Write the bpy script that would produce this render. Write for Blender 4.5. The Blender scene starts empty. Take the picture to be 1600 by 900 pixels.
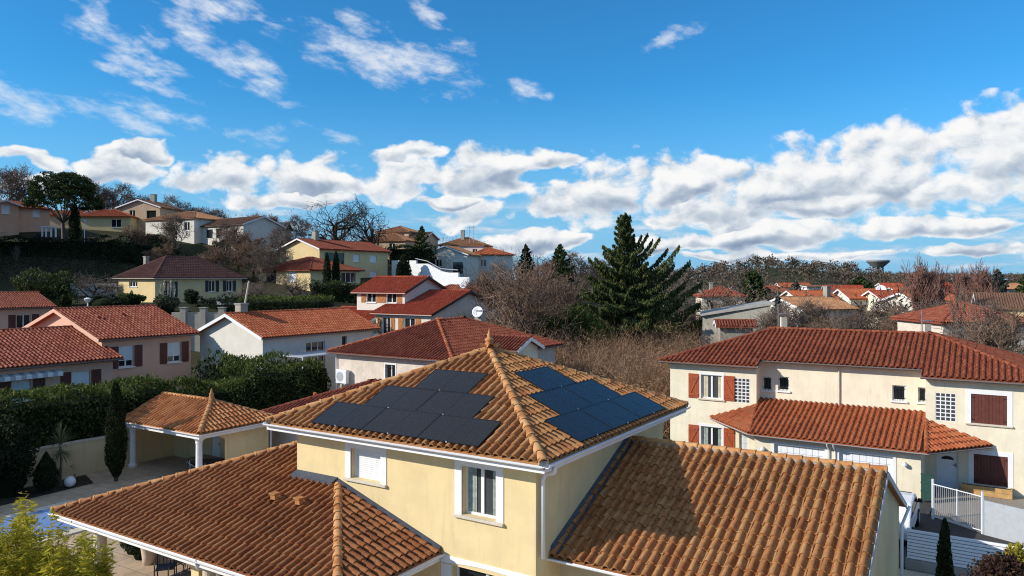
import bpy, bmesh, math, random
import numpy as np
from mathutils import Matrix, Vector

# ------------------------------------------------------------------ camera, sky, sun, exposure
SC = bpy.context.scene
COL = SC.collection
CAM_H = 9.3                      # drone height above the garden
SKY_STRENGTH = 0.125
SKY_TINT = (0.22, 0.86, 1.30, 1)   # the photograph's deep azure
SUN_EL = 27.0                    # degrees
SUN_DIR = Vector((-0.968, -0.250, 0.0)).normalized()   # horizontal direction towards the sun

cam_d = bpy.data.cameras.new('camera')
cam_d.sensor_width = 36.0
cam_d.lens = 26.55
cam_d.shift_y = -0.00875
cam_d.clip_start = 0.1
cam_d.clip_end = 20000.0
cam = bpy.data.objects.new('camera', cam_d)
cam.location = (0, 0, CAM_H)
cam.rotation_euler = (math.radians(90), 0, 0)
COL.objects.link(cam)
SC.camera = cam

sun_d = bpy.data.lights.new('sun', 'SUN')
sun_d.energy = 4.9
sun_d.angle = math.radians(0.53)
sun_d.color = (1.0, 0.945, 0.86)
sun_o = bpy.data.objects.new('sun', sun_d)
to_sun = Vector((SUN_DIR.x*math.cos(math.radians(SUN_EL)), SUN_DIR.y*math.cos(math.radians(SUN_EL)), math.sin(math.radians(SUN_EL))))
sun_o.rotation_euler = to_sun.to_track_quat('Z', 'Y').to_euler()
sun_o.location = (-40, -10, 40)
COL.objects.link(sun_o)

SC.view_settings.view_transform = 'Standard'
SC.view_settings.look = 'None'
SC.view_settings.exposure = 0.0
SC.view_settings.gamma = 1.0
SC.view_settings.use_curve_mapping = False
SC.render.engine = 'CYCLES'
SC.cycles.max_bounces = 5
SC.cycles.diffuse_bounces = 3
SC.cycles.glossy_bounces = 3
SC.cycles.transparent_max_bounces = 8
SC.cycles.use_denoising = True
SC.cycles.denoising_prefilter = 'NONE'
SC.cycles.filter_width = 1.1
SC.cycles.use_adaptive_sampling = True
SC.cycles.adaptive_threshold = 0.012
SC.cycles.adaptive_min_samples = 16


class NT:
    """small helper for node trees"""
    def __init__(self, tree): self.t = tree
    def n(self, typ, **kw):
        nd = self.t.nodes.new(typ)
        for k, val in kw.items(): setattr(nd, k, val)
        return nd
    def link(self, a, b): self.t.links.new(a, b)
    def put(self, sock, val):
        if isinstance(val, (int, float)): sock.default_value = val
        elif isinstance(val, tuple): sock.default_value = val
        else: self.t.links.new(val, sock)
    def m(self, op, a, b=None, c=None, clamp=False):
        nd = self.t.nodes.new('ShaderNodeMath'); nd.operation = op; nd.use_clamp = clamp
        self.put(nd.inputs[0], a)
        if b is not None: self.put(nd.inputs[1], b)
        if c is not None: self.put(nd.inputs[2], c)
        return nd.outputs[0]
    def sstep(self, x, lo, hi):
        nd = self.t.nodes.new('ShaderNodeMapRange'); nd.interpolation_type = 'SMOOTHSTEP'
        self.put(nd.inputs[0], x); self.put(nd.inputs[1], lo); self.put(nd.inputs[2], hi)
        return nd.outputs[0]
    def mixc(self, f, a, b):
        nd = self.t.nodes.new('ShaderNodeMix'); nd.data_type = 'RGBA'
        self.put(nd.inputs[0], f)
        for s, val in ((nd.inputs[6], a), (nd.inputs[7], b)):
            if isinstance(val, tuple) and len(val) == 3: val = (*val, 1)
            self.put(s, val)
        return nd.outputs[2]
    def noise(self, vec, scale, detail=4, rough=0.55, dist=0.0):
        nd = self.t.nodes.new('ShaderNodeTexNoise')
        self.t.links.new(vec, nd.inputs['Vector'])
        nd.inputs['Scale'].default_value = scale; nd.inputs['Detail'].default_value = detail
        nd.inputs['Roughness'].default_value = rough; nd.inputs['Distortion'].default_value = dist
        return nd.outputs[0]
    def comb(self, x, y, z):
        nd = self.t.nodes.new('ShaderNodeCombineXYZ')
        self.put(nd.inputs[0], x); self.put(nd.inputs[1], y); self.put(nd.inputs[2], z)
        return nd.outputs[0]


def pix_dir(px, py):
    """azimuth and elevation of a cloud seen in the photograph, radians"""
    az = math.atan2(px-800, 1180)
    el = math.atan2(436-py, 1180/math.cos(az))
    return az, el

# clouds as ellipses on the sky dome: (px, py, half width, half height, tilt) measured on the photograph
CUMULUS = [(1545, 245, 150, 74, -14), (1400, 272, 180, 68, -8), (1210, 292, 180, 58, -8), (1050, 290, 100, 48, -10), (945, 300, 110, 48, -8), (880, 325, 66, 24, 0),
           (1500, 300, 140, 40, -6), (1290, 318, 150, 26, -3), (1100, 330, 120, 22, -3), (1230, 366, 120, 20, -3), (1060, 378, 70, 14, 0), (1420, 358, 110, 18, -3), (1550, 352, 90, 16, 0), (1330, 395, 130, 10, 0), (1160, 398, 90, 8, 0), (1510, 392, 110, 9, 0),
           (760, 266, 72, 40, -14), (850, 246, 48, 15, 0), (630, 240, 46, 18, -8), (600, 282, 80, 36, -6), (490, 275, 80, 38, -4), (365, 275, 95, 34, -4),
           (215, 240, 60, 18, -8), (190, 268, 62, 26, -6), (40, 246, 60, 14, 5), (700, 318, 45, 12, 0), (735, 338, 66, 20, -6),
           (830, 378, 80, 16, -4), (60, 285, 60, 16, 0), (450, 312, 150, 16, 0)]
WISPS = [(300, 45, 50, 16, 45), (345, 85, 85, 20, 32), (400, 108, 40, 18, 30), (590, 92, 115, 28, 10), (660, 100, 45, 22, 5), (30, 155, 70, 20, 6), (250, 176, 68, 13, 8), (190, 190, 90, 11, 14), (240, 207, 40, 10, 5),
         (160, 30, 36, 14, 48), (215, 95, 60, 11, 16), (190, 75, 50, 9, 20), (230, 58, 24, 18, 40), (230, 125, 60, 9, 18), (395, 210, 46, 13, 12), (828, 141, 25, 12, -8), (340, 10, 46, 14, 0),
         (565, 35, 34, 15, 20), (1050, 58, 42, 9, -12), (660, 16, 40, 9, 25), (515, 212, 36, 7, 8), (715, 75, 22, 14, 0), (455, 165, 24, 6, 5)]


def cloud_field(T, ells, azw, elw, k=1.0):
    """largest of the soft ellipses at a direction, and the height within that ellipse"""
    best = low = None
    for (px, py, rx, ry, tilt) in ells:
        a0, e0 = pix_dir(px, py)
        ra, re = rx/1180*math.cos(a0)**2*k, ry/1180*math.cos(a0)*k
        c, s = math.cos(math.radians(-tilt)), math.sin(math.radians(-tilt))
        if abs(tilt) < 1:
            xx = T.m('MULTIPLY_ADD', azw, 1/ra, -a0/ra); yy = T.m('MULTIPLY_ADD', elw, 1/re, -e0/re)
        else:
            xx = T.m('MULTIPLY_ADD', azw, c/ra, T.m('MULTIPLY_ADD', elw, s/ra, -(a0*c+e0*s)/ra))
            yy = T.m('MULTIPLY_ADD', azw, -s/re, T.m('MULTIPLY_ADD', elw, c/re, (a0*s-e0*c)/re))
        q = T.m('SUBTRACT', 1.0, T.m('MULTIPLY_ADD', xx, xx, T.m('MULTIPLY', yy, yy)))
        if best is None: best, low = q, yy
        else:
            g = T.sstep(T.m('SUBTRACT', q, best), -0.25, 0.25)
            low = T.m('MULTIPLY_ADD', g, T.m('SUBTRACT', yy, low), low); best = T.m('MAXIMUM', best, q)
    return T.m('MAXIMUM', best, -1.6), low


def make_world():
    w = bpy.data.worlds.new('World'); SC.world = w; w.use_nodes = True
    nt = w.node_tree; nt.nodes.clear(); T = NT(nt)
    out = T.n('ShaderNodeOutputWorld'); bg = T.n('ShaderNodeBackground')
    sky = T.n('ShaderNodeTexSky'); sky.sky_type = 'NISHITA'; sky.sun_disc = False
    sky.sun_elevation = math.radians(SUN_EL)
    sky.sun_rotation = math.atan2(SUN_DIR.x, SUN_DIR.y)
    sky.altitude = 250; sky.air_density = 1.0; sky.dust_density = 0.2; sky.ozone_density = 1.5
    skycol = T.n('ShaderNodeMix', data_type='RGBA', blend_type='MULTIPLY')
    skycol.inputs[0].default_value = 1.0; T.link(sky.outputs[0], skycol.inputs[6]); skycol.inputs[7].default_value = SKY_TINT
    skycol = skycol.outputs[2]
    tc = T.n('ShaderNodeTexCoord'); sp = T.n('ShaderNodeSeparateXYZ'); T.link(tc.outputs['Generated'], sp.inputs[0])
    az0 = T.m('ARCTAN2', sp.outputs[0], sp.outputs[1])
    # the same kind of sky goes on all the way round (folded every 71 degrees)
    az = T.m('SUBTRACT', T.m('PINGPONG', T.m('ADD', az0, 0.62), 1.24), 0.62)
    el = T.m('ARCSINE', sp.outputs[2])
    wv = T.n('ShaderNodeTexNoise'); T.link(T.comb(T.m('MULTIPLY', az, 16.0), T.m('MULTIPLY', el, 24.0), 3.3), wv.inputs['Vector'])
    wv.inputs['Scale'].default_value = 1.0; wv.inputs['Detail'].default_value = 3
    ws = T.n('ShaderNodeSeparateColor'); T.link(wv.outputs['Color'], ws.inputs[0])
    wa, we = T.m('SUBTRACT', ws.outputs[0], 0.5), T.m('SUBTRACT', ws.outputs[1], 0.5)
    azw = T.m('MULTIPLY_ADD', wa, 0.075, az); elw = T.m('MULTIPLY_ADD', we, 0.040, el)
    azs = T.m('MULTIPLY_ADD', wa, 0.030, az); els = T.m('MULTIPLY_ADD', we, 0.020, el)
    # heaped clouds: soft ellipses, billows (rounded cells of three sizes) and fine noise
    f0, low = cloud_field(T, CUMULUS, azw, elw, 1.04)
    def vor(a, e, sc, sq, seed):
        nd = T.n('ShaderNodeTexVoronoi', voronoi_dimensions='2D', feature='F1'); nd.inputs['Scale'].default_value = 1.0
        T.link(T.comb(T.m('MULTIPLY_ADD', a, sc, seed), T.m('MULTIPLY', e, sc*sq), 0.0), nd.inputs['Vector']); return nd.outputs['Distance']
    def fbm(a, e, sc, sq, seed, det): return T.m('SUBTRACT', T.noise(T.comb(T.m('MULTIPLY', a, sc), T.m('MULTIPLY', e, sc*sq), seed), 1.0, det, 0.62, 0.15), 0.5)
    def billow(a, e, det):
        b = T.m('MULTIPLY_ADD', vor(a, e, 13.0, 1.6, 1.3), -0.85, 0.42)
        b = T.m('MULTIPLY_ADD', vor(a, e, 36.0, 1.35, 7.7), -0.40, T.m('ADD', b, 0.20))
        return T.m('MULTIPLY_ADD', fbm(a, e, 30.0, 1.4, 4.3, det), 1.55, b)
    n0 = billow(azs, els, 8)
    n1 = billow(T.m('SUBTRACT', azs, 0.009), T.m('ADD', els, 0.012), 6)            # towards the sun
    big = fbm(az, el, 8.0, 1.7, 21.0, 3)
    c0 = T.m('MULTIPLY_ADD', n0, 1.0, T.m('MULTIPLY_ADD', big, 2.3, T.m('MULTIPLY_ADD', f0, 0.80, -0.08)))
    cov = T.sstep(c0, -0.10, 0.42)
    lit = T.m('SUBTRACT', n0, n1)                                     # less cloud towards the sun = lit side
    base = T.sstep(low, 0.25, -0.60)                                  # shaded flat undersides
    shade = T.m('MULTIPLY_ADD', lit, 0.62, 0.86)
    shade = T.m('MULTIPLY_ADD', T.m('MULTIPLY', base, T.sstep(c0, 0.05, 0.9)), -0.60, shade)
    shade = T.m('MULTIPLY_ADD', T.sstep(c0, 0.5, 1.6), -0.12, shade)
    shade = T.m('MAXIMUM', T.m('MINIMUM', shade, 1.0), 0.0)
    ramp = T.n('ShaderNodeValToRGB'); T.link(shade, ramp.inputs[0])
    e = ramp.color_ramp.elements
    e[0].position = 0.0; e[0].color = (0.24, 0.32, 0.46, 1)
    e[1].position = 1.0; e[1].color = (0.97, 0.96, 0.95, 1)
    for p, c in ((0.35, (0.40, 0.48, 0.60, 1)), (0.62, (0.63, 0.69, 0.76, 1)), (0.82, (0.86, 0.88, 0.90, 1))):
        el_ = e.new(p); el_.color = c
    sc = T.n('ShaderNodeMix', data_type='RGBA', blend_type='MULTIPLY'); sc.inputs[0].default_value = 1.0
    T.link(ramp.outputs[0], sc.inputs[6]); k = 1.0/SKY_STRENGTH; sc.inputs[7].default_value = (k, k, k, 1)
    # thin high clouds
    f1, _ = cloud_field(T, WISPS, azw, elw, 1.35)
    n2 = fbm(T.m('MULTIPLY_ADD', el, 0.8, az), el, 26.0, 2.0, 11.7, 9)
    c1 = T.m('MULTIPLY_ADD', n2, 3.4, T.m('MULTIPLY_ADD', f1, 0.60, -0.10))
    # more scattered clouds, added out of view overhead to whiten the sky light
    pv = T.m('DIVIDE', 0.9, T.m('MAXIMUM', sp.outputs[2], 0.2))
    hi = T.m('SUBTRACT', T.noise(T.comb(T.m('MULTIPLY', sp.outputs[0], pv), T.m('MULTIPLY', sp.outputs[1], pv), 2.0), 2.6, 6, 0.6, 0.3), 0.5)
    hic = T.m('MULTIPLY_ADD', hi, 5.5, 0.35)
    c1 = T.m('MAXIMUM', c1, T.m('SUBTRACT', hic, T.m('MULTIPLY', T.sstep(el, 0.62, 0.40), 6.0)))
    wcov = T.m('MULTIPLY', T.sstep(c1, -0.25, 1.35), 0.92)
    s1 = T.mixc(wcov, skycol, (0.84*k, 0.88*k, 0.93*k))
    hz = T.m('MULTIPLY', T.sstep(el, 0.26, -0.01), 0.92)              # paler between the far clouds
    s1 = T.mixc(hz, s1, (0.25*k, 0.52*k, 0.80*k))
    st = fbm(az, el, 11.0, 5.0, 31.0, 6)                              # flat far layers low over the horizon
    stc = T.m('MULTIPLY', T.m('MULTIPLY', T.sstep(st, -0.06, 0.20), T.sstep(el, 0.125, 0.055)), 0.80)
    s1 = T.mixc(stc, s1, T.mixc(T.sstep(st, 0.0, 0.22), (0.56*k, 0.66*k, 0.79*k), (0.86*k, 0.88*k, 0.91*k)))
    s2 = T.mixc(T.m('MULTIPLY', cov, 0.985), s1, sc.outputs[2])
    T.link(s2, bg.inputs['Color']); bg.inputs['Strength'].default_value = SKY_STRENGTH
    T.link(bg.outputs[0], out.inputs['Surface'])
    w.cycles.sampling_method = 'NONE'
make_world()

# ------------------------------------------------------------------ materials
MATS = {}

def new_mat(name, rough=0.8, spec=0.3):
    m = bpy.data.materials.new(name); m.use_nodes = True
    nt = m.node_tree; b = nt.nodes['Principled BSDF']
    b.inputs['Roughness'].default_value = rough
    b.inputs['Specular IOR Level'].default_value = spec
    return m, NT(nt), b


def rnd_value(T):
    oi = T.n('ShaderNodeObjectInfo'); ge = T.n('ShaderNodeNewGeometry')
    return T.m('FRACT', T.m('ADD', T.m('MULTIPLY', oi.outputs['Random'], 7.31), T.m('MULTIPLY', ge.outputs['Random Per Island'], 5.17))), ge.outputs['Position']


def ramp_node(T, fac, stops):
    r = T.n('ShaderNodeValToRGB'); T.link(fac, r.inputs[0]); e = r.color_ramp.elements
    e[0].position, e[0].color = stops[0][0], (*stops[0][1], 1)
    e[1].position, e[1].color = stops[-1][0], (*stops[-1][1], 1)
    for p, c in stops[1:-1]:
        k = e.new(p); k.color = (*c, 1)
    return r.outputs[0]


def bump(T, b, h, strength, dist):
    bp = T.n('ShaderNodeBump'); bp.inputs['Strength'].default_value = strength; bp.inputs['Distance'].default_value = dist
    T.link(h, bp.inputs['Height']); T.link(bp.outputs[0], b.inputs['Normal'])


def mat_tile(name, stops, mottle=0.5, lichen=None, lich_amt=0.0, rough=0.85):
    m, T, b = new_mat(name, rough, 0.25)
    r, pos = rnd_value(T)
    c = ramp_node(T, r, stops)
    n1 = T.noise(pos, 7.0, 5, 0.65); n2 = T.noise(pos, 38.0, 4, 0.6)
    dark = T.m('MULTIPLY', T.sstep(n1, 0.45, 0.75), mottle)
    c = T.mixc(dark, c, tuple(x*0.42 for x in stops[0][1]))
    if lichen:
        lm = T.m('MULTIPLY', T.sstep(T.noise(pos, 5.2, 6, 0.7, 0.6), 0.5, 0.66), lich_amt)
        c = T.mixc(lm, c, lichen)
    sp = T.m('MULTIPLY', T.sstep(n2, 0.56, 0.72), 0.45*mottle+0.1)
    c = T.mixc(sp, c, tuple(x*0.3 for x in stops[0][1]))
    wx = T.noise(pos, 0.55, 4, 0.6)                      # weathering in large patches
    c = T.mixc(T.m('MULTIPLY', T.sstep(wx, 0.50, 0.70), 0.32), c, tuple(x*0.45 for x in stops[0][1]))
    T.link(c, b.inputs['Base Color'])
    bump(T, b, n2, 0.5, 0.014)
    MATS[name] = m


def mat_plain(name, col, rough=0.7, spec=0.3, var=0.08, scale=4.0, bstr=0.0, bscale=60.0, metal=0.0, streak=0.0, scol=None):
    m, T, b = new_mat(name, rough, spec)
    b.inputs['Metallic'].default_value = metal
    ge = T.n('ShaderNodeNewGeometry'); pos = ge.outputs['Position']
    n = T.noise(pos, scale, 5, 0.6)
    c = T.mixc(T.sstep(n, 0.3, 0.7), tuple(x*(1-var) for x in col), tuple(min(1, x*(1+var)) for x in col))
    if streak > 0:
        mp = T.n('ShaderNodeMapping'); mp.inputs['Scale'].default_value = (3.2, 3.2, 0.35); T.link(pos, mp.inputs[0])
        s = T.m('MULTIPLY', T.sstep(T.noise(mp.outputs[0], 1.6, 6, 0.65), 0.48, 0.78), streak)
        c = T.mixc(s, c, scol or tuple(x*0.55 for x in col))
    T.link(c, b.inputs['Base Color'])
    if bstr > 0: bump(T, b, T.noise(pos, bscale, 4, 0.6), bstr, 0.01)
    MATS[name] = m


def mat_leaf(name, stops, rough=0.75, trans=0.25, spec=0.25):
    m, T, b = new_mat(name, rough, spec)
    r, pos = rnd_value(T)
    c = ramp_node(T, r, stops)
    n = T.noise(pos, 0.9, 3, 0.6)
    c = T.mixc(T.m('MULTIPLY', T.sstep(n, 0.42, 0.68), 0.55), c, stops[0][1])
    T.link(c, b.inputs['Base Color'])
    if trans > 0:
        tr = T.n('ShaderNodeBsdfTranslucent'); T.link(c, tr.inputs['Color'])
        mx = T.n('ShaderNodeMixShader'); mx.inputs[0].default_value = trans
        o = [x for x in m.node_tree.nodes if x.type == 'OUTPUT_MATERIAL'][0]
        T.link(b.outputs[0], mx.inputs[1]); T.link(tr.outputs[0], mx.inputs[2]); T.link(mx.outputs[0], o.inputs[0])
    MATS[name] = m


def mat_brickline(name, col, line, bw, bh, mortar=0.03, rough=0.5, spec=0.5, axis='XZ'):
    """faint regular lines (panel cells, shutter slats)"""
    m, T, b = new_mat(name, rough, spec)
    br = T.n('ShaderNodeTexBrick'); br.offset = 0.0
    tc = T.n('ShaderNodeTexCoord'); T.link(tc.outputs['UV'], br.inputs['Vector'])
    br.inputs['Color1'].default_value = (*col, 1); br.inputs['Color2'].default_value = (*[x*1.12 for x in col], 1)
    br.inputs['Mortar'].default_value = (*line, 1); br.inputs['Scale'].default_value = 1.0
    br.inputs['Mortar Size'].default_value = mortar; br.inputs['Brick Width'].default_value = bw; br.inputs['Row Height'].default_value = bh
    T.link(br.outputs[0], b.inputs['Base Color']); MATS[name] = m


# clay tiles of the different houses
mat_tile('tile_main', [(0, (0.279, 0.102, 0.034)), (0.3, (0.361, 0.148, 0.049)), (0.55, (0.402, 0.180, 0.064)), (0.8, (0.435, 0.217, 0.082)), (1, (0.344, 0.119, 0.039))], 0.5, (0.50, 0.31, 0.125), 0.42)
mat_tile('tile_lower', [(0, (0.215, 0.071, 0.026)), (0.5, (0.292, 0.105, 0.037)), (1, (0.335, 0.136, 0.052))], 0.5, (0.44, 0.27, 0.12), 0.3)
mat_tile('tile_ridge', [(0, (0.42, 0.165, 0.055)), (0.5, (0.54, 0.24, 0.085)), (1, (0.58, 0.31, 0.13))], 0.25, (0.60, 0.42, 0.20), 0.6)
mat_tile('tile_pool', [(0, (0.36, 0.12, 0.04)), (0.5, (0.52, 0.20, 0.07)), (1, (0.56, 0.26, 0.10))], 0.35)
mat_tile('tile_right', [(0, (0.185, 0.044, 0.021)), (0.5, (0.264, 0.066, 0.029)), (1, (0.299, 0.092, 0.042))], 0.4)
mat_tile('tile_right_low', [(0, (0.306, 0.077, 0.029)), (0.5, (0.423, 0.113, 0.041)), (1, (0.378, 0.135, 0.056))], 0.45)
mat_tile('tile_red', [(0, (0.163, 0.038, 0.021)), (0.5, (0.219, 0.053, 0.028)), (1, (0.241, 0.071, 0.038))], 0.3)
mat_tile('tile_pink', [(0, (0.227, 0.053, 0.028)), (0.5, (0.324, 0.086, 0.045)), (1, (0.356, 0.122, 0.069))], 0.45)
mat_tile('tile_orange', [(0, (0.342, 0.079, 0.031)), (0.5, (0.428, 0.112, 0.043)), (1, (0.454, 0.154, 0.069))], 0.3)
mat_tile('tile_vivid', [(0, (0.297, 0.047, 0.023)), (0.5, (0.378, 0.065, 0.031)), (1, (0.468, 0.113, 0.050))], 0.2)
mat_tile('tile_plum', [(0, (0.11, 0.045, 0.036)), (0.5, (0.155, 0.064, 0.05)), (1, (0.18, 0.085, 0.066))], 0.3)
mat_tile('tile_tan', [(0, (0.30, 0.13, 0.06)), (0.5, (0.42, 0.21, 0.10)), (1, (0.46, 0.26, 0.14))], 0.5)
mat_tile('tile_dull', [(0, (0.14, 0.072, 0.045)), (0.5, (0.21, 0.11, 0.068)), (1, (0.26, 0.145, 0.09))], 0.5)

mat_plain('stucco_yellow', (0.77, 0.60, 0.32), 0.9, 0.15, 0.06, 1.1, 0.45, 75, streak=0.40, scol=(0.50, 0.40, 0.24))
mat_plain('stucco_cream', (0.80, 0.71, 0.53), 0.9, 0.15, 0.06, 1.1, 0.5, 50, streak=0.38, scol=(0.55, 0.46, 0.33))
mat_plain('stucco_garden', (0.66, 0.52, 0.31), 0.9, 0.15, 0.08, 0.9, 0.3, 70, streak=0.30)
mat_plain('stucco_pink', (0.74, 0.44, 0.31), 0.9, 0.15, 0.05, 1.2, 0.2, 70, streak=0.10)
mat_plain('stucco_white', (0.70, 0.65, 0.56), 0.9, 0.15, 0.05, 1.2, 0.3, 50, streak=0.10)
mat_plain('stucco_rough', (0.70, 0.60, 0.49), 0.95, 0.1, 0.10, 2.2, 0.9, 14, streak=0.08)
mat_plain('stucco_ochre', (0.70, 0.54, 0.28), 0.9, 0.15, 0.05, 1.0, streak=0.10)
mat_plain('stucco_tan', (0.52, 0.38, 0.25), 0.9, 0.15, 0.07, 1.0, streak=0.12)
mat_plain('stucco_grey', (0.36, 0.33, 0.27), 0.9, 0.15, 0.10, 1.0, streak=0.25)
mat_plain('white_paint', (0.80, 0.79, 0.77), 0.55, 0.4, 0.03, 2.0, streak=0.06)
mat_plain('white_lacquer', (0.82, 0.83, 0.85), 0.35, 0.5, 0.02, 2.0)
mat_plain('zinc', (0.20, 0.20, 0.205), 0.5, 0.5, 0.10, 3.0)
mat_plain('lead', (0.075, 0.085, 0.105), 0.8, 0.2, 0.15, 5.0, 0.3, 20)
mat_plain('mortar', (0.36, 0.33, 0.28), 0.95, 0.1, 0.15, 8.0, 0.5, 40)
mat_plain('stone_sill', (0.62, 0.54, 0.42), 0.85, 0.2, 0.08, 6.0)
mat_plain('shutter_red', (0.36, 0.075, 0.024), 0.55, 0.35, 0.14, 6.0)
mat_plain('shutter_brown', (0.125, 0.035, 0.024), 0.55, 0.35, 0.14, 6.0)
mat_plain('shutter_navy', (0.018, 0.022, 0.035), 0.5, 0.35, 0.1, 6.0)
mat_plain('shutter_wood', (0.42, 0.17, 0.055), 0.6, 0.3, 0.15, 8.0)
mat_plain('black_metal', (0.012, 0.012, 0.013), 0.45, 0.4, 0.1, 6.0)
mat_plain('rubber', (0.018, 0.018, 0.018), 0.8, 0.2, 0.1, 6.0)
mat_plain('grey_metal', (0.42, 0.44, 0.46), 0.45, 0.5, 0.05, 5.0)
mat_plain('wood_board', (0.50, 0.30, 0.12), 0.75, 0.2, 0.18, 4.0)
mat_plain('green_mesh', (0.03, 0.075, 0.06), 0.8, 0.2, 0.1, 6.0)
mat_plain('concrete', (0.34, 0.32, 0.29), 0.92, 0.15, 0.12, 1.2, 0.3, 30, streak=0.2)
def mat_paving():
    m, T, b = new_mat('patio_stone', 0.9, 0.15)
    ge = T.n('ShaderNodeNewGeometry'); pos = ge.outputs['Position']
    mp = T.n('ShaderNodeMapping'); mp.inputs['Rotation'].default_value = (0, 0, math.radians(32.55)); T.link(pos, mp.inputs[0])
    br = T.n('ShaderNodeTexBrick'); br.offset = 0.5; T.link(mp.outputs[0], br.inputs['Vector'])
    br.inputs['Color1'].default_value = (0.54, 0.40, 0.27, 1); br.inputs['Color2'].default_value = (0.47, 0.345, 0.23, 1); br.inputs['Mortar'].default_value = (0.22, 0.18, 0.14, 1)
    br.inputs['Scale'].default_value = 1.0; br.inputs['Mortar Size'].default_value = 0.012; br.inputs['Brick Width'].default_value = 0.9; br.inputs['Row Height'].default_value = 0.6
    n = T.noise(pos, 1.3, 6, 0.65)
    c = T.mixc(T.m('MULTIPLY', T.sstep(n, 0.45, 0.72), 0.5), br.outputs[0], (0.24, 0.19, 0.14))
    T.link(c, b.inputs['Base Color']); bump(T, b, T.noise(pos, 24, 4, 0.6), 0.3, 0.01); MATS['patio_stone'] = m
mat_paving()
mat_plain('gravel', (0.30, 0.26, 0.21), 0.95, 0.1, 0.25, 14.0, 0.8, 45)
mat_plain('bounce_gravel', (0.50, 0.43, 0.33), 0.95, 0.1, 0.2, 10.0, 0.7, 45)  # pale surface for the added bounce sheet beside the house
mat_plain('asphalt', (0.06, 0.058, 0.056), 0.92, 0.15, 0.15, 3.0, 0.3, 60)
mat_plain('soil', (0.05, 0.04, 0.03), 0.95, 0.1, 0.3, 3.0, 0.5, 20)
mat_plain('pool_cover', (0.16, 0.27, 0.50), 0.55, 0.35, 0.10, 2.0, 0.25, 6)
mat_plain('bark_dark', (0.085, 0.062, 0.046), 0.95, 0.1, 0.25, 5.0, 0.6, 18)
mat_plain('bark_grey', (0.17, 0.14, 0.115), 0.95, 0.1, 0.25, 5.0, 0.5, 18)
mat_plain('twig_brown', (0.22, 0.145, 0.10), 0.95, 0.1, 0.25, 0.8)
mat_plain('twig_pink', (0.27, 0.145, 0.11), 0.95, 0.1, 0.25, 0.8)
mat_plain('twig_grey', (0.18, 0.135, 0.105), 0.95, 0.1, 0.25, 0.8)
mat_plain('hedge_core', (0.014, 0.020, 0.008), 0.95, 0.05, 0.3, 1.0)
mat_plain('car_paint', (0.80, 0.81, 0.82), 0.25, 0.6, 0.01, 1.0)
mat_plain('lamp_globe', (0.72, 0.72, 0.74), 0.45, 0.4, 0.02, 1.0)
mat_plain('terracotta_pot', (0.62, 0.50, 0.40), 0.85, 0.2, 0.08, 4.0)
mat_plain('curtain', (0.30, 0.34, 0.31), 0.9, 0.1, 0.25, 7.0)
mat_plain('curtain_cream', (0.56, 0.50, 0.36), 0.9, 0.1, 0.12, 5.0)
mat_plain('roller_white', (0.80, 0.80, 0.80), 0.5, 0.4, 0.02, 2.0)
mat_plain('roller_groove', (0.22, 0.22, 0.23), 0.6, 0.3, 0.02, 2.0)
mat_plain('slat_gap', (0.58, 0.58, 0.58), 0.6, 0.3, 0.02, 2.0)
mat_plain('panel_frame', (0.014, 0.014, 0.015), 0.3, 0.34, 0.05, 3.0)
mat_plain('panel_backing', (0.02, 0.02, 0.02), 0.8, 0.2, 0.05, 3.0)
mat_brickline('panel_cells', (0.016, 0.0155, 0.016), (0.032, 0.031, 0.031), 0.16, 0.094, 0.0024, 0.24, 0.25)


def mat_glass(name, col, rough):
    m, T, b = new_mat(name, rough, 0.6)
    b.inputs['Base Color'].default_value = (*col, 1); MATS[name] = m
mat_glass('pane_dark', (0.018, 0.022, 0.024), 0.06)
mat_glass('pane_grey', (0.06, 0.066, 0.07), 0.08)
mat_glass('glass_block', (0.055, 0.06, 0.062), 0.25)
mat_glass('car_glass', (0.015, 0.018, 0.02), 0.05)

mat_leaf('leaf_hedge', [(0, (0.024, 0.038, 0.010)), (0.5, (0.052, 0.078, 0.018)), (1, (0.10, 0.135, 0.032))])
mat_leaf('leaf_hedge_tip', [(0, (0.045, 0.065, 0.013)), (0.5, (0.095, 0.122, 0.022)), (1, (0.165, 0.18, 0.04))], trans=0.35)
mat_leaf('leaf_dark', [(0, (0.009, 0.015, 0.005)), (0.6, (0.020, 0.031, 0.010)), (1, (0.040, 0.054, 0.018))])
mat_leaf('leaf_pine', [(0, (0.020, 0.034, 0.010)), (0.5, (0.048, 0.074, 0.019)), (1, (0.095, 0.125, 0.03))], trans=0.1)
mat_leaf('leaf_spruce', [(0, (0.030, 0.042, 0.012)), (0.5, (0.082, 0.10, 0.026)), (1, (0.15, 0.165, 0.045))], trans=0.12)
mat_leaf('leaf_bluespruce', [(0, (0.035, 0.05, 0.04)), (1, (0.09, 0.115, 0.095))], trans=0.1)
mat_leaf('leaf_cypress', [(0, (0.010, 0.016, 0.004)), (0.6, (0.024, 0.034, 0.008)), (1, (0.05, 0.058, 0.012))], trans=0.1)
mat_leaf('leaf_bamboo', [(0, (0.22, 0.21, 0.02)), (0.4, (0.46, 0.40, 0.03)), (0.75, (0.64, 0.50, 0.05)), (1, (0.32, 0.31, 0.05))], trans=0.45)
mat_leaf('leaf_grove', [(0, (0.05, 0.075, 0.012)), (0.5, (0.09, 0.125, 0.022)), (1, (0.15, 0.17, 0.035))], trans=0.3)
mat_leaf('leaf_red', [(0, (0.03, 0.012, 0.010)), (0.5, (0.07, 0.03, 0.02)), (1, (0.11, 0.07, 0.03))])
mat_leaf('leaf_yellow', [(0, (0.24, 0.21, 0.02)), (1, (0.55, 0.45, 0.05))], trans=0.4)
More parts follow.
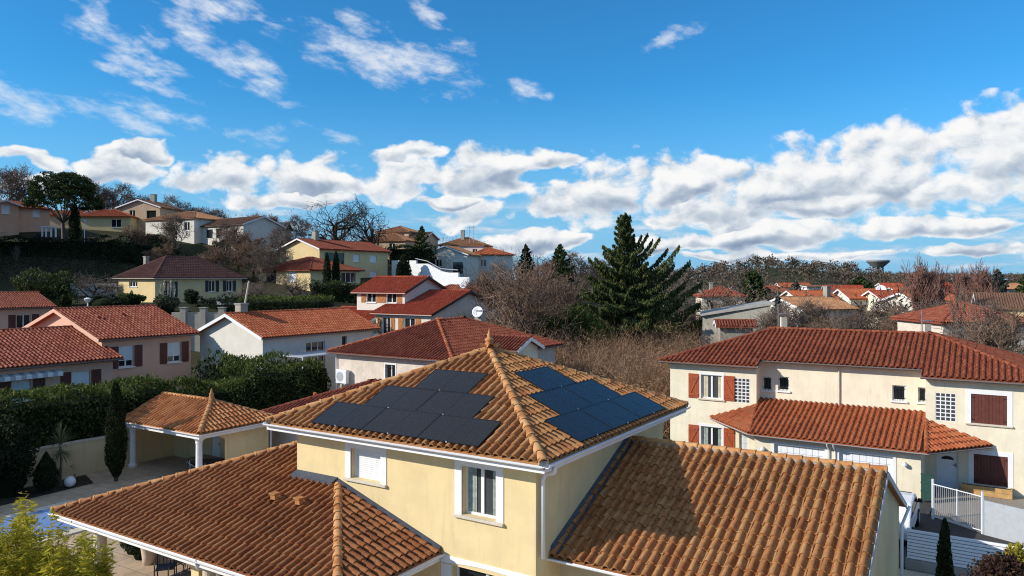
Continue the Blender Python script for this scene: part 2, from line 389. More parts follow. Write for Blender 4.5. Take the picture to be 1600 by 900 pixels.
mat_leaf('leaf_palm', [(0, (0.10, 0.12, 0.05)), (1, (0.22, 0.22, 0.11))], trans=0.2)
mat_leaf('leaf_scrub', [(0, (0.17, 0.095, 0.052)), (0.25, (0.29, 0.165, 0.09)), (0.5, (0.37, 0.215, 0.11)), (0.72, (0.27, 0.19, 0.135)), (0.88, (0.38, 0.23, 0.11)), (1, (0.20, 0.135, 0.10))], trans=0.15)
mat_leaf('leaf_wood', [(0, (0.10, 0.075, 0.054)), (0.4, (0.135, 0.10, 0.07)), (0.75, (0.175, 0.128, 0.088)), (1, (0.115, 0.098, 0.06))], trans=0.1)
mat_leaf('leaf_olive', [(0, (0.05, 0.052, 0.03)), (1, (0.13, 0.125, 0.075))], trans=0.2)
mat_leaf('plume', [(0, (0.42, 0.34, 0.26)), (1, (0.62, 0.54, 0.44))], trans=0.3)


def mat_ground():
    m, T, b = new_mat('terrain', 0.95, 0.1)
    ge = T.n('ShaderNodeNewGeometry'); pos = ge.outputs['Position']
    n1 = T.noise(pos, 0.06, 5, 0.6); n2 = T.noise(pos, 1.7, 6, 0.65)
    c = T.mixc(T.sstep(n1, 0.40, 0.60), (0.030, 0.036, 0.013), (0.060, 0.052, 0.030))
    c = T.mixc(T.m('MULTIPLY', T.sstep(n2, 0.4, 0.7), 0.6), c, (0.018, 0.020, 0.009))
    T.link(c, b.inputs['Base Color']); bump(T, b, n2, 0.6, 0.08)
    MATS['terrain'] = m
mat_ground()
mat_plain('lawn', (0.105, 0.115, 0.030), 0.95, 0.1, 0.22, 1.2, 0.5, 30)

# ------------------------------------------------------------------ frames and mesh building
UX = Vector((-0.84292224, 0.5380354)); VX = Vector((0.5380354, 0.84292224)); CX = Vector((0.7212, 17.02))
UX.normalize(); VX.normalize()


class Frame:
    """a street grid: a to the left and away, b to the right and away, z up, metres"""
    def __init__(self, o=CX, u=UX, v=VX): self.o, self.u, self.v = o, u, v
    def __call__(self, a, b, z=0.0):
        p = self.o + self.u*a + self.v*b
        return (p.x, p.y, z)
    def d(self, a, b, z=0.0):
        p = self.u*a + self.v*b
        return Vector((p.x, p.y, z))
G = Frame()


def yaw_frame(x, y, deg):
    c, s = math.cos(math.radians(deg)), math.sin(math.radians(deg))
    return Frame(Vector((x, y)), Vector((-c, -s)), Vector((-s, c)))


def at(px, py, Y):
    """a point of the place from its position in the photograph and its distance"""
    return Vector(((px-800)/1180*Y, Y, CAM_H-(py-436)/1180*Y))


def tagit(o, label=None, cat=None, group=None, kind=None):
    if label: o['label'] = label
    if cat: o['category'] = cat
    if group: o['group'] = group
    if kind: o['kind'] = kind
    return o


def link(o, parent=None):
    COL.objects.link(o)
    if parent is not None:
        o.parent = parent
        if parent.type == 'EMPTY': o.matrix_parent_inverse = Matrix.Translation(-Vector(parent.location))
    return o


def thing(name, label, cat, loc, group=None):
    o = bpy.data.objects.new(name, None); o.location = loc; o.empty_display_size = 0.3
    COL.objects.link(o)
    return tagit(o, label, cat, group)


def np_mesh(name, V, F, mat, smooth=False):
    """mesh from an (n,3) array and an (m,k) array of equal sized faces"""
    V = np.asarray(V, dtype=np.float32); F = np.asarray(F, dtype=np.int32)
    me = bpy.data.meshes.new(name); k = F.shape[1]
    me.vertices.add(len(V)); me.vertices.foreach_set('co', V.ravel())
    me.loops.add(F.size); me.loops.foreach_set('vertex_index', F.ravel())
    me.polygons.add(len(F)); me.polygons.foreach_set('loop_start', np.arange(0, F.size, k, dtype=np.int32))
    try: me.polygons.foreach_set('loop_total', np.full(len(F), k, dtype=np.int32))
    except Exception: pass
    if smooth: me.polygons.foreach_set('use_smooth', np.ones(len(F), dtype=bool))
    me.update(calc_edges=True); me.validate()
    if mat: me.materials.append(MATS[mat])
    return me


class MB:
    def __init__(self, fr=None): self.V, self.F, self.fr = [], [], fr
    def p(self, pts):
        if self.fr: pts = [self.fr(*q) for q in pts]
        i = len(self.V); self.V += [tuple(q) for q in pts]; return i
    def poly(self, *pts):
        i = self.p(pts); self.F.append(tuple(range(i, i+len(pts)))); return self
    def box(self, a, b, z):
        i = self.p([(x, y, w) for w in z for y in b for x in a])
        for f in ((0, 1, 3, 2), (4, 6, 7, 5), (0, 4, 5, 1), (2, 3, 7, 6), (0, 2, 6, 4), (1, 5, 7, 3)): self.F.append(tuple(i+k for k in f))
        return self
    def hexa(self, lo, hi):
        """solid between two quads"""
        i = self.p(list(lo)+list(hi))
        for f in ((3, 2, 1, 0), (4, 5, 6, 7), (0, 1, 5, 4), (1, 2, 6, 5), (2, 3, 7, 6), (3, 0, 4, 7)): self.F.append(tuple(i+k for k in f))
        return self
    def prism(self, lo, hi):
        n = len(lo); i = self.p(list(lo)+list(hi))
        self.F.append(tuple(i+k for k in range(n-1, -1, -1))); self.F.append(tuple(i+n+k for k in range(n)))
        for k in range(n): self.F.append((i+k, i+(k+1) % n, i+n+(k+1) % n, i+n+k))
        return self
    def tube(self, pts, r, n=8, caps=True):
        """pipe through points (already mapped); r a number or a list"""
        P = [Vector(self.fr(*q)) if self.fr else Vector(q) for q in pts]
        rs = r if isinstance(r, (list, tuple)) else [r]*len(P)
        i0 = len(self.V); side = None
        for k, p in enumerate(P):
            d = (P[min(k+1, len(P)-1)]-P[max(k-1, 0)]).normalized()
            if side is None: side = d.orthogonal().normalized()
            side = (side - d*side.dot(d)).normalized(); up = d.cross(side)
            for j in range(n):
                t = 2*math.pi*j/n; self.V.append(tuple(p+(side*math.cos(t)+up*math.sin(t))*rs[k]))
        for k in range(len(P)-1):
            for j in range(n):
                a = i0+k*n+j; b = i0+k*n+(j+1) % n; self.F.append((a, b, b+n, a+n))
        if caps:
            self.F.append(tuple(i0+j for j in range(n-1, -1, -1))); self.F.append(tuple(i0+(len(P)-1)*n+j for j in range(n)))
        return self
    def lathe(self, c, prof, n=12):
        """turned shape at centre c (mapped), prof = [(radius, z)]"""
        c = Vector(self.fr(*c)) if self.fr else Vector(c); i0 = len(self.V)
        for r, z in prof:
            for j in range(n):
                t = 2*math.pi*j/n; self.V.append((c.x+r*math.cos(t), c.y+r*math.sin(t), c.z+z))
        for k in range(len(prof)-1):
            for j in range(n):
                a = i0+k*n+j; b = i0+k*n+(j+1) % n; self.F.append((a, b, b+n, a+n))
        self.F.append(tuple(i0+j for j in range(n-1, -1, -1))); self.F.append(tuple(i0+(len(prof)-1)*n+j for j in range(n)))
        return self
    def build(self, name, mat, parent=None, smooth=False, bevel=0.0, kind=None):
        me = bpy.data.meshes.new(name); me.from_pydata(self.V, [], self.F)
        if smooth: me.polygons.foreach_set('use_smooth', [True]*len(self.F))
        me.materials.append(MATS[mat]); me.update()
        o = link(bpy.data.objects.new(name, me), parent)
        if bevel > 0:
            md = o.modifiers.new('bevel', 'BEVEL'); md.width = bevel; md.segments = 2; md.limit_method = 'ANGLE'
        if kind: o['kind'] = kind
        return o


def put(name, me, parent=None, kind=None):
    o = link(bpy.data.objects.new(name, me), parent)
    if kind: o['kind'] = kind
    return o

# ------------------------------------------------------------------ clay tile roofs
TILE_W, TILE_E = 0.24, 0.40


def tile_template(lod):
    h = 0.085
    if lod == 0: prof = [(0, -.12), (.07, .55), (.18, .90), (.33, 1.0), (.48, .90), (.59, .55), (.66, -.12), (.83, -.30), (1.0, -.12)]
    elif lod == 1: prof = [(0, 0.0), (.12, .75), (.33, 1.0), (.54, .75), (.66, 0.0), (1.0, -.05)]
    else: prof = [(0, 0.0), (.2, .85), (.46, .85), (.66, 0.0), (1.0, 0.0)]
    n = len(prof); L = TILE_E+0.05
    V = []
    for s, z in prof: V.append((s*TILE_W, -0.02, z*h+0.034))
    for s, z in prof: V.append(((.33+(s-.33)*.9)*TILE_W if s < .7 else s*TILE_W, L, z*h*.9+0.002))
    for s, z in prof: V.append((s*TILE_W, -0.018, z*h*.78+0.004))
    F = []
    for k in range(n-1):
        F.append((k, k+1, n+k+1, n+k)); F.append((2*n+k, 2*n+k+1, k+1, k))
    return np.array(V, dtype=np.float64), np.array(F, dtype=np.int64)
TT = [tile_template(k) for k in range(3)]


class FaceTiles:
    """tiles of one roof plane; pts: P0->P1 is the eave, then the rest of a convex polygon, world points"""
    def __init__(self, pts, lod=1, origin=None, rng=None):
        P = [Vector(p) for p in pts]
        e = (P[1]-P[0]).normalized(); n = None
        for q in P[2:]:
            c = e.cross(q-P[0])
            if c.length > 1e-4: n = c.normalized(); break
        if n.z < 0: n = -n
        s = n.cross(e)
        if s.z < 0: s = -s
        O = Vector(origin) if origin else P[0]
        self.O, self.e, self.s, self.n = O, e, s, n
        Q = np.array([((p-O).dot(e), (p-O).dot(s)) for p in P]); cen = Q.mean(0)
        H = []
        for k in range(len(Q)):
            a, b = Q[k], Q[(k+1) % len(Q)]; d = b-a
            nn = np.array([-d[1], d[0]]); ln = np.linalg.norm(nn)
            if ln < 1e-6: continue
            nn /= ln
            if (cen-a) @ nn < 0: nn = -nn
            H.append((k, a, nn))
        x0, y0 = Q.min(0); x1, y1 = Q.max(0)
        I = np.arange(math.floor(x0/TILE_W+1e-3), math.ceil(x1/TILE_W)+1); J = np.arange(math.floor(y0/TILE_E+1e-2), math.ceil(y1/TILE_E)+1)
        ii, jj = np.meshgrid(I, J); X = ii.ravel()*TILE_W; Y = jj.ravel()*TILE_E
        allin = np.ones(len(X), bool); anyin = np.ones(len(X), bool)
        for k, a, nn in H:
            tol = 0.03 if k == 0 else 0.0
            ds = np.stack([(X+dx-a[0])*nn[0]+(Y+dy-a[1])*nn[1] for dx in (0.004, TILE_W-.004) for dy in (0.004, TILE_E+0.05)])
            allin &= (ds > -tol).all(0); anyin &= (ds > 0).any(0)
        self.inside = np.stack([X[allin], Y[allin]], 1); self.cross = np.stack([X[anyin & ~allin], Y[anyin & ~allin]], 1)
        self.H, self.lod, self.rng = H, lod, rng or np.random.default_rng(3)
    def verts(self, xy):
        tv, tf = TT[self.lod]; m = len(xy)
        if m == 0: return np.zeros((0, 3)), np.zeros((0, 4), int)
        j = self.rng.normal(0, 1, (m, 2))
        l = tv[None, :, :].repeat(m, 0).copy()
        l[:, :, 0] += xy[:, None, 0]+j[:, None, 0]*0.004; l[:, :, 1] += xy[:, None, 1]+j[:, None, 1]*0.006
        O, e, s, n = (np.array(q) for q in (self.O, self.e, self.s, self.n))
        V = O+l[..., 0:1]*e+l[..., 1:2]*s+(l[..., 2:3]+0.01)*n
        F = tf[None]+(np.arange(m)*len(tv))[:, None, None]
        return V.reshape(-1, 3), F.reshape(-1, 4)
    def cut(self):
        V, F = self.verts(self.cross)
        if len(V) == 0: return V, []
        bm = bmesh.new(); vs = [bm.verts.new(p) for p in V]
        for f in F: bm.faces.new([vs[k] for k in f])
        O, e, s, n = self.O, self.e, self.s, self.n
        for k, a, nn in self.H:
            if k == 0: continue
            bmesh.ops.bisect_plane(bm, geom=bm.verts[:]+bm.edges[:]+bm.faces[:], plane_co=O+e*a[0]+s*a[1], plane_no=-(e*nn[0]+s*nn[1]), clear_outer=True, dist=1e-5)
        bm.verts.index_update()
        V2 = [tuple(v.co) for v in bm.verts]; F2 = [tuple(v.index for v in f.verts) for f in bm.faces]; bm.free()
        return V2, F2
    def matrix(self, x, y):
        o = self.O+self.e*x+self.s*y+self.n*0.01
        return Matrix(((self.e.x, self.s.x, self.n.x, o.x), (self.e.y, self.s.y, self.n.y, o.y), (self.e.z, self.s.z, self.n.z, o.z), (0, 0, 0, 1)))


def tiles_mesh(name, faces, mat, skip=None):
    """one mesh holding the tiles of several roof planes (skip: per face set of inside indices left out)"""
    VV, FF = [], []; base = 0
    for k, ft in enumerate(faces):
        xy = ft.inside
        if skip and k in skip:
            keep = np.ones(len(xy), bool); keep[list(skip[k])] = False; xy = xy[keep]
        V, F = ft.verts(xy)
        VV += V.tolist(); FF += (F+base).tolist(); base += len(V)
        V, F = ft.cut()
        VV += [tuple(p) for p in V]; FF += [tuple(i+base for i in f) for f in F]; base += len(V)
    me = bpy.data.meshes.new(name); me.from_pydata(VV, [], FF); me.materials.append(MATS[mat])
    me.polygons.foreach_set('use_smooth', [True]*len(FF))
    me.update()
    try: me.set_sharp_from_angle(angle=math.radians(50))
    except Exception: pass
    return me


def cap_piece(r0=0.125, r1=0.105, L=0.46, n=7):
    """one half round ridge tile, lying along +y"""
    V, F = [], []
    for (y, r, z) in ((0.0, r0, 0.012), (0.05, r0*1.04, 0.012), (0.055, r0*.97, 0.010), (L, r1, 0.0)):
        for k in range(n):
            t = math.pi*(k/(n-1)); V.append((r*math.cos(t), y, r*0.86*math.sin(t)+z-0.03))
    for y, r in ((0.0, r0*.82),):
        for k in range(n):
            t = math.pi*(k/(n-1)); V.append((r*math.cos(t), y, r*0.86*math.sin(t)-0.03))
    for s in range(3):
        for k in range(n-1): F.append((s*n+k, s*n+k+1, s*n+n+k+1, s*n+n+k))
    for k in range(n-1): F.append((4*n+k, 4*n+k+1, k+1, k))
    return np.array(V), F
CAPV, CAPF = cap_piece()


def cap_matrices(p, q, step=0.40):
    """from the lower end p to the upper end q"""
    p, q = Vector(p), Vector(q); d = (q-p); L = d.length; d.normalize()
    side = d.cross(Vector((0, 0, 1))).normalized(); up = side.cross(d).normalized()
    out = []; k = 0
    while k*step < L-0.1:
        o = p+d*(k*step)+up*0.045
        out.append(Matrix(((side.x, d.x, up.x, o.x), (side.y, d.y, up.y, o.y), (side.z, d.z, up.z, o.z), (0, 0, 0, 1)))); k += 1
    return out


def caps_mesh(name, lines, mat, scale=1.0):
    VV, FF = [], []
    for p, q in lines:
        for M in cap_matrices(p, q):
            b = len(VV); M = np.array(M); V = CAPV*np.array([scale, 1, scale])
            VV += (V @ M[:3, :3].T+M[:3, 3]).tolist(); FF += [tuple(i+b for i in f) for f in CAPF]
    me = bpy.data.meshes.new(name); me.from_pydata(VV, [], FF); me.materials.append(MATS[mat]); me.update()
    return me


def roof_slab(mb, polys, th=0.14):
    """the boarding below the tiles: every plane a slab th thick"""
    for P in polys:
        lo = [(p[0], p[1], p[2]-th) for p in P]; hi = [(p[0], p[1], p[2]-0.012) for p in P]
        mb.prism(lo, hi)


def gutter(parent, p, q, mat='zinc', r=0.075, drop=0.05, out=None, n=7):
    """half round gutter under an eave from p to q; out = outward direction"""
    p, q = Vector(p), Vector(q); d = (q-p).normalized(); out = Vector(out).normalized()
    mb = MB(); rows = []
    for c in (p, q):
        c = c+out*(r*0.75)-Vector((0, 0, drop)); row = []
        for k in range(n):
            t = math.pi*k/(n-1); row.append(tuple(c+out*(math.cos(t)*r)-Vector((0, 0, 1))*math.sin(t)*r))
        for k in range(n-1, -1, -1):
            t = math.pi*k/(n-1); row.append(tuple(c+out*(math.cos(t)*r*.86)-Vector((0, 0, 1))*math.sin(t)*r*.86))
        rows.append(row)
    mb.prism(rows[0], rows[1])
    return mb.build('gutter', mat, parent)

# ------------------------------------------------------------------ walls and openings
class Wall:
    """one wall plane. s runs along p0->p1 (frame coordinates given by s0,s1), d inward"""
    def __init__(self, fr, side, pos):
        self.fr, self.side, self.pos = fr, side, pos
    def __call__(self, s, z, d=0.0):
        k = self.side
        if k == '-b': return self.fr(s, self.pos+d, z)
        if k == '+b': return self.fr(s, self.pos-d, z)
        if k == '-a': return self.fr(self.pos+d, s, z)
        return self.fr(self.pos-d, s, z)
    def quad(self, mb, s0, s1, z0, z1, d=0.0): mb.poly(self(s0, z0, d), self(s1, z0, d), self(s1, z1, d), self(s0, z1, d))
    def box(self, mb, s0, s1, z0, z1, d0, d1):
        mb.hexa([self(s0, z0, d0), self(s1, z0, d0), self(s1, z1, d0), self(s0, z1, d0)], [self(s0, z0, d1), self(s1, z0, d1), self(s1, z1, d1), self(s0, z1, d1)])


def panel(mb, wl, s0, s1, z0, z1, holes, depth=0.2):
    S = sorted({s0, s1, *[h[0] for h in holes], *[h[1] for h in holes]}); Z = sorted({z0, z1, *[h[2] for h in holes], *[h[3] for h in holes]})
    S = [x for x in S if s0 <= x <= s1]; Z = [x for x in Z if z0 <= x <= z1]
    for i in range(len(S)-1):
        for j in range(len(Z)-1):
            cs, cz = (S[i]+S[i+1])/2, (Z[j]+Z[j+1])/2
            if any(h[0] < cs < h[1] and h[2] < cz < h[3] for h in holes): continue
            wl.quad(mb, S[i], S[i+1], Z[j], Z[j+1])
    for h in holes:
        a, b, c, d = h[:4]
        mb.poly(wl(a, c), wl(a, d), wl(a, d, depth), wl(a, c, depth)); mb.poly(wl(b, c), wl(b, d), wl(b, d, depth), wl(b, c, depth))
        mb.poly(wl(a, c), wl(b, c), wl(b, c, depth), wl(a, c, depth)); mb.poly(wl(a, d), wl(b, d), wl(b, d, depth), wl(a, d, depth))


def leaf_shutter(parent, wl, s0, s1, z0, z1, d, mat, brace=True, flip=False, name='shutter'):
    mb = MB(); n = max(3, int(round((s1-s0)/0.12))); w = (s1-s0)/n
    for k in range(n): wl.box(mb, s0+k*w+0.004, s0+(k+1)*w-0.004, z0, z1, d-0.03, d)
    o = mb.build(name, mat, parent)
    if brace:
        mb = MB(); h = z1-z0; t = 0.05
        for zc in (z0+h*.14, z0+h*.86): wl.box(mb, s0+.02, s1-.02, zc-t, zc+t, d-0.055, d-0.031)
        x0, x1 = (s0+.05, s1-.05) if not flip else (s1-.05, s0+.05)
        za, zb = z0+h*.14+t, z0+h*.86-t; g = 0.05 if x1 > x0 else -0.05
        mb.hexa([wl(x0, za, d-.054), wl(x0+g*1.5, za, d-.054), wl(x1, zb, d-.054), wl(x1-g*1.5, zb, d-.054)], [wl(x0, za, d-.031), wl(x0+g*1.5, za, d-.031), wl(x1, zb, d-.031), wl(x1-g*1.5, zb, d-.031)])
        mb.build('brace', mat, o)
    return o


def window(root, wl, h, style='win', mat='white_paint', detail=2, shut='shutter_red', pane='pane_dark', leaves=2, depth=0.2, sill=True, surround=None, curtain=None):
    """fills the hole h=(s0,s1,z0,z1) of a wall"""
    a, b, c, d = h[:4]; fr = 0.06 if detail else 0.07; w = None
    if style in ('win', 'open', 'bars', 'half'):
        mb = MB(); dd = depth-0.07
        wl.box(mb, a, b, c, c+fr, dd, dd+.06); wl.box(mb, a, b, d-fr, d, dd, dd+.06)
        wl.box(mb, a, a+fr, c+fr, d-fr, dd, dd+.06); wl.box(mb, b-fr, b, c+fr, d-fr, dd, dd+.06)
        for k in range(1, leaves):
            m = a+(b-a)*k/leaves; wl.box(mb, m-fr*.75, m+fr*.75, c+fr, d-fr, dd-.005, dd+.055)
        w = mb.build('window', mat, root)
        for k in range(leaves):
            x0 = a+(b-a)*k/leaves+(fr*.75 if k else fr); x1 = a+(b-a)*(k+1)/leaves-(fr*.75 if k < leaves-1 else fr)
            mb = MB(); wl.box(mb, x0, x1, c+fr, d-fr, dd+.03, dd+.045); mb.build('pane', pane, w)
            if curtain:
                mb = MB(); n = 7; xc0, xc1 = (x0, x0+(x1-x0)*.4) if k == 0 else (x0+(x1-x0)*.35, x1)
                for q in range(n):
                    t0, t1 = xc0+(xc1-xc0)*q/n, xc0+(xc1-xc0)*(q+1)/n; e0, e1 = (0, .012) if q % 2 else (.012, 0)
                    mb.poly(wl(t0, c+fr, dd+.027-e0), wl(t1, c+fr, dd+.027-e1), wl(t1, d-fr, dd+.027-e1), wl(t0, d-fr, dd+.027-e0))
                mb.build('curtain', curtain, w)
        if style == 'bars':
            mb = MB(); n = max(3, int((b-a)/.13))
            for k in range(1, n): x = a+(b-a)*k/n; wl.box(mb, x-.009, x+.009, c, d, 0.02, 0.038)
            for z in (c+(d-c)*.2, c+(d-c)*.8): wl.box(mb, a, b, z-.012, z+.012, 0.012, 0.03)
            mb.build('security_bars', 'black_metal', w)
        if style == 'half':                       # roller shutter mostly down
            z0 = c+(d-c)*.3; mb = MB(); n = max(4, int((d-z0)/.06)) if detail else 4; st = (d-z0)/n
            for k in range(n): wl.box(mb, a+.03, b-.03, z0+k*st+.004, z0+(k+1)*st-.004, dd-.05, dd-.02)
            mb.build('roller_shutter', 'roller_white', w)
    elif style == 'roller':
        mb = MB(); dd = depth-.08; n = max(5, int((d-c)/.055)) if detail else 5; st = (d-c)/n
        for k in range(n): wl.box(mb, a+.02, b-.02, c+k*st+.003, c+(k+1)*st-.003, dd, dd+.03)
        w = mb.build('window', 'roller_white', root)
        mb = MB(); wl.box(mb, a, b, c, d, dd+.012, dd+.06); mb.build('backing', 'slat_gap', w)
        mb = MB(); wl.box(mb, a, a+.03, c, d, dd-.03, dd+.02); mb.build('guide_rail', 'white_paint', w); mb = MB(); wl.box(mb, b-.03, b, c, d, dd-.03, dd+.02); mb.build('guide_rail', 'white_paint', w)
    elif style == 'shut':
        m = (a+b)/2
        mb = MB(); wl.box(mb, a, b, c, d, depth-.05, depth); w = mb.build('window', 'pane_dark', root)
        leaf_shutter(w, wl, a+.005, m-.005, c+.01, d-.01, 0.05, shut, brace=False); leaf_shutter(w, wl, m+.005, b-.005, c+.01, d-.01, 0.05, shut, brace=False)
        mb = MB()
        for z in (c+(d-c)*.12, c+(d-c)*.88):
            wl.box(mb, a-.03, a+.12, z-.018, z+.018, 0.0, 0.018); wl.box(mb, b-.12, b+.03, z-.018, z+.018, 0.0, 0.018)
        mb.build('hinge', 'black_metal', w)
    elif style == 'block':                        # glass blocks, each a pane of its own
        nx, nz = h[4] if len(h) > 4 else (4, 7); st, sz = (b-a)/nx, (d-c)/nz
        mb = MB()
        for k in range(nx+1): wl.box(mb, a+k*st-.022, a+k*st+.022, c, d, 0.0, .06)
        for k in range(nz+1): wl.box(mb, a, b, c+k*sz-.022, c+k*sz+.022, 0.002, .058)
        w = mb.build('glass_block_window', 'white_paint', root)
        for i in range(nx):
            for j in range(nz):
                mb = MB(); wl.box(mb, a+i*st+.018, a+(i+1)*st-.018, c+j*sz+.018, c+(j+1)*sz-.018, 0.018, .05); mb.build('glass_block', 'glass_block', w)
        return w
    elif style == 'garage':
        mb = MB(); n = 5; st = (d-c)/n
        for k in range(n): wl.box(mb, a, b, c+k*st+.006, c+(k+1)*st-.006, depth-.05, depth-.01)
        w = mb.build('garage_door', 'white_lacquer', root)
        mb = MB(); wl.box(mb, a, b, c, d, depth-.02, depth); mb.build('backing', 'roller_groove', w)
        mb = MB()
        for k in range(1, 8): x = a+(b-a)*k/8; wl.box(mb, x-.006, x+.006, c, d, depth-.054, depth-.049)
        mb.build('groove', 'roller_groove', w)
        return w
    elif style == 'door':
        mb = MB(); wl.box(mb, a, b, c, d, depth-.06, depth); w = mb.build('door', 'white_lacquer', root)
        mb = MB(); n = 9; zc = d-.42; r = (b-a)*.3; m = (a+b)/2; f0 = []; f1 = []
        for k in range(n): t = math.pi*k/(n-1); f0.append(wl(m+r*math.cos(t), zc+r*.62*math.sin(t), depth-.068)); f1.append(wl(m+r*math.cos(t), zc+r*.62*math.sin(t), depth-.058))
        mb.prism(f0, f1); mb.build('fanlight', 'pane_dark', w)
        mb = MB(); wl.box(mb, a+.08, a+.11, c+.95, c+1.12, depth-.10, depth-.061); wl.box(mb, a+.08, a+.22, c+1.03, c+1.06, depth-.12, depth-.10); mb.build('door_handle', 'black_metal', w)
        mb = MB()
        for (x0, x1, z0, z1) in ((.16, .84, .12, .42), (.16, .84, .52, .68)):
            X0, X1, Z0, Z1 = a+(b-a)*x0, a+(b-a)*x1, c+(d-c)*z0, c+(d-c)*z1
            wl.box(mb, X0, X1, Z0, Z0+.025, depth-.07, depth-.0605); wl.box(mb, X0, X1, Z1-.025, Z1, depth-.07, depth-.0605)
            wl.box(mb, X0, X0+.025, Z0+.025, Z1-.025, depth-.07, depth-.0605); wl.box(mb, X1-.025, X1, Z0+.025, Z1-.025, depth-.07, depth-.0605)
        mb.build('moulding', 'white_lacquer', w)
        return w
    elif style == 'dark':
        mb = MB(); wl.box(mb, a, b, c, d, depth-.04, depth); w = mb.build('window', pane, root)
    if style == 'open':
        wd = (b-a)/2+.01
        leaf_shutter(w, wl, a-.09-wd, a-.09, c-.02, d+.02, -.012, shut, detail > 0); leaf_shutter(w, wl, b+.09, b+.09+wd, c-.02, d+.02, -.012, shut, detail > 0, flip=True)
    if surround and detail:
        mb = MB(); t = surround
        wl.box(mb, a-t, a, c-.02, d+t, -.02, .05); wl.box(mb, b, b+t, c-.02, d+t, -.02, .05); wl.box(mb, a, b, d, d+t, -.018, .05)
        mb.build('surround', 'white_paint', w)
    if sill and style != 'door':
        mb = MB(); e = (surround or .06); wl.box(mb, a-e-.02, b+e+.02, c-.075, c-.004, -.09, depth-.01); mb.build('sill', 'stone_sill' if detail > 1 else 'white_paint', w, bevel=.012 if detail > 1 else 0)
    return w


CAMV = Vector((0, 0, CAM_H))


def faces_cam(P):
    n = None; A = Vector(P[0]); e = Vector(P[1])-A
    for q in P[2:]:
        c = e.cross(Vector(q)-A)
        if c.length > 1e-4: n = c.normalized(); break
    if n.z < 0: n = -n
    return n.dot(CAMV-A) > -0.5


def roof_planes(kind, A0, A1, B0, B1, ze, sl):
    """planes (frame coordinates, eave first), ridge lines, eave edges with outward directions"""
    dA, dB = A1-A0, B1-B0; Am, Bm = (A0+A1)/2, (B0+B1)/2
    if kind == 'hip':
        m = min(dA, dB)/2; zr = ze+sl*m
        if dA >= dB: R0, R1 = (A0+m, Bm, zr), (A1-m, Bm, zr)
        else: R0, R1 = (Am, B0+m, zr), (Am, B1-m, zr)
        c = [(A0, B0, ze), (A1, B0, ze), (A1, B1, ze), (A0, B1, ze)]
        if dA >= dB:
            P = [[c[0], c[1], R1, R0], [c[1], c[2], R1], [c[2], c[3], R0, R1], [c[3], c[0], R0]]
            L = [(c[0], R0), (c[3], R0), (c[1], R1), (c[2], R1), (R0, R1)]
        else:
            P = [[c[0], c[1], R0], [c[1], c[2], R1, R0], [c[2], c[3], R1], [c[3], c[0], R0, R1]]
            L = [(c[0], R0), (c[1], R0), (c[2], R1), (c[3], R1), (R0, R1)]
        if abs(dA-dB) < 1e-3: L = L[:4]; P = [[p for i, p in enumerate(q) if i < 3] for q in P]
        E = [(c[0], c[1], (0, -1)), (c[1], c[2], (1, 0)), (c[2], c[3], (0, 1)), (c[3], c[0], (-1, 0))]
        return P, L, E, zr
    if kind == 'ra':       # ridge along a, gables at a0 and a1
        zr = ze+sl*dB/2
        c = [(A0, B0, ze), (A1, B0, ze), (A1, B1, ze), (A0, B1, ze)]; R0, R1 = (A0, Bm, zr), (A1, Bm, zr)
        return [[c[0], c[1], R1, R0], [c[2], c[3], R0, R1]], [(R0, R1)], [(c[0], c[1], (0, -1)), (c[2], c[3], (0, 1))], zr
    zr = ze+sl*dA/2
    c = [(A0, B0, ze), (A1, B0, ze), (A1, B1, ze), (A0, B1, ze)]; R0, R1 = (Am, B0, zr), (Am, B1, zr)
    return [[c[1], c[2], R1, R0], [c[3], c[0], R0, R1]], [(R0, R1)], [(c[1], c[2], (1, 0)), (c[3], c[0], (-1, 0))], zr


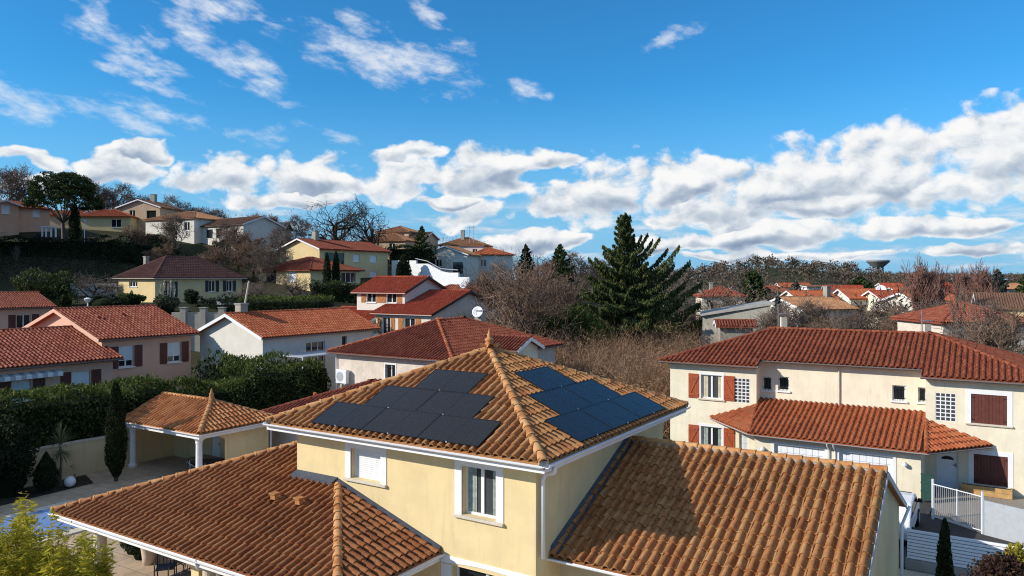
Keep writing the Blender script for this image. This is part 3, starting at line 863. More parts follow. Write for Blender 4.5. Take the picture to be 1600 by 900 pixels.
def volume(root, fr, kind, rect, zg, ze, sl, wall, tile, oh=0.4, opens=(), lod=1, gut='zinc', chimneys=(), caps=True, det=1, win_mat='white_paint', verge='white_paint', wall_depth=.2, cap_mat=None):
    """one block of a house: walls with openings, tiled roof, gutters, chimneys (parts of root). rect = eave rectangle"""
    A0, A1, B0, B1 = rect; a0, a1, b0, b1 = A0+oh, A1-oh, B0+oh, B1-oh
    zt = ze+sl*oh-0.13 if kind == 'hip' else ze-.02
    P, L, E, zr = roof_planes(kind, A0, A1, B0, B1, ze, sl)
    mb = MB(); sides = {'-b': (b0, a0, a1), '+b': (b1, a0, a1), '-a': (a0, b0, b1), '+a': (a1, b0, b1)}
    for sd, (pos, s0, s1) in sides.items():
        wl = Wall(fr, sd, pos); hs = [o[1] for o in opens if o[0] == sd]
        zw = ze+sl*oh-0.13
        panel(mb, wl, s0, s1, zg, zw, hs, wall_depth)
        gab = (kind == 'ra' and sd in ('-a', '+a')) or (kind == 'rb' and sd in ('-b', '+b'))
        if gab: mb.poly(wl(s0, zw), wl(s1, zw), wl((s0+s1)/2, zr-0.13))
    mb.build('wall', wall, root)
    for o in opens:
        sd, h, st = o[:3]; kw = o[3] if len(o) > 3 else {}
        kw = {'detail': det, 'depth': wall_depth, 'mat': win_mat, **kw}
        window(root, Wall(fr, sd, sides[sd][0]), h, st, **kw)
    W = [[fr(*p) for p in q] for q in P]
    mb = MB(); roof_slab(mb, W); roof = mb.build('roof', tile, root)
    vis = [q for q in W if faces_cam(q)]
    put('tiles', tiles_mesh('tiles', [FaceTiles(q, lod) for q in vis], tile), roof, 'stuff')
    if caps: put('ridge_tiles', caps_mesh('ridge_tiles', [(fr(*p), fr(*q)) for p, q in L], cap_mat or tile), roof, 'stuff')
    if gut:
        for p, q, o in E:
            if (Vector(fr(*p))+Vector(fr(*q))).length == 0: continue
            gutter(roof, fr(*p), fr(*q), gut, out=fr.d(*o))
    if kind != 'hip' and verge:
        for (p, q) in [(c, R) for c, R in (((A0, B0), 0), ((A0, B1), 0), ((A1, B0), 1), ((A1, B1), 1))]:
            pass
        ends = ([(A0, -1), (A1, 1)] if kind == 'ra' else [(B0, -1), (B1, 1)])
        for pos, sg in ends:
            mb = MB(fr); e = 0.025*sg
            if kind == 'ra': q = [[(pos, B0, ze), (pos, (B0+B1)/2, zr)], [(pos, (B0+B1)/2, zr), (pos, B1, ze)]]
            else: q = [[(A0, pos, ze), ((A0+A1)/2, pos, zr)], [((A0+A1)/2, pos, zr), (A1, pos, ze)]]
            for p0, p1 in q:
                f = (lambda p, dz, k: (p[0]+(e*k if kind == 'ra' else 0), p[1]+(e*k if kind == 'rb' else 0), p[2]+dz))
                mb.hexa([f(p0, -.2, .1), f(p1, -.2, .1), f(p1, .03, .1), f(p0, .03, .1)], [f(p0, -.2, 1.2), f(p1, -.2, 1.2), f(p1, .03, 1.2), f(p0, .03, 1.2)])
            mb.build('bargeboard', verge, roof)
    for (ca, cb, cw, cd, zb, ztop) in chimneys:
        mb = MB(fr); mb.box((ca-cw/2, ca+cw/2), (cb-cd/2, cb+cd/2), (zb, ztop-.1)); o = mb.build('chimney', 'stucco_grey', roof)
        mb.F.clear(); mb.V.clear()
        mb.box((ca-cw/2-.06, ca+cw/2+.06), (cb-cd/2-.06, cb+cd/2+.06), (ztop-.1, ztop)); mb.build('chimney_cap', 'concrete', roof)
    return roof


# ------------------------------------------------------------------ terrain
CTRL = np.array([(0, 0, 0), (-30, 20, 0), (30, 20, 0), (-60, 20, 0), (60, 20, 0), (-28, 46, 0), (0, 50, 0), (30, 50, 0), (-10, 60, .2), (20, 62, .2), (45, 60, 0),
                 (-55, 48, .8), (-48, 73, 3.2), (-44, 90, 6.3), (-34, 94, 6.3), (-28, 76, 3.6), (-36, 79, 6.4), (-43, 79, 6.4), (-50, 80, 6.0), (-26, 86, 5.6), (-14, 76, 3.0), (-8, 90, 3.4), (4, 82, 2.0), (20, 80, 1.2), (40, 80, .6), (60, 80, .5),
                 (-25, 116, 8.8), (-36, 112, 9.0), (-12, 135, 8.2), (0, 120, 5.5), (20, 120, 3), (50, 120, 1.0), (100, 120, -.5), (-60, 100, 9.3), (-72, 117, 12.2), (-60, 119, 12.0), (-86, 116, 12.4),
                 (-46, 118, 10.8), (-71, 140, 17.6), (-85, 128, 17.0), (-54, 140, 16.2), (-22, 153, 13.5), (-12, 150, 9.6), (-50, 168, 18), (0, 158, 8), (30, 160, 4.5),
                 (80, 200, 0), (-110, 150, 19), (-150, 150, 20), (-100, 220, 18), (0, 220, 8), (100, 300, -1), (-98, 100, 17), (-90, 60, 3.5), (-150, 90, 12), (-150, 20, 0), (150, 20, 0), (0, -60, 0), (-120, -60, 0), (120, -60, 0), (160, 160, -1), (0, 300, 6), (-160, 300, 17)], float)


def _phi(r): return np.where(r > 1e-9, r*r*np.log(np.maximum(r, 1e-9)), 0.0)
_n = len(CTRL); _A = np.zeros((_n+3, _n+3)); _X = CTRL[:, :2]/50
_A[:_n, :_n] = _phi(np.linalg.norm(_X[:, None]-_X[None], axis=2))+np.eye(_n)*0.004
_A[:_n, _n] = 1; _A[:_n, _n+1:] = _X; _A[_n, :_n] = 1; _A[_n+1:, :_n] = _X.T
_W = np.linalg.solve(_A, np.concatenate([CTRL[:, 2], np.zeros(3)]))


def terrain_z(X, Y):
    X = np.asarray(X, float); Y = np.asarray(Y, float); sh = X.shape
    q = np.stack([X.ravel(), Y.ravel()], 1); qc = np.stack([np.clip(q[:, 0], -150, 150), np.clip(q[:, 1], -60, 300)], 1)/50
    z = _phi(np.linalg.norm(qc[:, None]-_X[None], axis=2)) @ _W[:_n]+_W[_n]+qc @ _W[_n+1:]
    flat = np.clip((q[:, 1]-58)/8, 0, 1)                      # the gardens near the camera are level
    left = np.clip((-q[:, 0]-38)/10, 0, 1)
    z = z*np.maximum(flat, left*np.clip((q[:, 1]-40)/15, 0, 1))
    far = np.clip((np.hypot(q[:, 0]*.8, q[:, 1])-280)/150, 0, 1)
    z = z*(1-far)
    def hill(cx, cy, rx, ry, h): return h*np.exp(-((q[:, 0]-cx)/rx)**2-((q[:, 1]-cy)/ry)**2)
    z += hill(175, 500, 62, 90, 16)+hill(260, 600, 80, 90, 6)+hill(420, 900, 190, 110, 6)+hill(700, 950, 260, 130, 5)+hill(70, 640, 90, 120, 4)+hill(1100, 1000, 300, 200, 10)+hill(-400, 700, 300, 200, 14)
    z += np.clip((q[:, 1]-420)/600, 0, 1)*2
    return z.reshape(sh)


def tz(x, y): return float(terrain_z(np.array([x]), np.array([y]))[0])


def make_terrain():
    def axis(lo, hi, step, far):
        near = np.arange(lo, hi+step, step); g = np.geomspace(step, far, 26)
        return np.concatenate([lo-np.cumsum(g)[::-1]*1.0, near, hi+np.cumsum(g)])
    xs = axis(-160, 160, 3.5, 900); ys = axis(-60, 300, 3.5, 900)
    X, Y = np.meshgrid(xs, ys); Z = terrain_z(X, Y)-0.05
    V = np.stack([X, Y, Z], 2).reshape(-1, 3); nx = len(xs)
    i = np.arange((len(ys)-1)*(nx-1)); r, c = i//(nx-1), i % (nx-1); k = r*nx+c
    F = np.stack([k, k+1, k+nx+1, k+nx], 1)
    o = put('ground', np_mesh('ground', V, F, 'terrain', True)); tagit(o, kind='structure')
make_terrain()


def sheet(name, fr, pts, z, mat):
    o = MB(fr).poly(*[(a, b, z) for a, b in pts]).build(name, mat); tagit(o, kind='structure'); return o
sheet('patio', G, [(28, -14), (28, 12), (9, 12), (0.5, -14)], 0.004, 'patio_stone')
sheet('terrace', G, [(17.5, -4.5), (17.5, 4), (9.4, 4), (-2, .6), (-2, -4.5)], 0.010, 'patio_stone')
sheet('planting_bed', G, [(27.8, -9), (27.8, 4.6), (26.0, 4.0), (25.2, -9)], 0.012, 'soil')
sheet('bounce_ground', G, [(0.4, -24), (-18, -24), (-18, 12.4), (0.4, 12.4)], 0.005, 'bounce_gravel')  # mostly hidden pale sheet, added to bounce sunlight onto the shaded walls
sheet('driveway', G, [(-5.2, 12.6), (-16, 12.6), (-16, 17.6), (-8.3, 17.6), (-6.4, 19), (-6.4, 24), (3, 24), (3, 19)], 0.006, 'asphalt')
sheet('forecourt', G, [(-8.3, 17.65), (-16, 17.65), (-16, 23.9), (-6.45, 23.9), (-6.45, 19.05)], 0.010, 'gravel')
sheet('lawn', G, [(60, 47), (60, 58), (56, 58), (47, 47)], 3.0, 'lawn') if False else None

# ------------------------------------------------------------------ the main house with the solar panels
def main_house():
    fr = G; ZE, SL, S = 5.14, 0.423, 9.36
    root = thing('house', 'yellow house with solar panels on its tiled pyramid roof in the foreground', 'house', fr(4.7, 4.7, 0))
    a0, a1, b0, b1 = 0.6, 8.8, 0.65, 8.8
    w1 = (5.50, 6.62, 3.74, 4.58); w2 = (1.73, 2.77, 3.36, 4.60); dr = (1.15, 3.05, 0.0, 2.02)
    mb = MB(); wl = Wall(fr, '-b', b0); zt = ZE+SL*b0-.14
    panel(mb, wl, a0, a1, 0, zt, [w1, w2, dr], .24)
    wr = Wall(fr, '-a', a0); panel(mb, wr, b0, b1, 0, ZE+SL*a0-.14, [], .2)
    wL = Wall(fr, '+a', a1); panel(mb, wL, b0, b1, 0, zt, [], .2); panel(mb, Wall(fr, '+b', b1), a0, a1, 0, zt, [], .2)
    mb.build('wall', 'stucco_yellow', root)
    # windows of the lit facade
    window(root, wl, w1, 'roller', detail=2, depth=.24, surround=.21)
    window(root, wl, w2, 'win', detail=2, depth=.24, surround=.22, curtain='curtain', pane='pane_grey')
    window(root, wl, dr, 'win', detail=1, depth=.24, leaves=2, sill=False)
    mb = MB(); n = 10
    wl.box(mb, .62, 1.1, 0, 2.02, -.02, .0); wl.box(mb, 3.1, 3.42, 0, 2.02, -.02, 0)
    lo = [wl(.62, 2.24, -.02), wl(3.42, 2.24, -.02)]; arc = [(3.42-2.8*k/n, 2.03+0.10*math.sin(math.pi*k/n)) for k in range(n+1)]
    lo += [wl(s, z, -.02) for s, z in arc]; mb.prism(lo, [wl(.62, 2.24, .01), wl(3.42, 2.24, .01)]+[wl(s, z, .01) for s, z in arc]); mb.build('door_surround', 'white_paint', root)
    # the roof: four planes over a square
    c = [(0, 0, ZE), (S, 0, ZE), (S, S, ZE), (0, S, ZE)]; T = (S/2, S/2, ZE+SL*S/2)
    planes = [[c[0], c[1], T], [c[1], c[2], T], [c[2], c[3], T], [c[3], c[0], T]]
    W = [[fr(*p) for p in q] for q in planes]
    mb = MB(); roof_slab(mb, W); roof = mb.build('roof', 'tile_main', root)
    # lower roof on the left, over the covered terrace
    zl, sl = 2.30, 0.333; A0, A1, B0, B1 = 3.42, 15.4, -3.0, 10.2
    zw = zl+sl*(b0-B0)                                                # where it meets the facade
    k = (A1-a1); zk = zl+sl*k
    low1 = [(A1, B0, zl), (a1, B0, zl), (a1, B0+k, zk)]               # left of the house wall
    low2 = [(a1, B0, zl), (A0, B0, zl), (A0+(b0-B0), b0, zw), (a1, b0, zw)]
    low3 = [(A0, B0, zl), (A0, b0, zl), (A0+(b0-B0), b0, zw)]         # right end, falling along the facade
    low4 = [(A1, B0, zl), (A1, B1, zl), (a1, B0+k, zk)]
    low5 = [(A1, B1, zl), (a1, B1, zl), (a1, B0+k, zk)]
    WL = [[fr(*p) for p in q] for q in (low1, low2, low3, low4, low5)]
    mb = MB(); roof_slab(mb, WL, .12); lroof = mb.build('lower_roof', 'tile_lower', root)
    # garage wing on the right
    zg, sg = 2.55, 0.42; GB0, GB1 = 1.3, 10.8; GM = (GB0+GB1)/2; zr = zg+sg*(GM-GB0); GA = -6.32
    gf = [(a0, GB0, zg), (GA, GB0, zg), (GA, GM, zr), (a0, GM, zr)]; gb = [(a0, GB1, zg), (GA, GB1, zg), (GA, GM, zr), (a0, GM, zr)]
    WG = [[fr(*p) for p in q] for q in (gf, gb)]
    mb = MB(); roof_slab(mb, WG, .12); groof = mb.build('garage_roof', 'tile_main', root)
    mb = MB(); wg = Wall(fr, '-a', -6.18); panel(mb, Wall(fr, '-b', 1.85), -6.18, a0, 0, zg+sg*.55-.13, [], .2)
    panel(mb, wg, 1.85, 10.25, 0, zg+sg*.55-.13, [], .2); mb.poly(wg(1.85, zg+sg*.55-.13), wg(10.25, zg+sg*.55-.13), wg(GM, zr-.13))
    panel(mb, Wall(fr, '+b', 10.25), -6.18, a0, 0, zg+sg*.55-.13, [], .2)
    mb.build('garage_wall', 'stucco_garden', root)
    mb = MB(fr)
    for (p, q) in (((GB0, zg), (GM, zr)), ((GM, zr), (GB1, zg))):
        mb.hexa([(GA-.005, p[0], p[1]-.17), (GA-.005, q[0], q[1]-.17), (GA-.005, q[0], q[1]-.015), (GA-.005, p[0], p[1]-.015)],
                [(GA-.03, p[0], p[1]-.17), (GA-.03, q[0], q[1]-.17), (GA-.03, q[0], q[1]-.015), (GA-.03, p[0], p[1]-.015)])
    mb.build('bargeboard', 'grey_metal', groof)

    # tiles: the 300 that show largest are objects, the others one mesh per roof
    FT = {'roof': [FaceTiles(q, 0) for q in W], 'lower': [FaceTiles(WL[0], 0, origin=fr(A1, B0, zl)), FaceTiles(WL[1], 0, origin=fr(A1, B0, zl))]+[FaceTiles(q, 0) for q in WL[2:]], 'garage': [FaceTiles(q, 0) for q in WG]}
    cand = []
    for key in FT:
        for fi, ft in enumerate(FT[key]):
            if ft.n.dot(CAMV-ft.O) < 0.2: continue
            for ti, (x, y) in enumerate(ft.inside):
                p = ft.O+ft.e*(x+.12)+ft.s*(y+.2); px, py = 800+1180*p.x/p.y, 436+1180*(CAM_H-p.z)/p.y
                if not (8 < px < 1592 and py < 892): continue
                vd = (CAMV-p); area = abs(ft.n.dot(vd.normalized()))/vd.length_squared
                if key == 'roof':
                    d = p.xy-CX; a, b = d.dot(UX), d.dot(VX)
                    if fi == 0 and .0 < b < 3.3 and 1.7 < a < 7.7: continue
                    if fi == 3 and .0 < a < 3.3 and 1.7 < b < 7.7: continue
                cand.append((area, key, fi, ti))
    cand.sort(reverse=True); chosen = cand[:300]
    skip = {k: {} for k in FT}; parents = {'roof': roof, 'lower': lroof, 'garage': groof}; mats = {'roof': 'tile_main', 'lower': 'tile_lower', 'garage': 'tile_main'}
    tv, tf = TT[0]; tms = {}
    for m in set(mats.values()):
        me = bpy.data.meshes.new('tile'); me.from_pydata(tv.tolist(), [], tf.tolist()); me.materials.append(MATS[m]); me.polygons.foreach_set('use_smooth', [True]*len(tf)); me.update()
        try: me.set_sharp_from_angle(angle=math.radians(50))
        except Exception: pass
        tms[m] = me
    rnd = random.Random(5)
    for _, key, fi, ti in chosen:
        skip[key].setdefault(fi, set()).add(ti); ft = FT[key][fi]; x, y = ft.inside[ti]
        o = bpy.data.objects.new('tile', tms[mats[key]]); COL.objects.link(o); o.parent = parents[key]
        M = ft.matrix(x+rnd.gauss(0, .004), y+rnd.gauss(0, .006)); o.matrix_basis = M @ Matrix.Rotation(rnd.gauss(0, .022), 4, 'Z') @ Matrix.Rotation(rnd.gauss(0, .012), 4, 'X')
    for key in FT:
        vis = [i for i, ft in enumerate(FT[key]) if ft.n.dot(CAMV-ft.O) > -0.5]
        me = tiles_mesh('tiles', [FT[key][i] for i in vis], mats[key], {vis.index(i): s for i, s in skip[key].items()})
        put('tiles', me, parents[key], 'stuff')
    # ridge tiles, one by one
    capme = bpy.data.meshes.new('ridge_tile'); capme.from_pydata(CAPV.tolist(), [], CAPF); capme.materials.append(MATS['tile_ridge']); capme.polygons.foreach_set('use_smooth', [True]*len(CAPF)); capme.update()
    try: capme.set_sharp_from_angle(angle=math.radians(40))
    except Exception: pass
    def caps(parent, p, q):
        for M in cap_matrices(p, q):
            o = bpy.data.objects.new('ridge_tile', capme); COL.objects.link(o); o.parent = parent
            o.matrix_basis = M @ Matrix.Rotation(rnd.gauss(0, .015), 4, 'Z')
        p, q = Vector(p), Vector(q); d = (q-p).normalized(); sd = d.cross(Vector((0, 0, 1))).normalized()*.115; mb = MB()
        up = Vector((0, 0, .05)); mb.hexa([p-sd-up, p+sd-up, q+sd-up, q-sd-up], [p-sd*.9+up, p+sd*.9+up, q+sd*.9+up, q-sd*.9+up]); mb.build('mortar', 'mortar', parent)
    for cc in c: caps(roof, fr(*cc), fr(*T))
    caps(lroof, fr(A1, B0, zl), fr(a1, B0+k, zk)); caps(lroof, fr(A0, B0, zl), fr(A0+(b0-B0), b0-.05, zw-.016)); caps(lroof, fr(A1, B1, zl), fr(a1, B0+k, zk))
    caps(groof, fr(GA, GM, zr), fr(a0, GM, zr))
    mb = MB(fr); mb.lathe((S/2, S/2, T[2]-.02), [(.15, 0), (.16, .10), (.11, .13), (.13, .18), (.10, .24), (.13, .28), (.145, .33), (.10, .37), (.06, .40), (.07, .46), (.045, .52), (.005, .68)], 14); mb.build('finial', 'tile_ridge', roof, smooth=True)
    # gutters, fascia, soffit
    for (p, q, o) in ((c[0], c[1], (0, -1)), (c[3], c[0], (-1, 0)), (c[1], c[2], (1, 0))): gutter(roof, fr(*p), fr(*q), 'white_lacquer', .085, .03, fr.d(*o))
    mb = MB(fr)
    for (A, B) in (((-.005, S+.005), (.01, .04)), ((.01, .04), (.045, S)), ((S-.04, S-.01), (.045, S))): mb.box(A, B, (ZE-.235, ZE-.142))
    mb.build('fascia', 'white_paint', roof)
    mb = MB(fr); mb.box((.045, S-.045), (.045, b0+.0), (ZE-.225, ZE-.205)); mb.box((.045, a0), (b0, S-.05), (ZE-.225, ZE-.205)); mb.build('soffit', 'white_paint', roof)
    gutter(lroof, fr(A1, B0, zl), fr(A0, B0, zl), 'white_lacquer', .075, .03, fr.d(0, -1)); gutter(lroof, fr(A0, B0, zl), fr(A0, b0, zl), 'white_lacquer', .075, .03, fr.d(-1, 0)); gutter(lroof, fr(A1, B0, zl), fr(A1, B1, zl), 'white_lacquer', .075, .03, fr.d(1, 0))
    mb = MB(fr); mb.box((A0+.02, A1-.02), (B0+.02, B0+.05), (zl-.24, zl-.125)); mb.box((A0+.02, A0+.05), (B0+.06, b0), (zl-.24, zl-.125)); mb.box((A1-.05, A1-.02), (B0+.06, B1), (zl-.24, zl-.125)); mb.build('fascia', 'white_paint', lroof)
    gutter(groof, fr(a0, GB0, zg), fr(GA, GB0, zg), 'white_lacquer', .075, .03, fr.d(0, -1)); gutter(groof, fr(a0, GB1, zg), fr(GA, GB1, zg), 'white_lacquer', .075, .03, fr.d(0, 1))
    # lead flashings
    mb = MB(fr); mb.hexa([(a1, b0-.24, zw-.015), (A0+b0-B0+.05, b0-.24, zw-.015), (A0+b0-B0+.05, b0-.006, zw+.03), (a1, b0-.006, zw+.03)], [(a1, b0-.24, zw+.075), (A0+b0-B0+.05, b0-.24, zw+.075), (A0+b0-B0+.05, b0-.006, zw+.17), (a1, b0-.006, zw+.17)]); mb.build('flashing', 'lead', lroof)
    mb = MB(fr); mb.hexa([(a0-.006, GB0+.05, zg+.02), (a0-.22, GB0+.05, zg+.02), (a0-.22, GM, zr), (a0-.006, GM, zr)], [(a0-.006, GB0+.05, zg+.22), (a0-.10, GB0+.05, zg+.10), (a0-.10, GM, zr+.09), (a0-.006, GM, zr+.20)]); mb.build('flashing', 'lead', groof)
    mb = MB(fr); mb.hexa([(A0, b0-.16, zl+.02), (A0, b0-.006, zl+.02), (A0+b0-B0, b0-.006, zw+.02), (A0+b0-B0, b0-.16, zw+.02)], [(A0, b0-.10, zl+.10), (A0, b0-.006, zl+.14), (A0+b0-B0, b0-.006, zw+.14), (A0+b0-B0, b0-.10, zw+.10)]); mb.build('flashing', 'lead', lroof)
    # downpipes
    mb = MB(fr); mb.tube([(-.06, .42, ZE-.10), (-.02, .44, ZE-.30), (.42, .78, ZE-.48), (.49, .80, ZE-.62), (.49, .80, zg+.10)], .05, 10); mb.build('downpipe', 'white_lacquer', root, smooth=True)
    mb = MB(fr); mb.tube([(8.35, B0-.05, zl-.08), (8.35, B0+.05, zl-.30), (8.45, -2.3, zl-.42), (8.45, -2.3, 0)], .045, 8); mb.build('downpipe', 'white_lacquer', root, smooth=True)
    mb = MB(fr); mb.tube([(-6.42, GB1-.05, zg-.05), (-6.35, GB1-.1, zg-.25), (-6.26, 10.2, zg-.5), (-6.26, 10.2, 0)], .045, 8); mb.build('downpipe', 'white_lacquer', root, smooth=True)
    # vent tiles on the lower roof
    for (a, b) in ((8.25, -.55), (7.30, -.52)):
        z = zl+sl*(b-B0)+.07; mb = MB(fr)
        mb.box((a-.09, a+.09), (b-.16, b-.02), (z+.02, z+.16)); mb.box((a-.12, a+.12), (b-.20, b+.02), (z+.16, z+.20)); mb.box((a-.10, a+.10), (b-.02, b+.12), (z-.02, z+.06)); mb.build('vent_tile', 'tile_ridge', lroof)
    # terrace columns, ground floor walls under the lower roof
    for (a, b) in ((14.3, -2.15), (9.0, -2.15), (14.3, 3.5)):
        mb = MB(fr); mb.lathe((a, b, 0), [(.26, 0), (.26, .10), (.22, .13), (.19, .2), (.18, 1.75), (.20, 1.78), (.20, 1.82), (.18, 1.85), (.23, 1.98), (.25, 2.02), (.25, 2.10)], 16); mb.build('column', 'stone_sill', root, smooth=False)
    mb = MB(fr); mb.box((9.0, 14.5), (-2.28, -2.02), (2.08, 2.20)); mb.box((14.17, 14.43), (-2.02, 9.6), (2.08, 2.20)); mb.build('beam', 'white_paint', root)
    mb = MB(fr); mb.box((10.7, 11.05), (-1.3, -.95), (0, 2.4)); mb.box((8.82, 10.4), (1.5, 8.8), (0, 2.5)); mb.build('terrace_wall', 'stucco_yellow', root)
    return root
main_house()


def solar_panels():
    """twelve modules, rows of one, two and three on each of two slopes"""
    ZE, SL = 5.14, 0.423; cs = 1/math.sqrt(1+SL*SL); PW, PH = 1.905, 1.03
    rows = {3: (0.08, [1.84+PW*k for k in range(3)]), 2: (1.10, [2.73+PW*k for k in range(2)]), 1: (2.13, [3.65])}
    names = {3: ['right-hand', 'middle', 'left-hand'], 2: ['right-hand', 'left-hand'], 1: ['single']}
    rown = {3: 'bottom row', 2: 'second row', 1: 'top row'}
    def build(P, label, grp):
        """P(s, t, n): s along the eave, t up the slope (plan metres), n above the tiles"""
        c = P(PW/2, PH/2, .1)
        root = thing('solar_panel', label, 'solar panel', c, grp); g = .006
        mb = MB()
        def bx(s0, s1, t0, t1, n0, n1): mb.hexa([P(s0, t0, n0), P(s1, t0, n0), P(s1, t1, n0), P(s0, t1, n0)], [P(s0, t0, n1), P(s1, t0, n1), P(s1, t1, n1), P(s0, t1, n1)])
        e = .018
        bx(g, PW-g, g, g+e, .105, .145); bx(g, PW-g, PH-g-e, PH-g, .105, .145); bx(g, g+e, g+e, PH-g-e, .105, .145); bx(PW-g-e, PW-g, g+e, PH-g-e, .105, .145)
        bx(PW/2-.006, PW/2+.006, g+e, PH-g-e, .130, .1405); mb.build('frame', 'panel_frame', root)
        mb = MB(); cells = [P(g+e, g+e, .138), P(PW-g-e, g+e, .138), P(PW-g-e, PH-g-e, .138), P(g+e, PH-g-e, .138)]; mb.poly(*cells)
        o = mb.build('cells', 'panel_cells', root); uv = o.data.uv_layers.new(name='UVMap')
        for i, q in enumerate(((0, 0), (PW, 0), (PW, PH/cs), (0, PH/cs))): uv.data[i].uv = q
        mb = MB(); bx(g+e, PW-g-e, g+e, PH-g-e, .110, .118); mb.build('backing', 'panel_backing', root)
        mb = MB(); bx(.25, PW-.25, .22, .26, .065, .104); bx(.25, PW-.25, PH-.26, PH-.22, .065, .104); mb.build('rail', 'grey_metal', root)
        mb = MB(); bx(PW*.5-.02, PW*.5+.02, -.006, g+.01, .12, .149); mb.build('clamp', 'grey_metal', root)
    nrm = Vector((0, 0, 1))
    for side in (0, 1):
        for r, (t0, ss) in rows.items():
            for k, s0 in enumerate(ss):
                if side == 0:
                    def P(s, t, n, s0=s0, t0=t0): return G(s0+s, t0+t-n*SL*cs, ZE+SL*(t0+t)+n*cs)
                    nm = names[r][k]; lab = f'black solar panel, {nm} one in the {rown[r]} on the sunlit left roof slope' if nm != 'single' else 'black solar panel standing alone as the top row on the left roof slope'
                else:
                    def P(s, t, n, s0=s0, t0=t0): return G(t0+t-n*SL*cs, s0+s, ZE+SL*(t0+t)+n*cs)
                    nm = {'right-hand': 'nearest', 'middle': 'middle', 'left-hand': 'farthest', 'single': 'single'}[names[r][k]]
                    lab = f'dark blue solar panel, {nm} one in the {rown[r]} on the right roof slope' if nm != 'single' else 'dark blue solar panel alone in the top row on the right roof slope'
                build(P, lab, 'solar panels on the yellow house')
solar_panels()

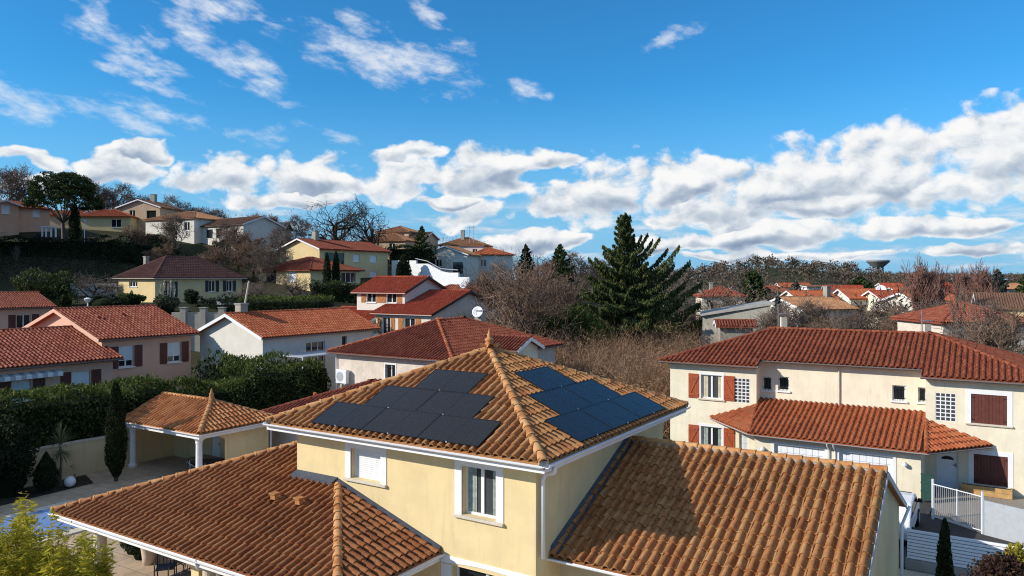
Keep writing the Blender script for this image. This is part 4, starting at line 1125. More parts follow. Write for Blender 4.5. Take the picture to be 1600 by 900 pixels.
# ------------------------------------------------------------------ the other houses
def right_house():
    fr = G; ZE, SL = 4.95, 0.33; A0, A1, B0, B1 = -10.8, 6.55, 23.55, 33.2
    root = thing('house', 'long cream house with red shutters and glass block windows on the right', 'house', fr(-2, 28, 0))
    Bm = (B0+B1)/2; m = Bm-B0; zr = ZE+SL*m; n0, n1, nb = 1.4, -5.8, 24.35; zn = ZE+SL*(nb-B0)
    org = fr(A1, B0, ZE)
    pl_ = [[(A1, B0, ZE), (n0, B0, ZE), (n0, Bm, zr), (A1-m, Bm, zr)], [(n0, nb, zn), (n1, nb, zn), (n1, Bm, zr), (n0, Bm, zr)], [(n1, B0, ZE), (A0, B0, ZE), (A0+m, Bm, zr), (n1, Bm, zr)],
           [(A0, B1, ZE), (A0, B0, ZE), (A0+m, Bm, zr)], [(A1, B0, ZE), (A1, B1, ZE), (A1-m, Bm, zr)], [(A1, B1, ZE), (A0, B1, ZE), (A0+m, Bm, zr), (A1-m, Bm, zr)]]
    W = [[fr(*p) for p in q] for q in pl_]
    mb = MB(); roof_slab(mb, W, .12); roof = mb.build('roof', 'tile_right', root)
    put('tiles', tiles_mesh('tiles', [FaceTiles(W[0], 1, org), FaceTiles(W[1], 1, fr(A1, nb-.07, zn-.023)), FaceTiles(W[2], 1, org), FaceTiles(W[3], 1), FaceTiles(W[4], 1)], 'tile_right'), roof, 'stuff')
    put('ridge_tiles', caps_mesh('ridge_tiles', [(fr(A1, B0, ZE), fr(A1-m, Bm, zr)), (fr(A0, B0, ZE), fr(A0+m, Bm, zr)), (fr(A0, B1, ZE), fr(A0+m, Bm, zr)), (fr(A0+m, Bm, zr), fr(A1-m, Bm, zr))], 'tile_right'), roof, 'stuff')
    for p, q, o in (((A1, B0, ZE), (n0, B0, ZE), (0, -1)), ((n0-.05, nb, zn), (n1+.05, nb, zn), (0, -1)), ((n1, B0, ZE), (A0, B0, ZE), (0, -1)), ((A1, B0, ZE), (A1, B1, ZE), (1, 0))): gutter(roof, fr(*p), fr(*q), 'zinc', .07, .03, fr.d(*o))
    mb = MB(fr); mb.hexa([(n0, B0, ZE-.12), (n0, nb, zn-.12), (n0, nb, zn-.01), (n0, B0, ZE-.01)], [(n0-.04, B0, ZE-.12), (n0-.04, nb, zn-.12), (n0-.04, nb, zn-.01), (n0-.04, B0, ZE-.01)])
    mb.hexa([(n1, B0, ZE-.12), (n1, nb, zn-.12), (n1, nb, zn-.01), (n1, B0, ZE-.01)], [(n1+.04, B0, ZE-.12), (n1+.04, nb, zn-.12), (n1+.04, nb, zn-.01), (n1+.04, B0, ZE-.01)]); mb.build('verge', 'zinc', roof)
    # walls
    zt = ZE+SL*.45-.125; zt2 = zn+SL*.45-.125
    up = (3.30, 4.42, 3.06, 4.30); lo = (3.30, 4.42, .42, 1.60); blk = (1.88, 2.68, 3.0, 4.24, (4, 7)); sdoor = (1.95, 2.42, 0, 1.55)
    rb = (-7.12, -6.34, 2.98, 4.22, (4, 7)); rs = (-9.02, -7.70, 3.0, 4.28); rs2 = (-9.05, -7.80, .36, 1.66); dr = (-7.22, -6.38, 0, 1.68)
    sw = [(1.00, 1.46, 3.62, 4.30), (.15, .68, 3.66, 4.36), (-5.08, -4.52, 3.60, 4.32), (-5.92, -5.58, 3.62, 4.30)]
    wf = Wall(fr, '-b', 24.0); wr = Wall(fr, '-b', 24.8); mb = MB()
    panel(mb, wf, 1.55, 6.1, -.5, zt, [up, lo, blk, sdoor], .16); panel(mb, wf, -10.4, -5.95, -.5, zt, [rb, rs, rs2, dr], .16)
    panel(mb, wr, -5.95, 1.55, -.5, zt2, sw, .16)
    panel(mb, Wall(fr, '-a', 1.55), 24, 24.8, -.5, zt2, []); panel(mb, Wall(fr, '+a', -5.95), 24, 24.8, -.5, zt2, [])
    panel(mb, Wall(fr, '+a', 6.1), 24, 32.8, -.5, zt, []); panel(mb, Wall(fr, '-a', -10.4), 24, 32.8, -.5, zt, []); panel(mb, Wall(fr, '+b', 32.8), -10.4, 6.1, -.5, zt, [])
    mb.build('wall', 'stucco_cream', root)
    window(root, wf, up, 'open', detail=2, depth=.16, surround=.14, curtain='curtain_cream', pane='pane_grey'); window(root, wf, lo, 'open', detail=2, depth=.16, surround=.14, curtain='curtain')
    window(root, wf, blk, 'block'); window(root, wf, rb, 'block')
    window(root, wf, rs, 'shut', detail=2, depth=.16, surround=.2, shut='shutter_brown'); window(root, wf, rs2, 'shut', detail=2, depth=.16, surround=.2, shut='shutter_brown')
    window(root, wf, dr, 'door', depth=.16); window(root, wf, sdoor, 'garage', depth=.16)
    for h in sw: window(root, wr, h, 'bars', detail=1, depth=.16, leaves=1)
    mb = MB(fr); mb.tube([(-2.2, 24.74, zt2), (-2.2, 24.74, 3.1)], .04, 8); mb.build('downpipe', 'stone_sill', root)
    # low roof over the two garages
    zl = 2.1; zN = 2.93; zT = 3.145
    K, K2, M, M2, N, N2 = (1.1, 20.9, zl), (-6.2, 20.9, zl), (3.9, 23.98, zl), (-8.5, 23.98, zl), (1.55, 23.98, zN), (-5.95, 23.98, zN)
    T1, T2 = (1.55, 24.78, zT), (-5.95, 24.78, zT)
    L = [[K, K2, N2, T2, T1, N], [M, K, N], [K2, M2, N2]]; WL = [[fr(*p) for p in q] for q in L]
    mb = MB(); roof_slab(mb, WL, .11); lroof = mb.build('garage_roof', 'tile_right_low', root)
    put('tiles', tiles_mesh('tiles', [FaceTiles(q, 1) for q in WL], 'tile_right_low'), lroof, 'stuff')
    put('ridge_tiles', caps_mesh('ridge_tiles', [(fr(*K), fr(*N)), (fr(*K2), fr(*N2))], 'tile_right_low', .85), lroof, 'stuff')
    gutter(lroof, fr(*K), fr(*K2), 'grey_metal', .06, .03, fr.d(0, -1)); gutter(lroof, fr(*M), fr(*K), 'grey_metal', .05, .03, fr.d(.74, -.67)); gutter(lroof, fr(*K2), fr(*M2), 'grey_metal', .05, .03, fr.d(-.74, -.67))
    wg = Wall(fr, '-b', 21.35); g1, g2 = (-2.15, .05, -.2, 1.66), (-4.9, -2.75, -.2, 1.66); mb = MB()
    panel(mb, wg, -5.95, .95, -.5, zl+.0, [g1, g2], .18); panel(mb, Wall(fr, '+a', .95), 21.35, 24, -.5, zl+.2, []); panel(mb, Wall(fr, '-a', -5.95), 21.35, 24, -.5, zl+.2, [])
    mb.build('garage_wall', 'stucco_cream', root)
    for g in (g1, g2):
        w = window(root, wg, g, 'garage', depth=.18); mb = MB(); a, b, c, d = g
        wg.box(mb, a-.12, a, c, d+.12, -.02, .04); wg.box(mb, b, b+.12, c, d+.12, -.02, .04); wg.box(mb, a, b, d, d+.12, -.018, .04); mb.build('surround', 'white_paint', w)
    mb = MB(fr)
    for a in (-2.32, -2.58): mb.tube([(a, 20.85, zl-.08), (a, 20.95, zl-.2), (a, 21.27, zl-.4), (a, 21.27, 0)], .035, 8)
    mb.build('downpipe', 'white_lacquer', root)
    for (a, z) in ((.55, 1.35), (-5.35, 1.40)):
        mb = MB(fr); mb.lathe((a, 21.2, z), [(.02, -.04), (.09, -.03), (.11, .02), (.09, .08), (.03, .12)], 10); mb.tube([(a, 21.34, z+.12), (a, 21.2, z+.12)], .015, 6); mb.build('wall_lamp', 'white_lacquer', root)
right_house()


def neighbour():
    root = thing('house', 'white rough-cast house with dark red hip roof behind the solar roof', 'house', G(22.2, 25.8, 0))
    r = volume(root, G, 'hip', (17.2, 27.2, 19.4, 32.3), -.5, 4.7, .38, 'stucco_rough', 'tile_red', .42,
               [('-b', (21.84, 22.64, 3.25, 4.12), 'bars', {'surround': .1})], 1, 'zinc', [(21.75, 28.6, .55, .6, 6.2, 7.15)], det=2, cap_mat='tile_orange')
    volume(root, G, 'ra', (15.95, 20.5, 24.3, 27.5), -.5, 4.95, .42, 'stucco_cream', 'tile_red', .3, [], 1, 'zinc')
    # low garage of that house
    volume(root, G, 'hip', (14.9, 24.0, 11.3, 19.8), -.5, 2.25, .36, 'stucco_rough', 'tile_red', .4, [], 1, 'zinc')
    mb = MB(G); mb.lathe((22.0, 13.6, 2.9), [(.12, 0), (.10, .25), (.13, .30), (.05, .36)], 10); mb.build('vent_pipe', 'tile_orange', r)
    mb = MB(G); mb.tube([(26.7, 19.7, 4.6), (26.72, 19.74, 4.3), (26.72, 19.74, 0)], .04, 8); mb.build('downpipe', 'white_lacquer', root)
    hp = thing('heat_pump', 'white heat pump unit mounted on the rough-cast wall', 'heat pump', G(26.0, 19.5, 2.75)); mb = MB(G)
    mb.box((25.55, 26.45), (19.42, 19.72), (2.75, 3.6)); mb.build('casing', 'white_lacquer', hp, bevel=.02)
    mb = MB(); w = Wall(G, '-b', 19.42); n = 18
    f0 = [w(26.08+.30*math.cos(2*math.pi*k/n), 3.18+.30*math.sin(2*math.pi*k/n), -.012) for k in range(n)]; f1 = [w(26.08+.30*math.cos(2*math.pi*k/n), 3.18+.30*math.sin(2*math.pi*k/n), .01) for k in range(n)]
    mb.prism(f0, f1); mb.build('fan_grille', 'grey_metal', hp)
    mb = MB(G); mb.box((25.65, 25.72), (19.40, 19.81), (2.66, 2.75)); mb.box((26.28, 26.35), (19.40, 19.81), (2.66, 2.75)); mb.build('bracket', 'grey_metal', hp)
    dish('satellite_dish', 'round white satellite dish on the chimney of the rough-cast house', Vector(G(21.7, 28.2, 7.02)), .40, (-.35, -1, .35))


def dish(name, label, p, r, d, group=None):
    root = thing(name, label, 'satellite dish', p, group); d = Vector(d).normalized(); s = d.orthogonal().normalized(); t = d.cross(s); mb = MB(); n = 16; rings = []
    for k, (rr, dd) in enumerate(((0.02, -.18), (.5, -.13), (.8, -.06), (1.0, 0.02), (1.0, 0.0))):
        rings.append([tuple(p+d*(dd*r)+(s*math.cos(2*math.pi*j/n)+t*math.sin(2*math.pi*j/n))*(rr*r)) for j in range(n)])
    i0 = 0
    for q in rings: mb.p(q)
    for k in range(4):
        for j in range(n): mb.F.append((k*n+j, k*n+(j+1) % n, k*n+n+(j+1) % n, k*n+n+j))
    mb.build('reflector', 'white_lacquer', root, smooth=True)
    mb = MB(); mb.tube([p-Vector((0, 0, r*1.0)), p+d*(.75*r)+Vector((0, 0, -r*.25))], r*.035, 6); mb.lathe(tuple(p+d*(.75*r)+Vector((0, 0, -r*.28))), [(r*.05, 0), (r*.09, .02*r), (r*.06, .16*r)], 8); mb.build('arm', 'grey_metal', root)
    mb = MB(); mb.tube([p-d*(.2*r), p-d*(.3*r)-Vector((0, 0, r*1.5))], r*.05, 6); mb.build('mast', 'grey_metal', root)
neighbour()


def pool_house():
    root = thing('pool_house', 'small cream pool house with orange tiled roof and white columns', 'pool house', G(24.8, 8.7, 0))
    ZE, SL = 2.30, .44; A0, A1, B0, B1 = 21.7, 28.0, 6.4, 11.0; Bm = (B0+B1)/2; m = Bm-B0; zr = ZE+SL*m
    R0, R1 = (A0+m, Bm, zr), (A1, Bm, zr)
    P = [[(A0, B0, ZE), (A1, B0, ZE), R1, R0], [(A0, B1, ZE), (A0, B0, ZE), R0], [(A1, B1, ZE), (A0, B1, ZE), R0, R1]]; W = [[G(*p) for p in q] for q in P]
    mb = MB(); roof_slab(mb, W, .12); roof = mb.build('roof', 'tile_pool', root)
    put('tiles', tiles_mesh('tiles', [FaceTiles(q, 1) for q in W[:2]], 'tile_pool'), roof, 'stuff')
    put('ridge_tiles', caps_mesh('ridge_tiles', [(G(A0, B0, ZE), G(*R0)), (G(A0, B1, ZE), G(*R0)), (G(*R0), G(*R1))], 'tile_ridge'), roof, 'stuff')
    mb = MB(G); mb.lathe((R0[0], R0[1], zr), [(.15, 0), (.16, .08), (.10, .12), (.13, .2), (.09, .28), (.12, .34), (.05, .4), (.06, .45), (.01, .6)], 12); mb.build('finial', 'tile_ridge', roof, smooth=True)
    for p, q, o in (((A0, B0), (A1, B0), (0, -1)), ((A0, B1), (A0, B0), (-1, 0))): gutter(roof, G(*p, ZE), G(*q, ZE), 'white_lacquer', .075, .03, G.d(*o))
    mb = MB(G); mb.box((A0+.02, A1), (B0+.02, B0+.05), (ZE-.26, ZE-.125)); mb.box((A0+.02, A0+.05), (B0+.06, B1), (ZE-.26, ZE-.125)); mb.build('fascia', 'white_paint', roof)
    mb = MB(); wl = Wall(G, '-b', 9.2); door = (24.0, 24.75, 0, 1.95); wn = (22.45, 22.95, .9, 1.75)
    panel(mb, wl, 22.1, 27.9, 0, 2.4, [door, wn], .15); panel(mb, Wall(G, '-a', 22.1), 8.05, 10.6, 0, 2.4, []); panel(mb, Wall(G, '+b', 10.6), 22.1, 27.9, 0, 2.4, []); panel(mb, Wall(G, '-a', 27.92), 6.5, 10.6, 0, 2.4, [])
    mb.build('wall', 'stucco_yellow', root)
    # arch between corner column and side wall
    mb = MB(); n = 8; w2 = Wall(G, '-a', 22.1); top = [w2(8.05, 2.35), w2(6.75, 2.35)]; arc = [(6.75+1.3*k/n, 1.75+.33*math.sin(math.pi*k/n)) for k in range(n+1)]
    mb.prism(top+[w2(s, z) for s, z in arc], [w2(8.05, 2.35, .2), w2(6.75, 2.35, .2)]+[w2(s, z, .2) for s, z in arc]); mb.build('arch', 'stucco_yellow', root)
    window(root, wl, door, 'door', depth=.15); window(root, wl, wn, 'win', detail=1, depth=.15, leaves=1)
    for a in (22.2, 27.5):
        mb = MB(G); mb.lathe((a, 6.75, 0), [(.22, 0), (.22, .1), (.17, .14), (.15, .2), (.14, 1.75), (.17, 1.79), (.15, 1.83), (.15, 1.88), (.24, 1.98), (.26, 2.06)], 14); mb.build('column', 'white_paint', root)
    mb = MB(G); mb.box((22.05, 28), (6.62, 6.88), (2.06, 2.2)); mb.build('beam', 'white_paint', root)
    mb = MB(G); mb.tube([(21.72, 10.75, 2.2), (21.9, 10.75, 2.0), (22.04, 10.7, 1.8), (22.04, 10.7, 0)], .04, 8); mb.build('downpipe', 'white_lacquer', root)
    # folded table under the roof
    t = thing('garden_table', 'black covered table with pale bent legs under the pool house roof', 'table', G(23.2, 7.9, 0)); mb = MB(G)
    mb.box((22.5, 24.1), (7.5, 8.4), (.62, .70)); mb.hexa([(22.45, 7.45, .40), (24.15, 7.45, .40), (24.15, 8.45, .40), (22.45, 8.45, .40)], [(22.5, 7.5, .61), (24.1, 7.5, .61), (24.1, 8.4, .61), (22.5, 8.4, .61)]); mb.build('table_top', 'black_metal', t)
    for a in (22.7, 23.9):
        mb = MB(G); mb.tube([(a, 7.42, .62), (a-.12, 7.38, .3), (a+.05, 7.5, 0)], .025, 6); mb.build('leg', 'grey_metal', t)
        mb = MB(G); mb.tube([(a, 8.3, .62), (a-.1, 8.35, .3), (a+.05, 8.3, 0)], .025, 6); mb.build('leg', 'grey_metal', t)
    mb = MB(G); mb.tube([(24.1, 7.4, .52), (23.3, 7.3, .42), (22.5, 7.4, .54)], .022, 6); mb.build('rail', 'grey_metal', t)
pool_house()


def pink_house():
    root = thing('house', 'pink house with brown shutters and red tiled gables behind the hedge', 'house', G(44, 12, 0))
    volume(root, G, 'rb', (38.5, 49.4, 11.1, 18.2), -1, 5.5, .33, 'stucco_pink', 'tile_pink', .42,
           [('-a', (12.62, 13.62, 3.6, 4.95), 'half', {'shut': 'shutter_brown'}), ('-a', (16.02, 17.02, 3.6, 4.95), 'half', {'shut': 'shutter_brown'})], 1, 'zinc', det=1, verge='stucco_pink')
    w = Wall(G, '-a', 38.92)
    for s in (12.62, 16.02):
        leaf_shutter(root, w, s-.58, s-.04, 3.55, 4.97, -.012, 'shutter_brown', False); leaf_shutter(root, w, s+1.04, s+1.58, 3.55, 4.97, -.012, 'shutter_brown', False)
    volume(root, G, 'rb', (37.2, 47.8, -3, 11.9), -1, 4.4, .33, 'stucco_pink', 'tile_pink', .42,
           [('-a', (5.75, 6.75, 1.4, 3.6), 'half', {}), ('-a', (9.0, 10.1, 2.3, 3.75), 'half', {})], 1, 'zinc', det=1, verge='stucco_pink')
    w = Wall(G, '-a', 37.62)
    for s0, s1, z0, z1 in ((5.1, 5.7, 1.4, 3.6), (6.85, 7.5, 1.4, 3.6), (8.35, 8.95, 2.3, 3.8), (10.15, 10.75, 2.3, 3.8)): leaf_shutter(root, w, s0, s1, z0, z1, -.012, 'shutter_brown', False)
    for (a, b) in ((42.0, 13.0), (42.3, 14.8)):
        mb = MB(G); z = 5.5+.33*(a-38.5); mb.box((a-.1, a+.1), (b-.1, b+.1), (z, z+.18)); mb.build('vent_tile', 'tile_pink', root)
    aw = thing('awning', 'grey and white striped awning rolled out on the pink house', 'awning', G(37.4, 4.5, 3.7))
    for k in range(26):
        s = 1.0+k*.28; mb = MB(G); mb.hexa([(37.62, s, 4.0), (37.62, s+.275, 4.0), (37.15, s+.275, 3.88), (37.15, s, 3.88)], [(37.62, s, 4.02), (37.62, s+.275, 4.02), (37.15, s+.275, 3.90), (37.15, s, 3.90)])
        mb.box((37.14, 37.155), (s, s+.275), (3.68, 3.89)); mb.build('stripe', 'white_paint' if k % 2 else 'grey_metal', aw)
    mb = MB(G); mb.box((37.16, 37.22), (1, 8.3), (3.84, 3.88)); mb.build('bar', 'white_paint', aw)
    # left edge house
    root = thing('house', 'small house with red tiled gable roof at the far left edge', 'house', G(76, 20, 3))
    volume(root, G, 'rb', (71.5, 79.5, 12, 25), 2, 6.5, .36, 'stucco_pink', 'tile_pink', .4, [('-a', (21.4, 22.7, 4.4, 5.8), 'open', {'shut': 'shutter_brown'})], 2, 'zinc', verge='stucco_pink', cap_mat='tile_pink')
    # orange house
    root = thing('house', 'long low house with bright orange tiled roof and grey chimney', 'house', G(36, 24, 0))
    volume(root, G, 'rb', (32.2, 39.8, 18.4, 29.9), -.5, 5.4, .395, 'stucco_white', 'tile_orange', .42,
           [('-a', (26.1, 26.6, 3.4, 5.0), 'dark', {}), ('-a', (29.3, 30.2, 3.9, 5.0), 'half', {}), ('-a', (22.6, 24.4, 2.7, 4.8), 'win', {'leaves': 3})], 1, 'zinc', [(36.2, 19.9, .6, .6, 6.3, 7.6)], det=1)
    mb = MB(G); mb.box((29.5, 32.0), (19.5, 25.0), (4.15, 4.22)); mb.box((29.5, 29.6), (19.5, 19.6), (0, 4.15)); mb.box((29.5, 29.6), (24.9, 25), (0, 4.15)); mb.build('pergola', 'grey_metal', root)
pink_house()


def hill_houses():
    # yellow house with plum roof
    q = (75.75, 38.23)
    root = thing('house', 'yellow bungalow with plum coloured hip roof and navy shutters', 'house', G(80, 44, 6.3))
    volume(root, G, 'hip', (75.3, 84.0, 37.8, 51.0), 4.5, 9.45, .62, 'stucco_ochre', 'tile_plum', .45,
           [('-b', (79.4, 81.2, 8.35, 8.95), 'win', {'leaves': 3}), ('-a', (39.9, 40.7, 6.9, 9.0), 'open', {'shut': 'shutter_navy'}), ('-a', (45.6, 46.5, 7.7, 9.1), 'open', {'shut': 'shutter_navy'}), ('-a', (48.2, 49.1, 7.7, 9.1), 'open', {'shut': 'shutter_navy'}), ('-a', (47.8, 49.6, 4.8, 6.3), 'garage', {})], 2, 'white_paint', [(82.0, 41.0, .5, .5, 10.5, 12.2)], det=1)
    # white chalet
    root = thing('house', 'white house with vivid red roofs and wooden shutters in the middle distance', 'house', G(46, 50, 3.2))
    volume(root, G, 'ra', (43.6, 51.4, 46.1, 54.2), 2.0, 7.85, .42, 'stucco_white', 'tile_vivid', .45,
           [('-b', (48.15, 49.5, 6.75, 7.75), 'open', {'shut': 'shutter_wood'}), ('-b', (45.2, 46.6, 6.75, 7.75), 'open', {'shut': 'shutter_wood'})], 2, 'white_paint', det=1, verge='black_metal')
    volume(root, G, 'ra', (38.4, 46.6, 44.0, 57.5), 2.0, 5.75, .34, 'stucco_white', 'tile_vivid', .45,
           [('-b', (44.2, 45.3, 3.2, 5.3), 'open', {'shut': 'shutter_wood'}), ('-b', (40.9, 42.3, 3.2, 5.3), 'open', {'shut': 'shutter_wood'}), ('-a', (49.0, 50.6, 4.2, 5.2), 'win', {})], 2, 'white_paint', det=1, verge='black_metal')
    volume(root, G, 'ra', (46.6, 54.0, 43.0, 52.0), 2.0, 4.6, .34, 'stucco_white', 'tile_vivid', .4, [], 2, 'white_paint', det=1)
    # yellow two storey house
    root = thing('house', 'two storey yellow house with red roofs and a hipped porch on the hillside', 'house', G(82, 72, 8.8))
    volume(root, G, 'rb', (77.5, 87.4, 65.9, 82.2), 7.0, 13.9, .34, 'stucco_ochre', 'tile_red', .5,
           [('-a', (73.6, 75.0, 12.1, 13.25), 'roller', {}), ('-a', (77.4, 79.0, 12.1, 13.25), 'roller', {}), ('-a', (73.6, 75.0, 9.5, 10.65), 'roller', {}), ('-a', (77.4, 79.0, 9.5, 10.65), 'roller', {}), ('-a', (67.4, 71.6, 11.4, 13.4), 'dark', {'sill': False})], 2, None, [(82.2, 69.5, .8, .8, 15, 16.9)], det=1)
    volume(root, G, 'hip', (72.5, 84.5, 59.5, 70.5), 7.0, 10.6, .36, 'stucco_ochre', 'tile_red', .5,
           [('-b', (76.0, 77.6, 8.9, 10.4), 'roller', {}), ('-b', (80.2, 82.4, 8.4, 10.5), 'dark', {}), ('-a', (62.5, 64.0, 9.0, 10.3), 'win', {}), ('-a', (66.0, 69.0, 8.8, 10.3), 'win', {'leaves': 3})], 2, None, det=1)

    def fh(name, label, cat, px, py, Y, yaw, w, d, h, kind, sl, wall, tile, opens=(), ch=(), oh=.4, x=0, lod=2):
        """house at a distance: py is the height of its front eave, h its wall height"""
        p = at(px, py, Y); fr = yaw_frame(p.x, p.y, yaw)
        root = thing(name, label, cat, (p.x, p.y, p.z-h)) if label else x
        volume(root, fr, kind, (-w/2, w/2, 0, d), p.z-h-3.5, p.z, sl, wall, tile, oh, [(s, (a, b, p.z+c, p.z+e), st, kw) for s, a, b, c, e, st, kw in opens], lod, None, [(a, b, cw, cw, p.z, p.z+ct) for a, b, cw, ct in ch], det=0)
        return root
    r = fh('house', 'pink house with white roller shutters at the top left of the hill', 'house', 34, 324, 130, 46, 9.5, 7, 5.2, 'hip', .36, 'stucco_pink', 'tile_pink',
           [('-b', -2.9, -1.75, -1.5, 0.0, 'roller', {}), ('-b', .6, 1.7, -1.5, 0.0, 'roller', {}), ('-b', .8, 2.2, -5.0, -2.7, 'roller', {})])
    fh('', None, '', 10, 320, 127, 46, 4.6, 6, 5.2, 'rb', .36, 'stucco_pink', 'tile_pink', [('-b', -.6, .6, -1.5, 0.0, 'roller', {})], x=r)
    r = fh('house', 'house with low orange roofs behind the umbrella pine', 'house', 158, 338, 142, 8, 11, 9, 3.6, 'hip', .36, 'stucco_ochre', 'tile_orange', [('-b', -3.4, -1.6, -2.0, -.5, 'win', {})], [(3.2, 5, .7, 2.4)])
    fh('', None, '', 92, 336, 146, 8, 7, 8, 3.2, 'ra', .3, 'stucco_tan', 'tile_orange', x=r)
    r = fh('house', 'tan hilltop house with a raised gable and pergola', 'house', 215, 324, 146, -8, 9.6, 9, 6, 'rb', .33, 'stucco_tan', 'tile_dull', [('-b', -3.6, -1.6, -2.6, -.6, 'dark', {}), ('-b', .8, 2.0, -1.9, -.5, 'win', {})], [(-.4, 4.5, .9, 3.0)])
    fh('', None, '', 262, 342, 138, -24, 13, 10, 4.2, 'hip', .33, 'stucco_white', 'tile_tan', [('-b', -5, -3.6, -2.2, -.7, 'win', {})], x=r)
    r = fh('house', 'long white bungalow with brown roof along the hilltop', 'house', 342, 352, 134, -34, 13.5, 9, 3.2, 'ra', .36, 'stucco_white', 'tile_dull', [('-b', 2.4, 4.4, -2.2, -.6, 'dark', {}), ('-b', -.2, 1.4, -2.2, -.6, 'dark', {}), ('-b', -4.6, -3.4, -2.0, -.6, 'win', {})])
    r = fh('house', 'low hilltop house with blue solar panels on its roof', 'house', 410, 357, 168, 3, 10, 8, 3, 'ra', .4, 'stucco_tan', 'tile_dull', [('-b', -3, -1.6, -1.8, -.5, 'win', {})])
    p = at(410, 357, 168); fr = yaw_frame(p.x, p.y, 3)
    for k in range(4):
        sp_ = thing('solar_panel', ['leftmost', 'second', 'third', 'rightmost'][3-k]+' blue solar panel on the distant hilltop roof', 'solar panel', fr(-3.4+k*2.2, 2, p.z+.9), 'solar panels on the hilltop roof')
        mb = MB(fr); a = -4.4+k*2.2; f = lambda b, o: p.z+.4*b+o
        mb.hexa([(a, .5, f(.5, .10)), (a+2.1, .5, f(.5, .10)), (a+2.1, 3.6, f(3.6, .10)), (a, 3.6, f(3.6, .10))], [(a, .5, f(.5, .16)), (a+2.1, .5, f(.5, .16)), (a+2.1, 3.6, f(3.6, .16)), (a, 3.6, f(3.6, .16))]); mb.build('frame', 'panel_frame', sp_)
        mb = MB(fr); mb.poly((a+.05, .55, f(.55, .164)), (a+2.05, .55, f(.55, .164)), (a+2.05, 3.55, f(3.55, .164)), (a+.05, 3.55, f(3.55, .164))); mb.build('cells', 'panel_cells', sp_)
    fh('shed', 'small red roofed shed below the hilltop houses', 'shed', 385, 378, 132, -5, 5, 4, 2.2, 'ra', .3, 'stucco_tan', 'tile_red')
    r = fh('house', 'brown two level house with hipped roofs beside the bare oak', 'house', 598, 376, 148, -18, 10, 9, 4.5, 'hip', .36, 'stucco_tan', 'tile_tan', [('-b', -2.5, -1.2, -2.0, -.6, 'win', {})])
    fh('', None, '', 612, 362, 154, -18, 8, 8, 6, 'hip', .34, 'stucco_tan', 'tile_tan', [('-b', -2.6, -1.4, -1.9, -.5, 'win', {})], x=r); fh('', None, '', 640, 372, 152, -18, 6.5, 8, 4.5, 'ra', .34, 'stucco_tan', 'tile_dull', x=r)
    r = fh('house', 'white hillside house with brown tiled gable and balcony', 'house', 694, 398, 142, -14, 9.5, 9, 6.4, 'rb', .36, 'stucco_white', 'tile_tan', [('-b', -3.6, -1.6, -3.6, -1.4, 'dark', {}), ('-b', .6, 1.8, -2.2, -.9, 'win', {})])
    r = fh('house', 'tall white house with hipped tan roof and antennas at the crest', 'house', 720, 383, 156, -10, 10, 9, 7, 'hip', .4, 'stucco_white', 'tile_tan', [('-b', -3.4, -2.4, -2.2, -.8, 'win', {}), ('-b', 1.4, 2.4, -2.2, -.8, 'dark', {})], [(.4, 3.4, .7, 3.3)])
    for dx in (-1.2, -2.6):
        p = at(728, 372, 157); mb = MB(); mb.tube([(p.x-dx*.6, p.y, p.z-1), (p.x-dx*.6, p.y, p.z+2.6)], .05, 5); mb.tube([(p.x-dx*.6-.5, p.y, p.z+2.2), (p.x-dx*.6+.5, p.y, p.z+2.2)], .03, 5); mb.build('antenna', 'grey_metal', r)
    r = fh('house', 'white house with orange and plum roof at the right end of the crest', 'house', 770, 398, 150, 12, 9, 9, 7, 'hip', .36, 'stucco_white', 'tile_orange', [('-b', 1.2, 2.4, -2.4, -1.0, 'win', {})])
    r = fh('house', 'small house with faded red hip roof behind the chalet', 'house', 738, 466, 96, 22, 12, 9, 3.4, 'hip', .36, 'stucco_white', 'tile_pink', [('-b', 2.2, 3.2, -2.0, -.7, 'win', {})])
    p = at(724, 446, 97); dish('satellite_dish', 'satellite dish on the faded red roof behind the chalet', p+Vector((0, 0, .1)), .5, (-.3, -1, .3))
    # right hand plain
    r = fh('house', 'pale house with salmon pyramid roof and two white chimneys near the spruce', 'house', 1131, 463, 120, -6, 7.5, 8, 4, 'hip', .42, 'stucco_rough', 'tile_pink', [('-b', -1.6, -.4, -2.4, -.9, 'win', {}), ('-b', 1.0, 2.0, -2.4, -.9, 'dark', {})], [(3.2, 4, .5, 2.2), (1.4, 4, .5, 2.2)])
    r = thing('shed', 'grey concrete workshop with a single sloping roof', 'shed', at(1150, 520, 74)); p0, p1 = at(1098, 494, 74), at(1204, 475, 74); mb = MB()
    q0, q1 = Vector((p0.x, 74, -1)), Vector((p1.x-1.2, 70.5, -1)); dpt = Vector((1.5, 7, 0))
    z0, z1 = p0.z, p1.z
    mb.prism([(q0.x, q0.y, -1), (q1.x, q1.y, -1), (q1.x, q1.y, z1), (q0.x, q0.y, z0)], [(q0.x+dpt.x, q0.y+dpt.y, -1), (q1.x+dpt.x, q1.y+dpt.y, -1), (q1.x+dpt.x, q1.y+dpt.y, z1), (q0.x+dpt.x, q0.y+dpt.y, z0)]); mb.build('wall', 'stucco_grey', r)
    mb = MB(); mb.hexa([(q0.x-.3, q0.y-.3, z0+.01), (q1.x+.3, q1.y-.3, z1+.06), (q1.x+dpt.x+.3, q1.y+dpt.y, z1+.06), (q0.x+dpt.x, q0.y+dpt.y, z0+.01)], [(q0.x-.3, q0.y-.3, z0+.22), (q1.x+.3, q1.y-.3, z1+.28), (q1.x+dpt.x+.3, q1.y+dpt.y, z1+.28), (q0.x+dpt.x, q0.y+dpt.y, z0+.22)]); mb.build('roof', 'concrete', r)
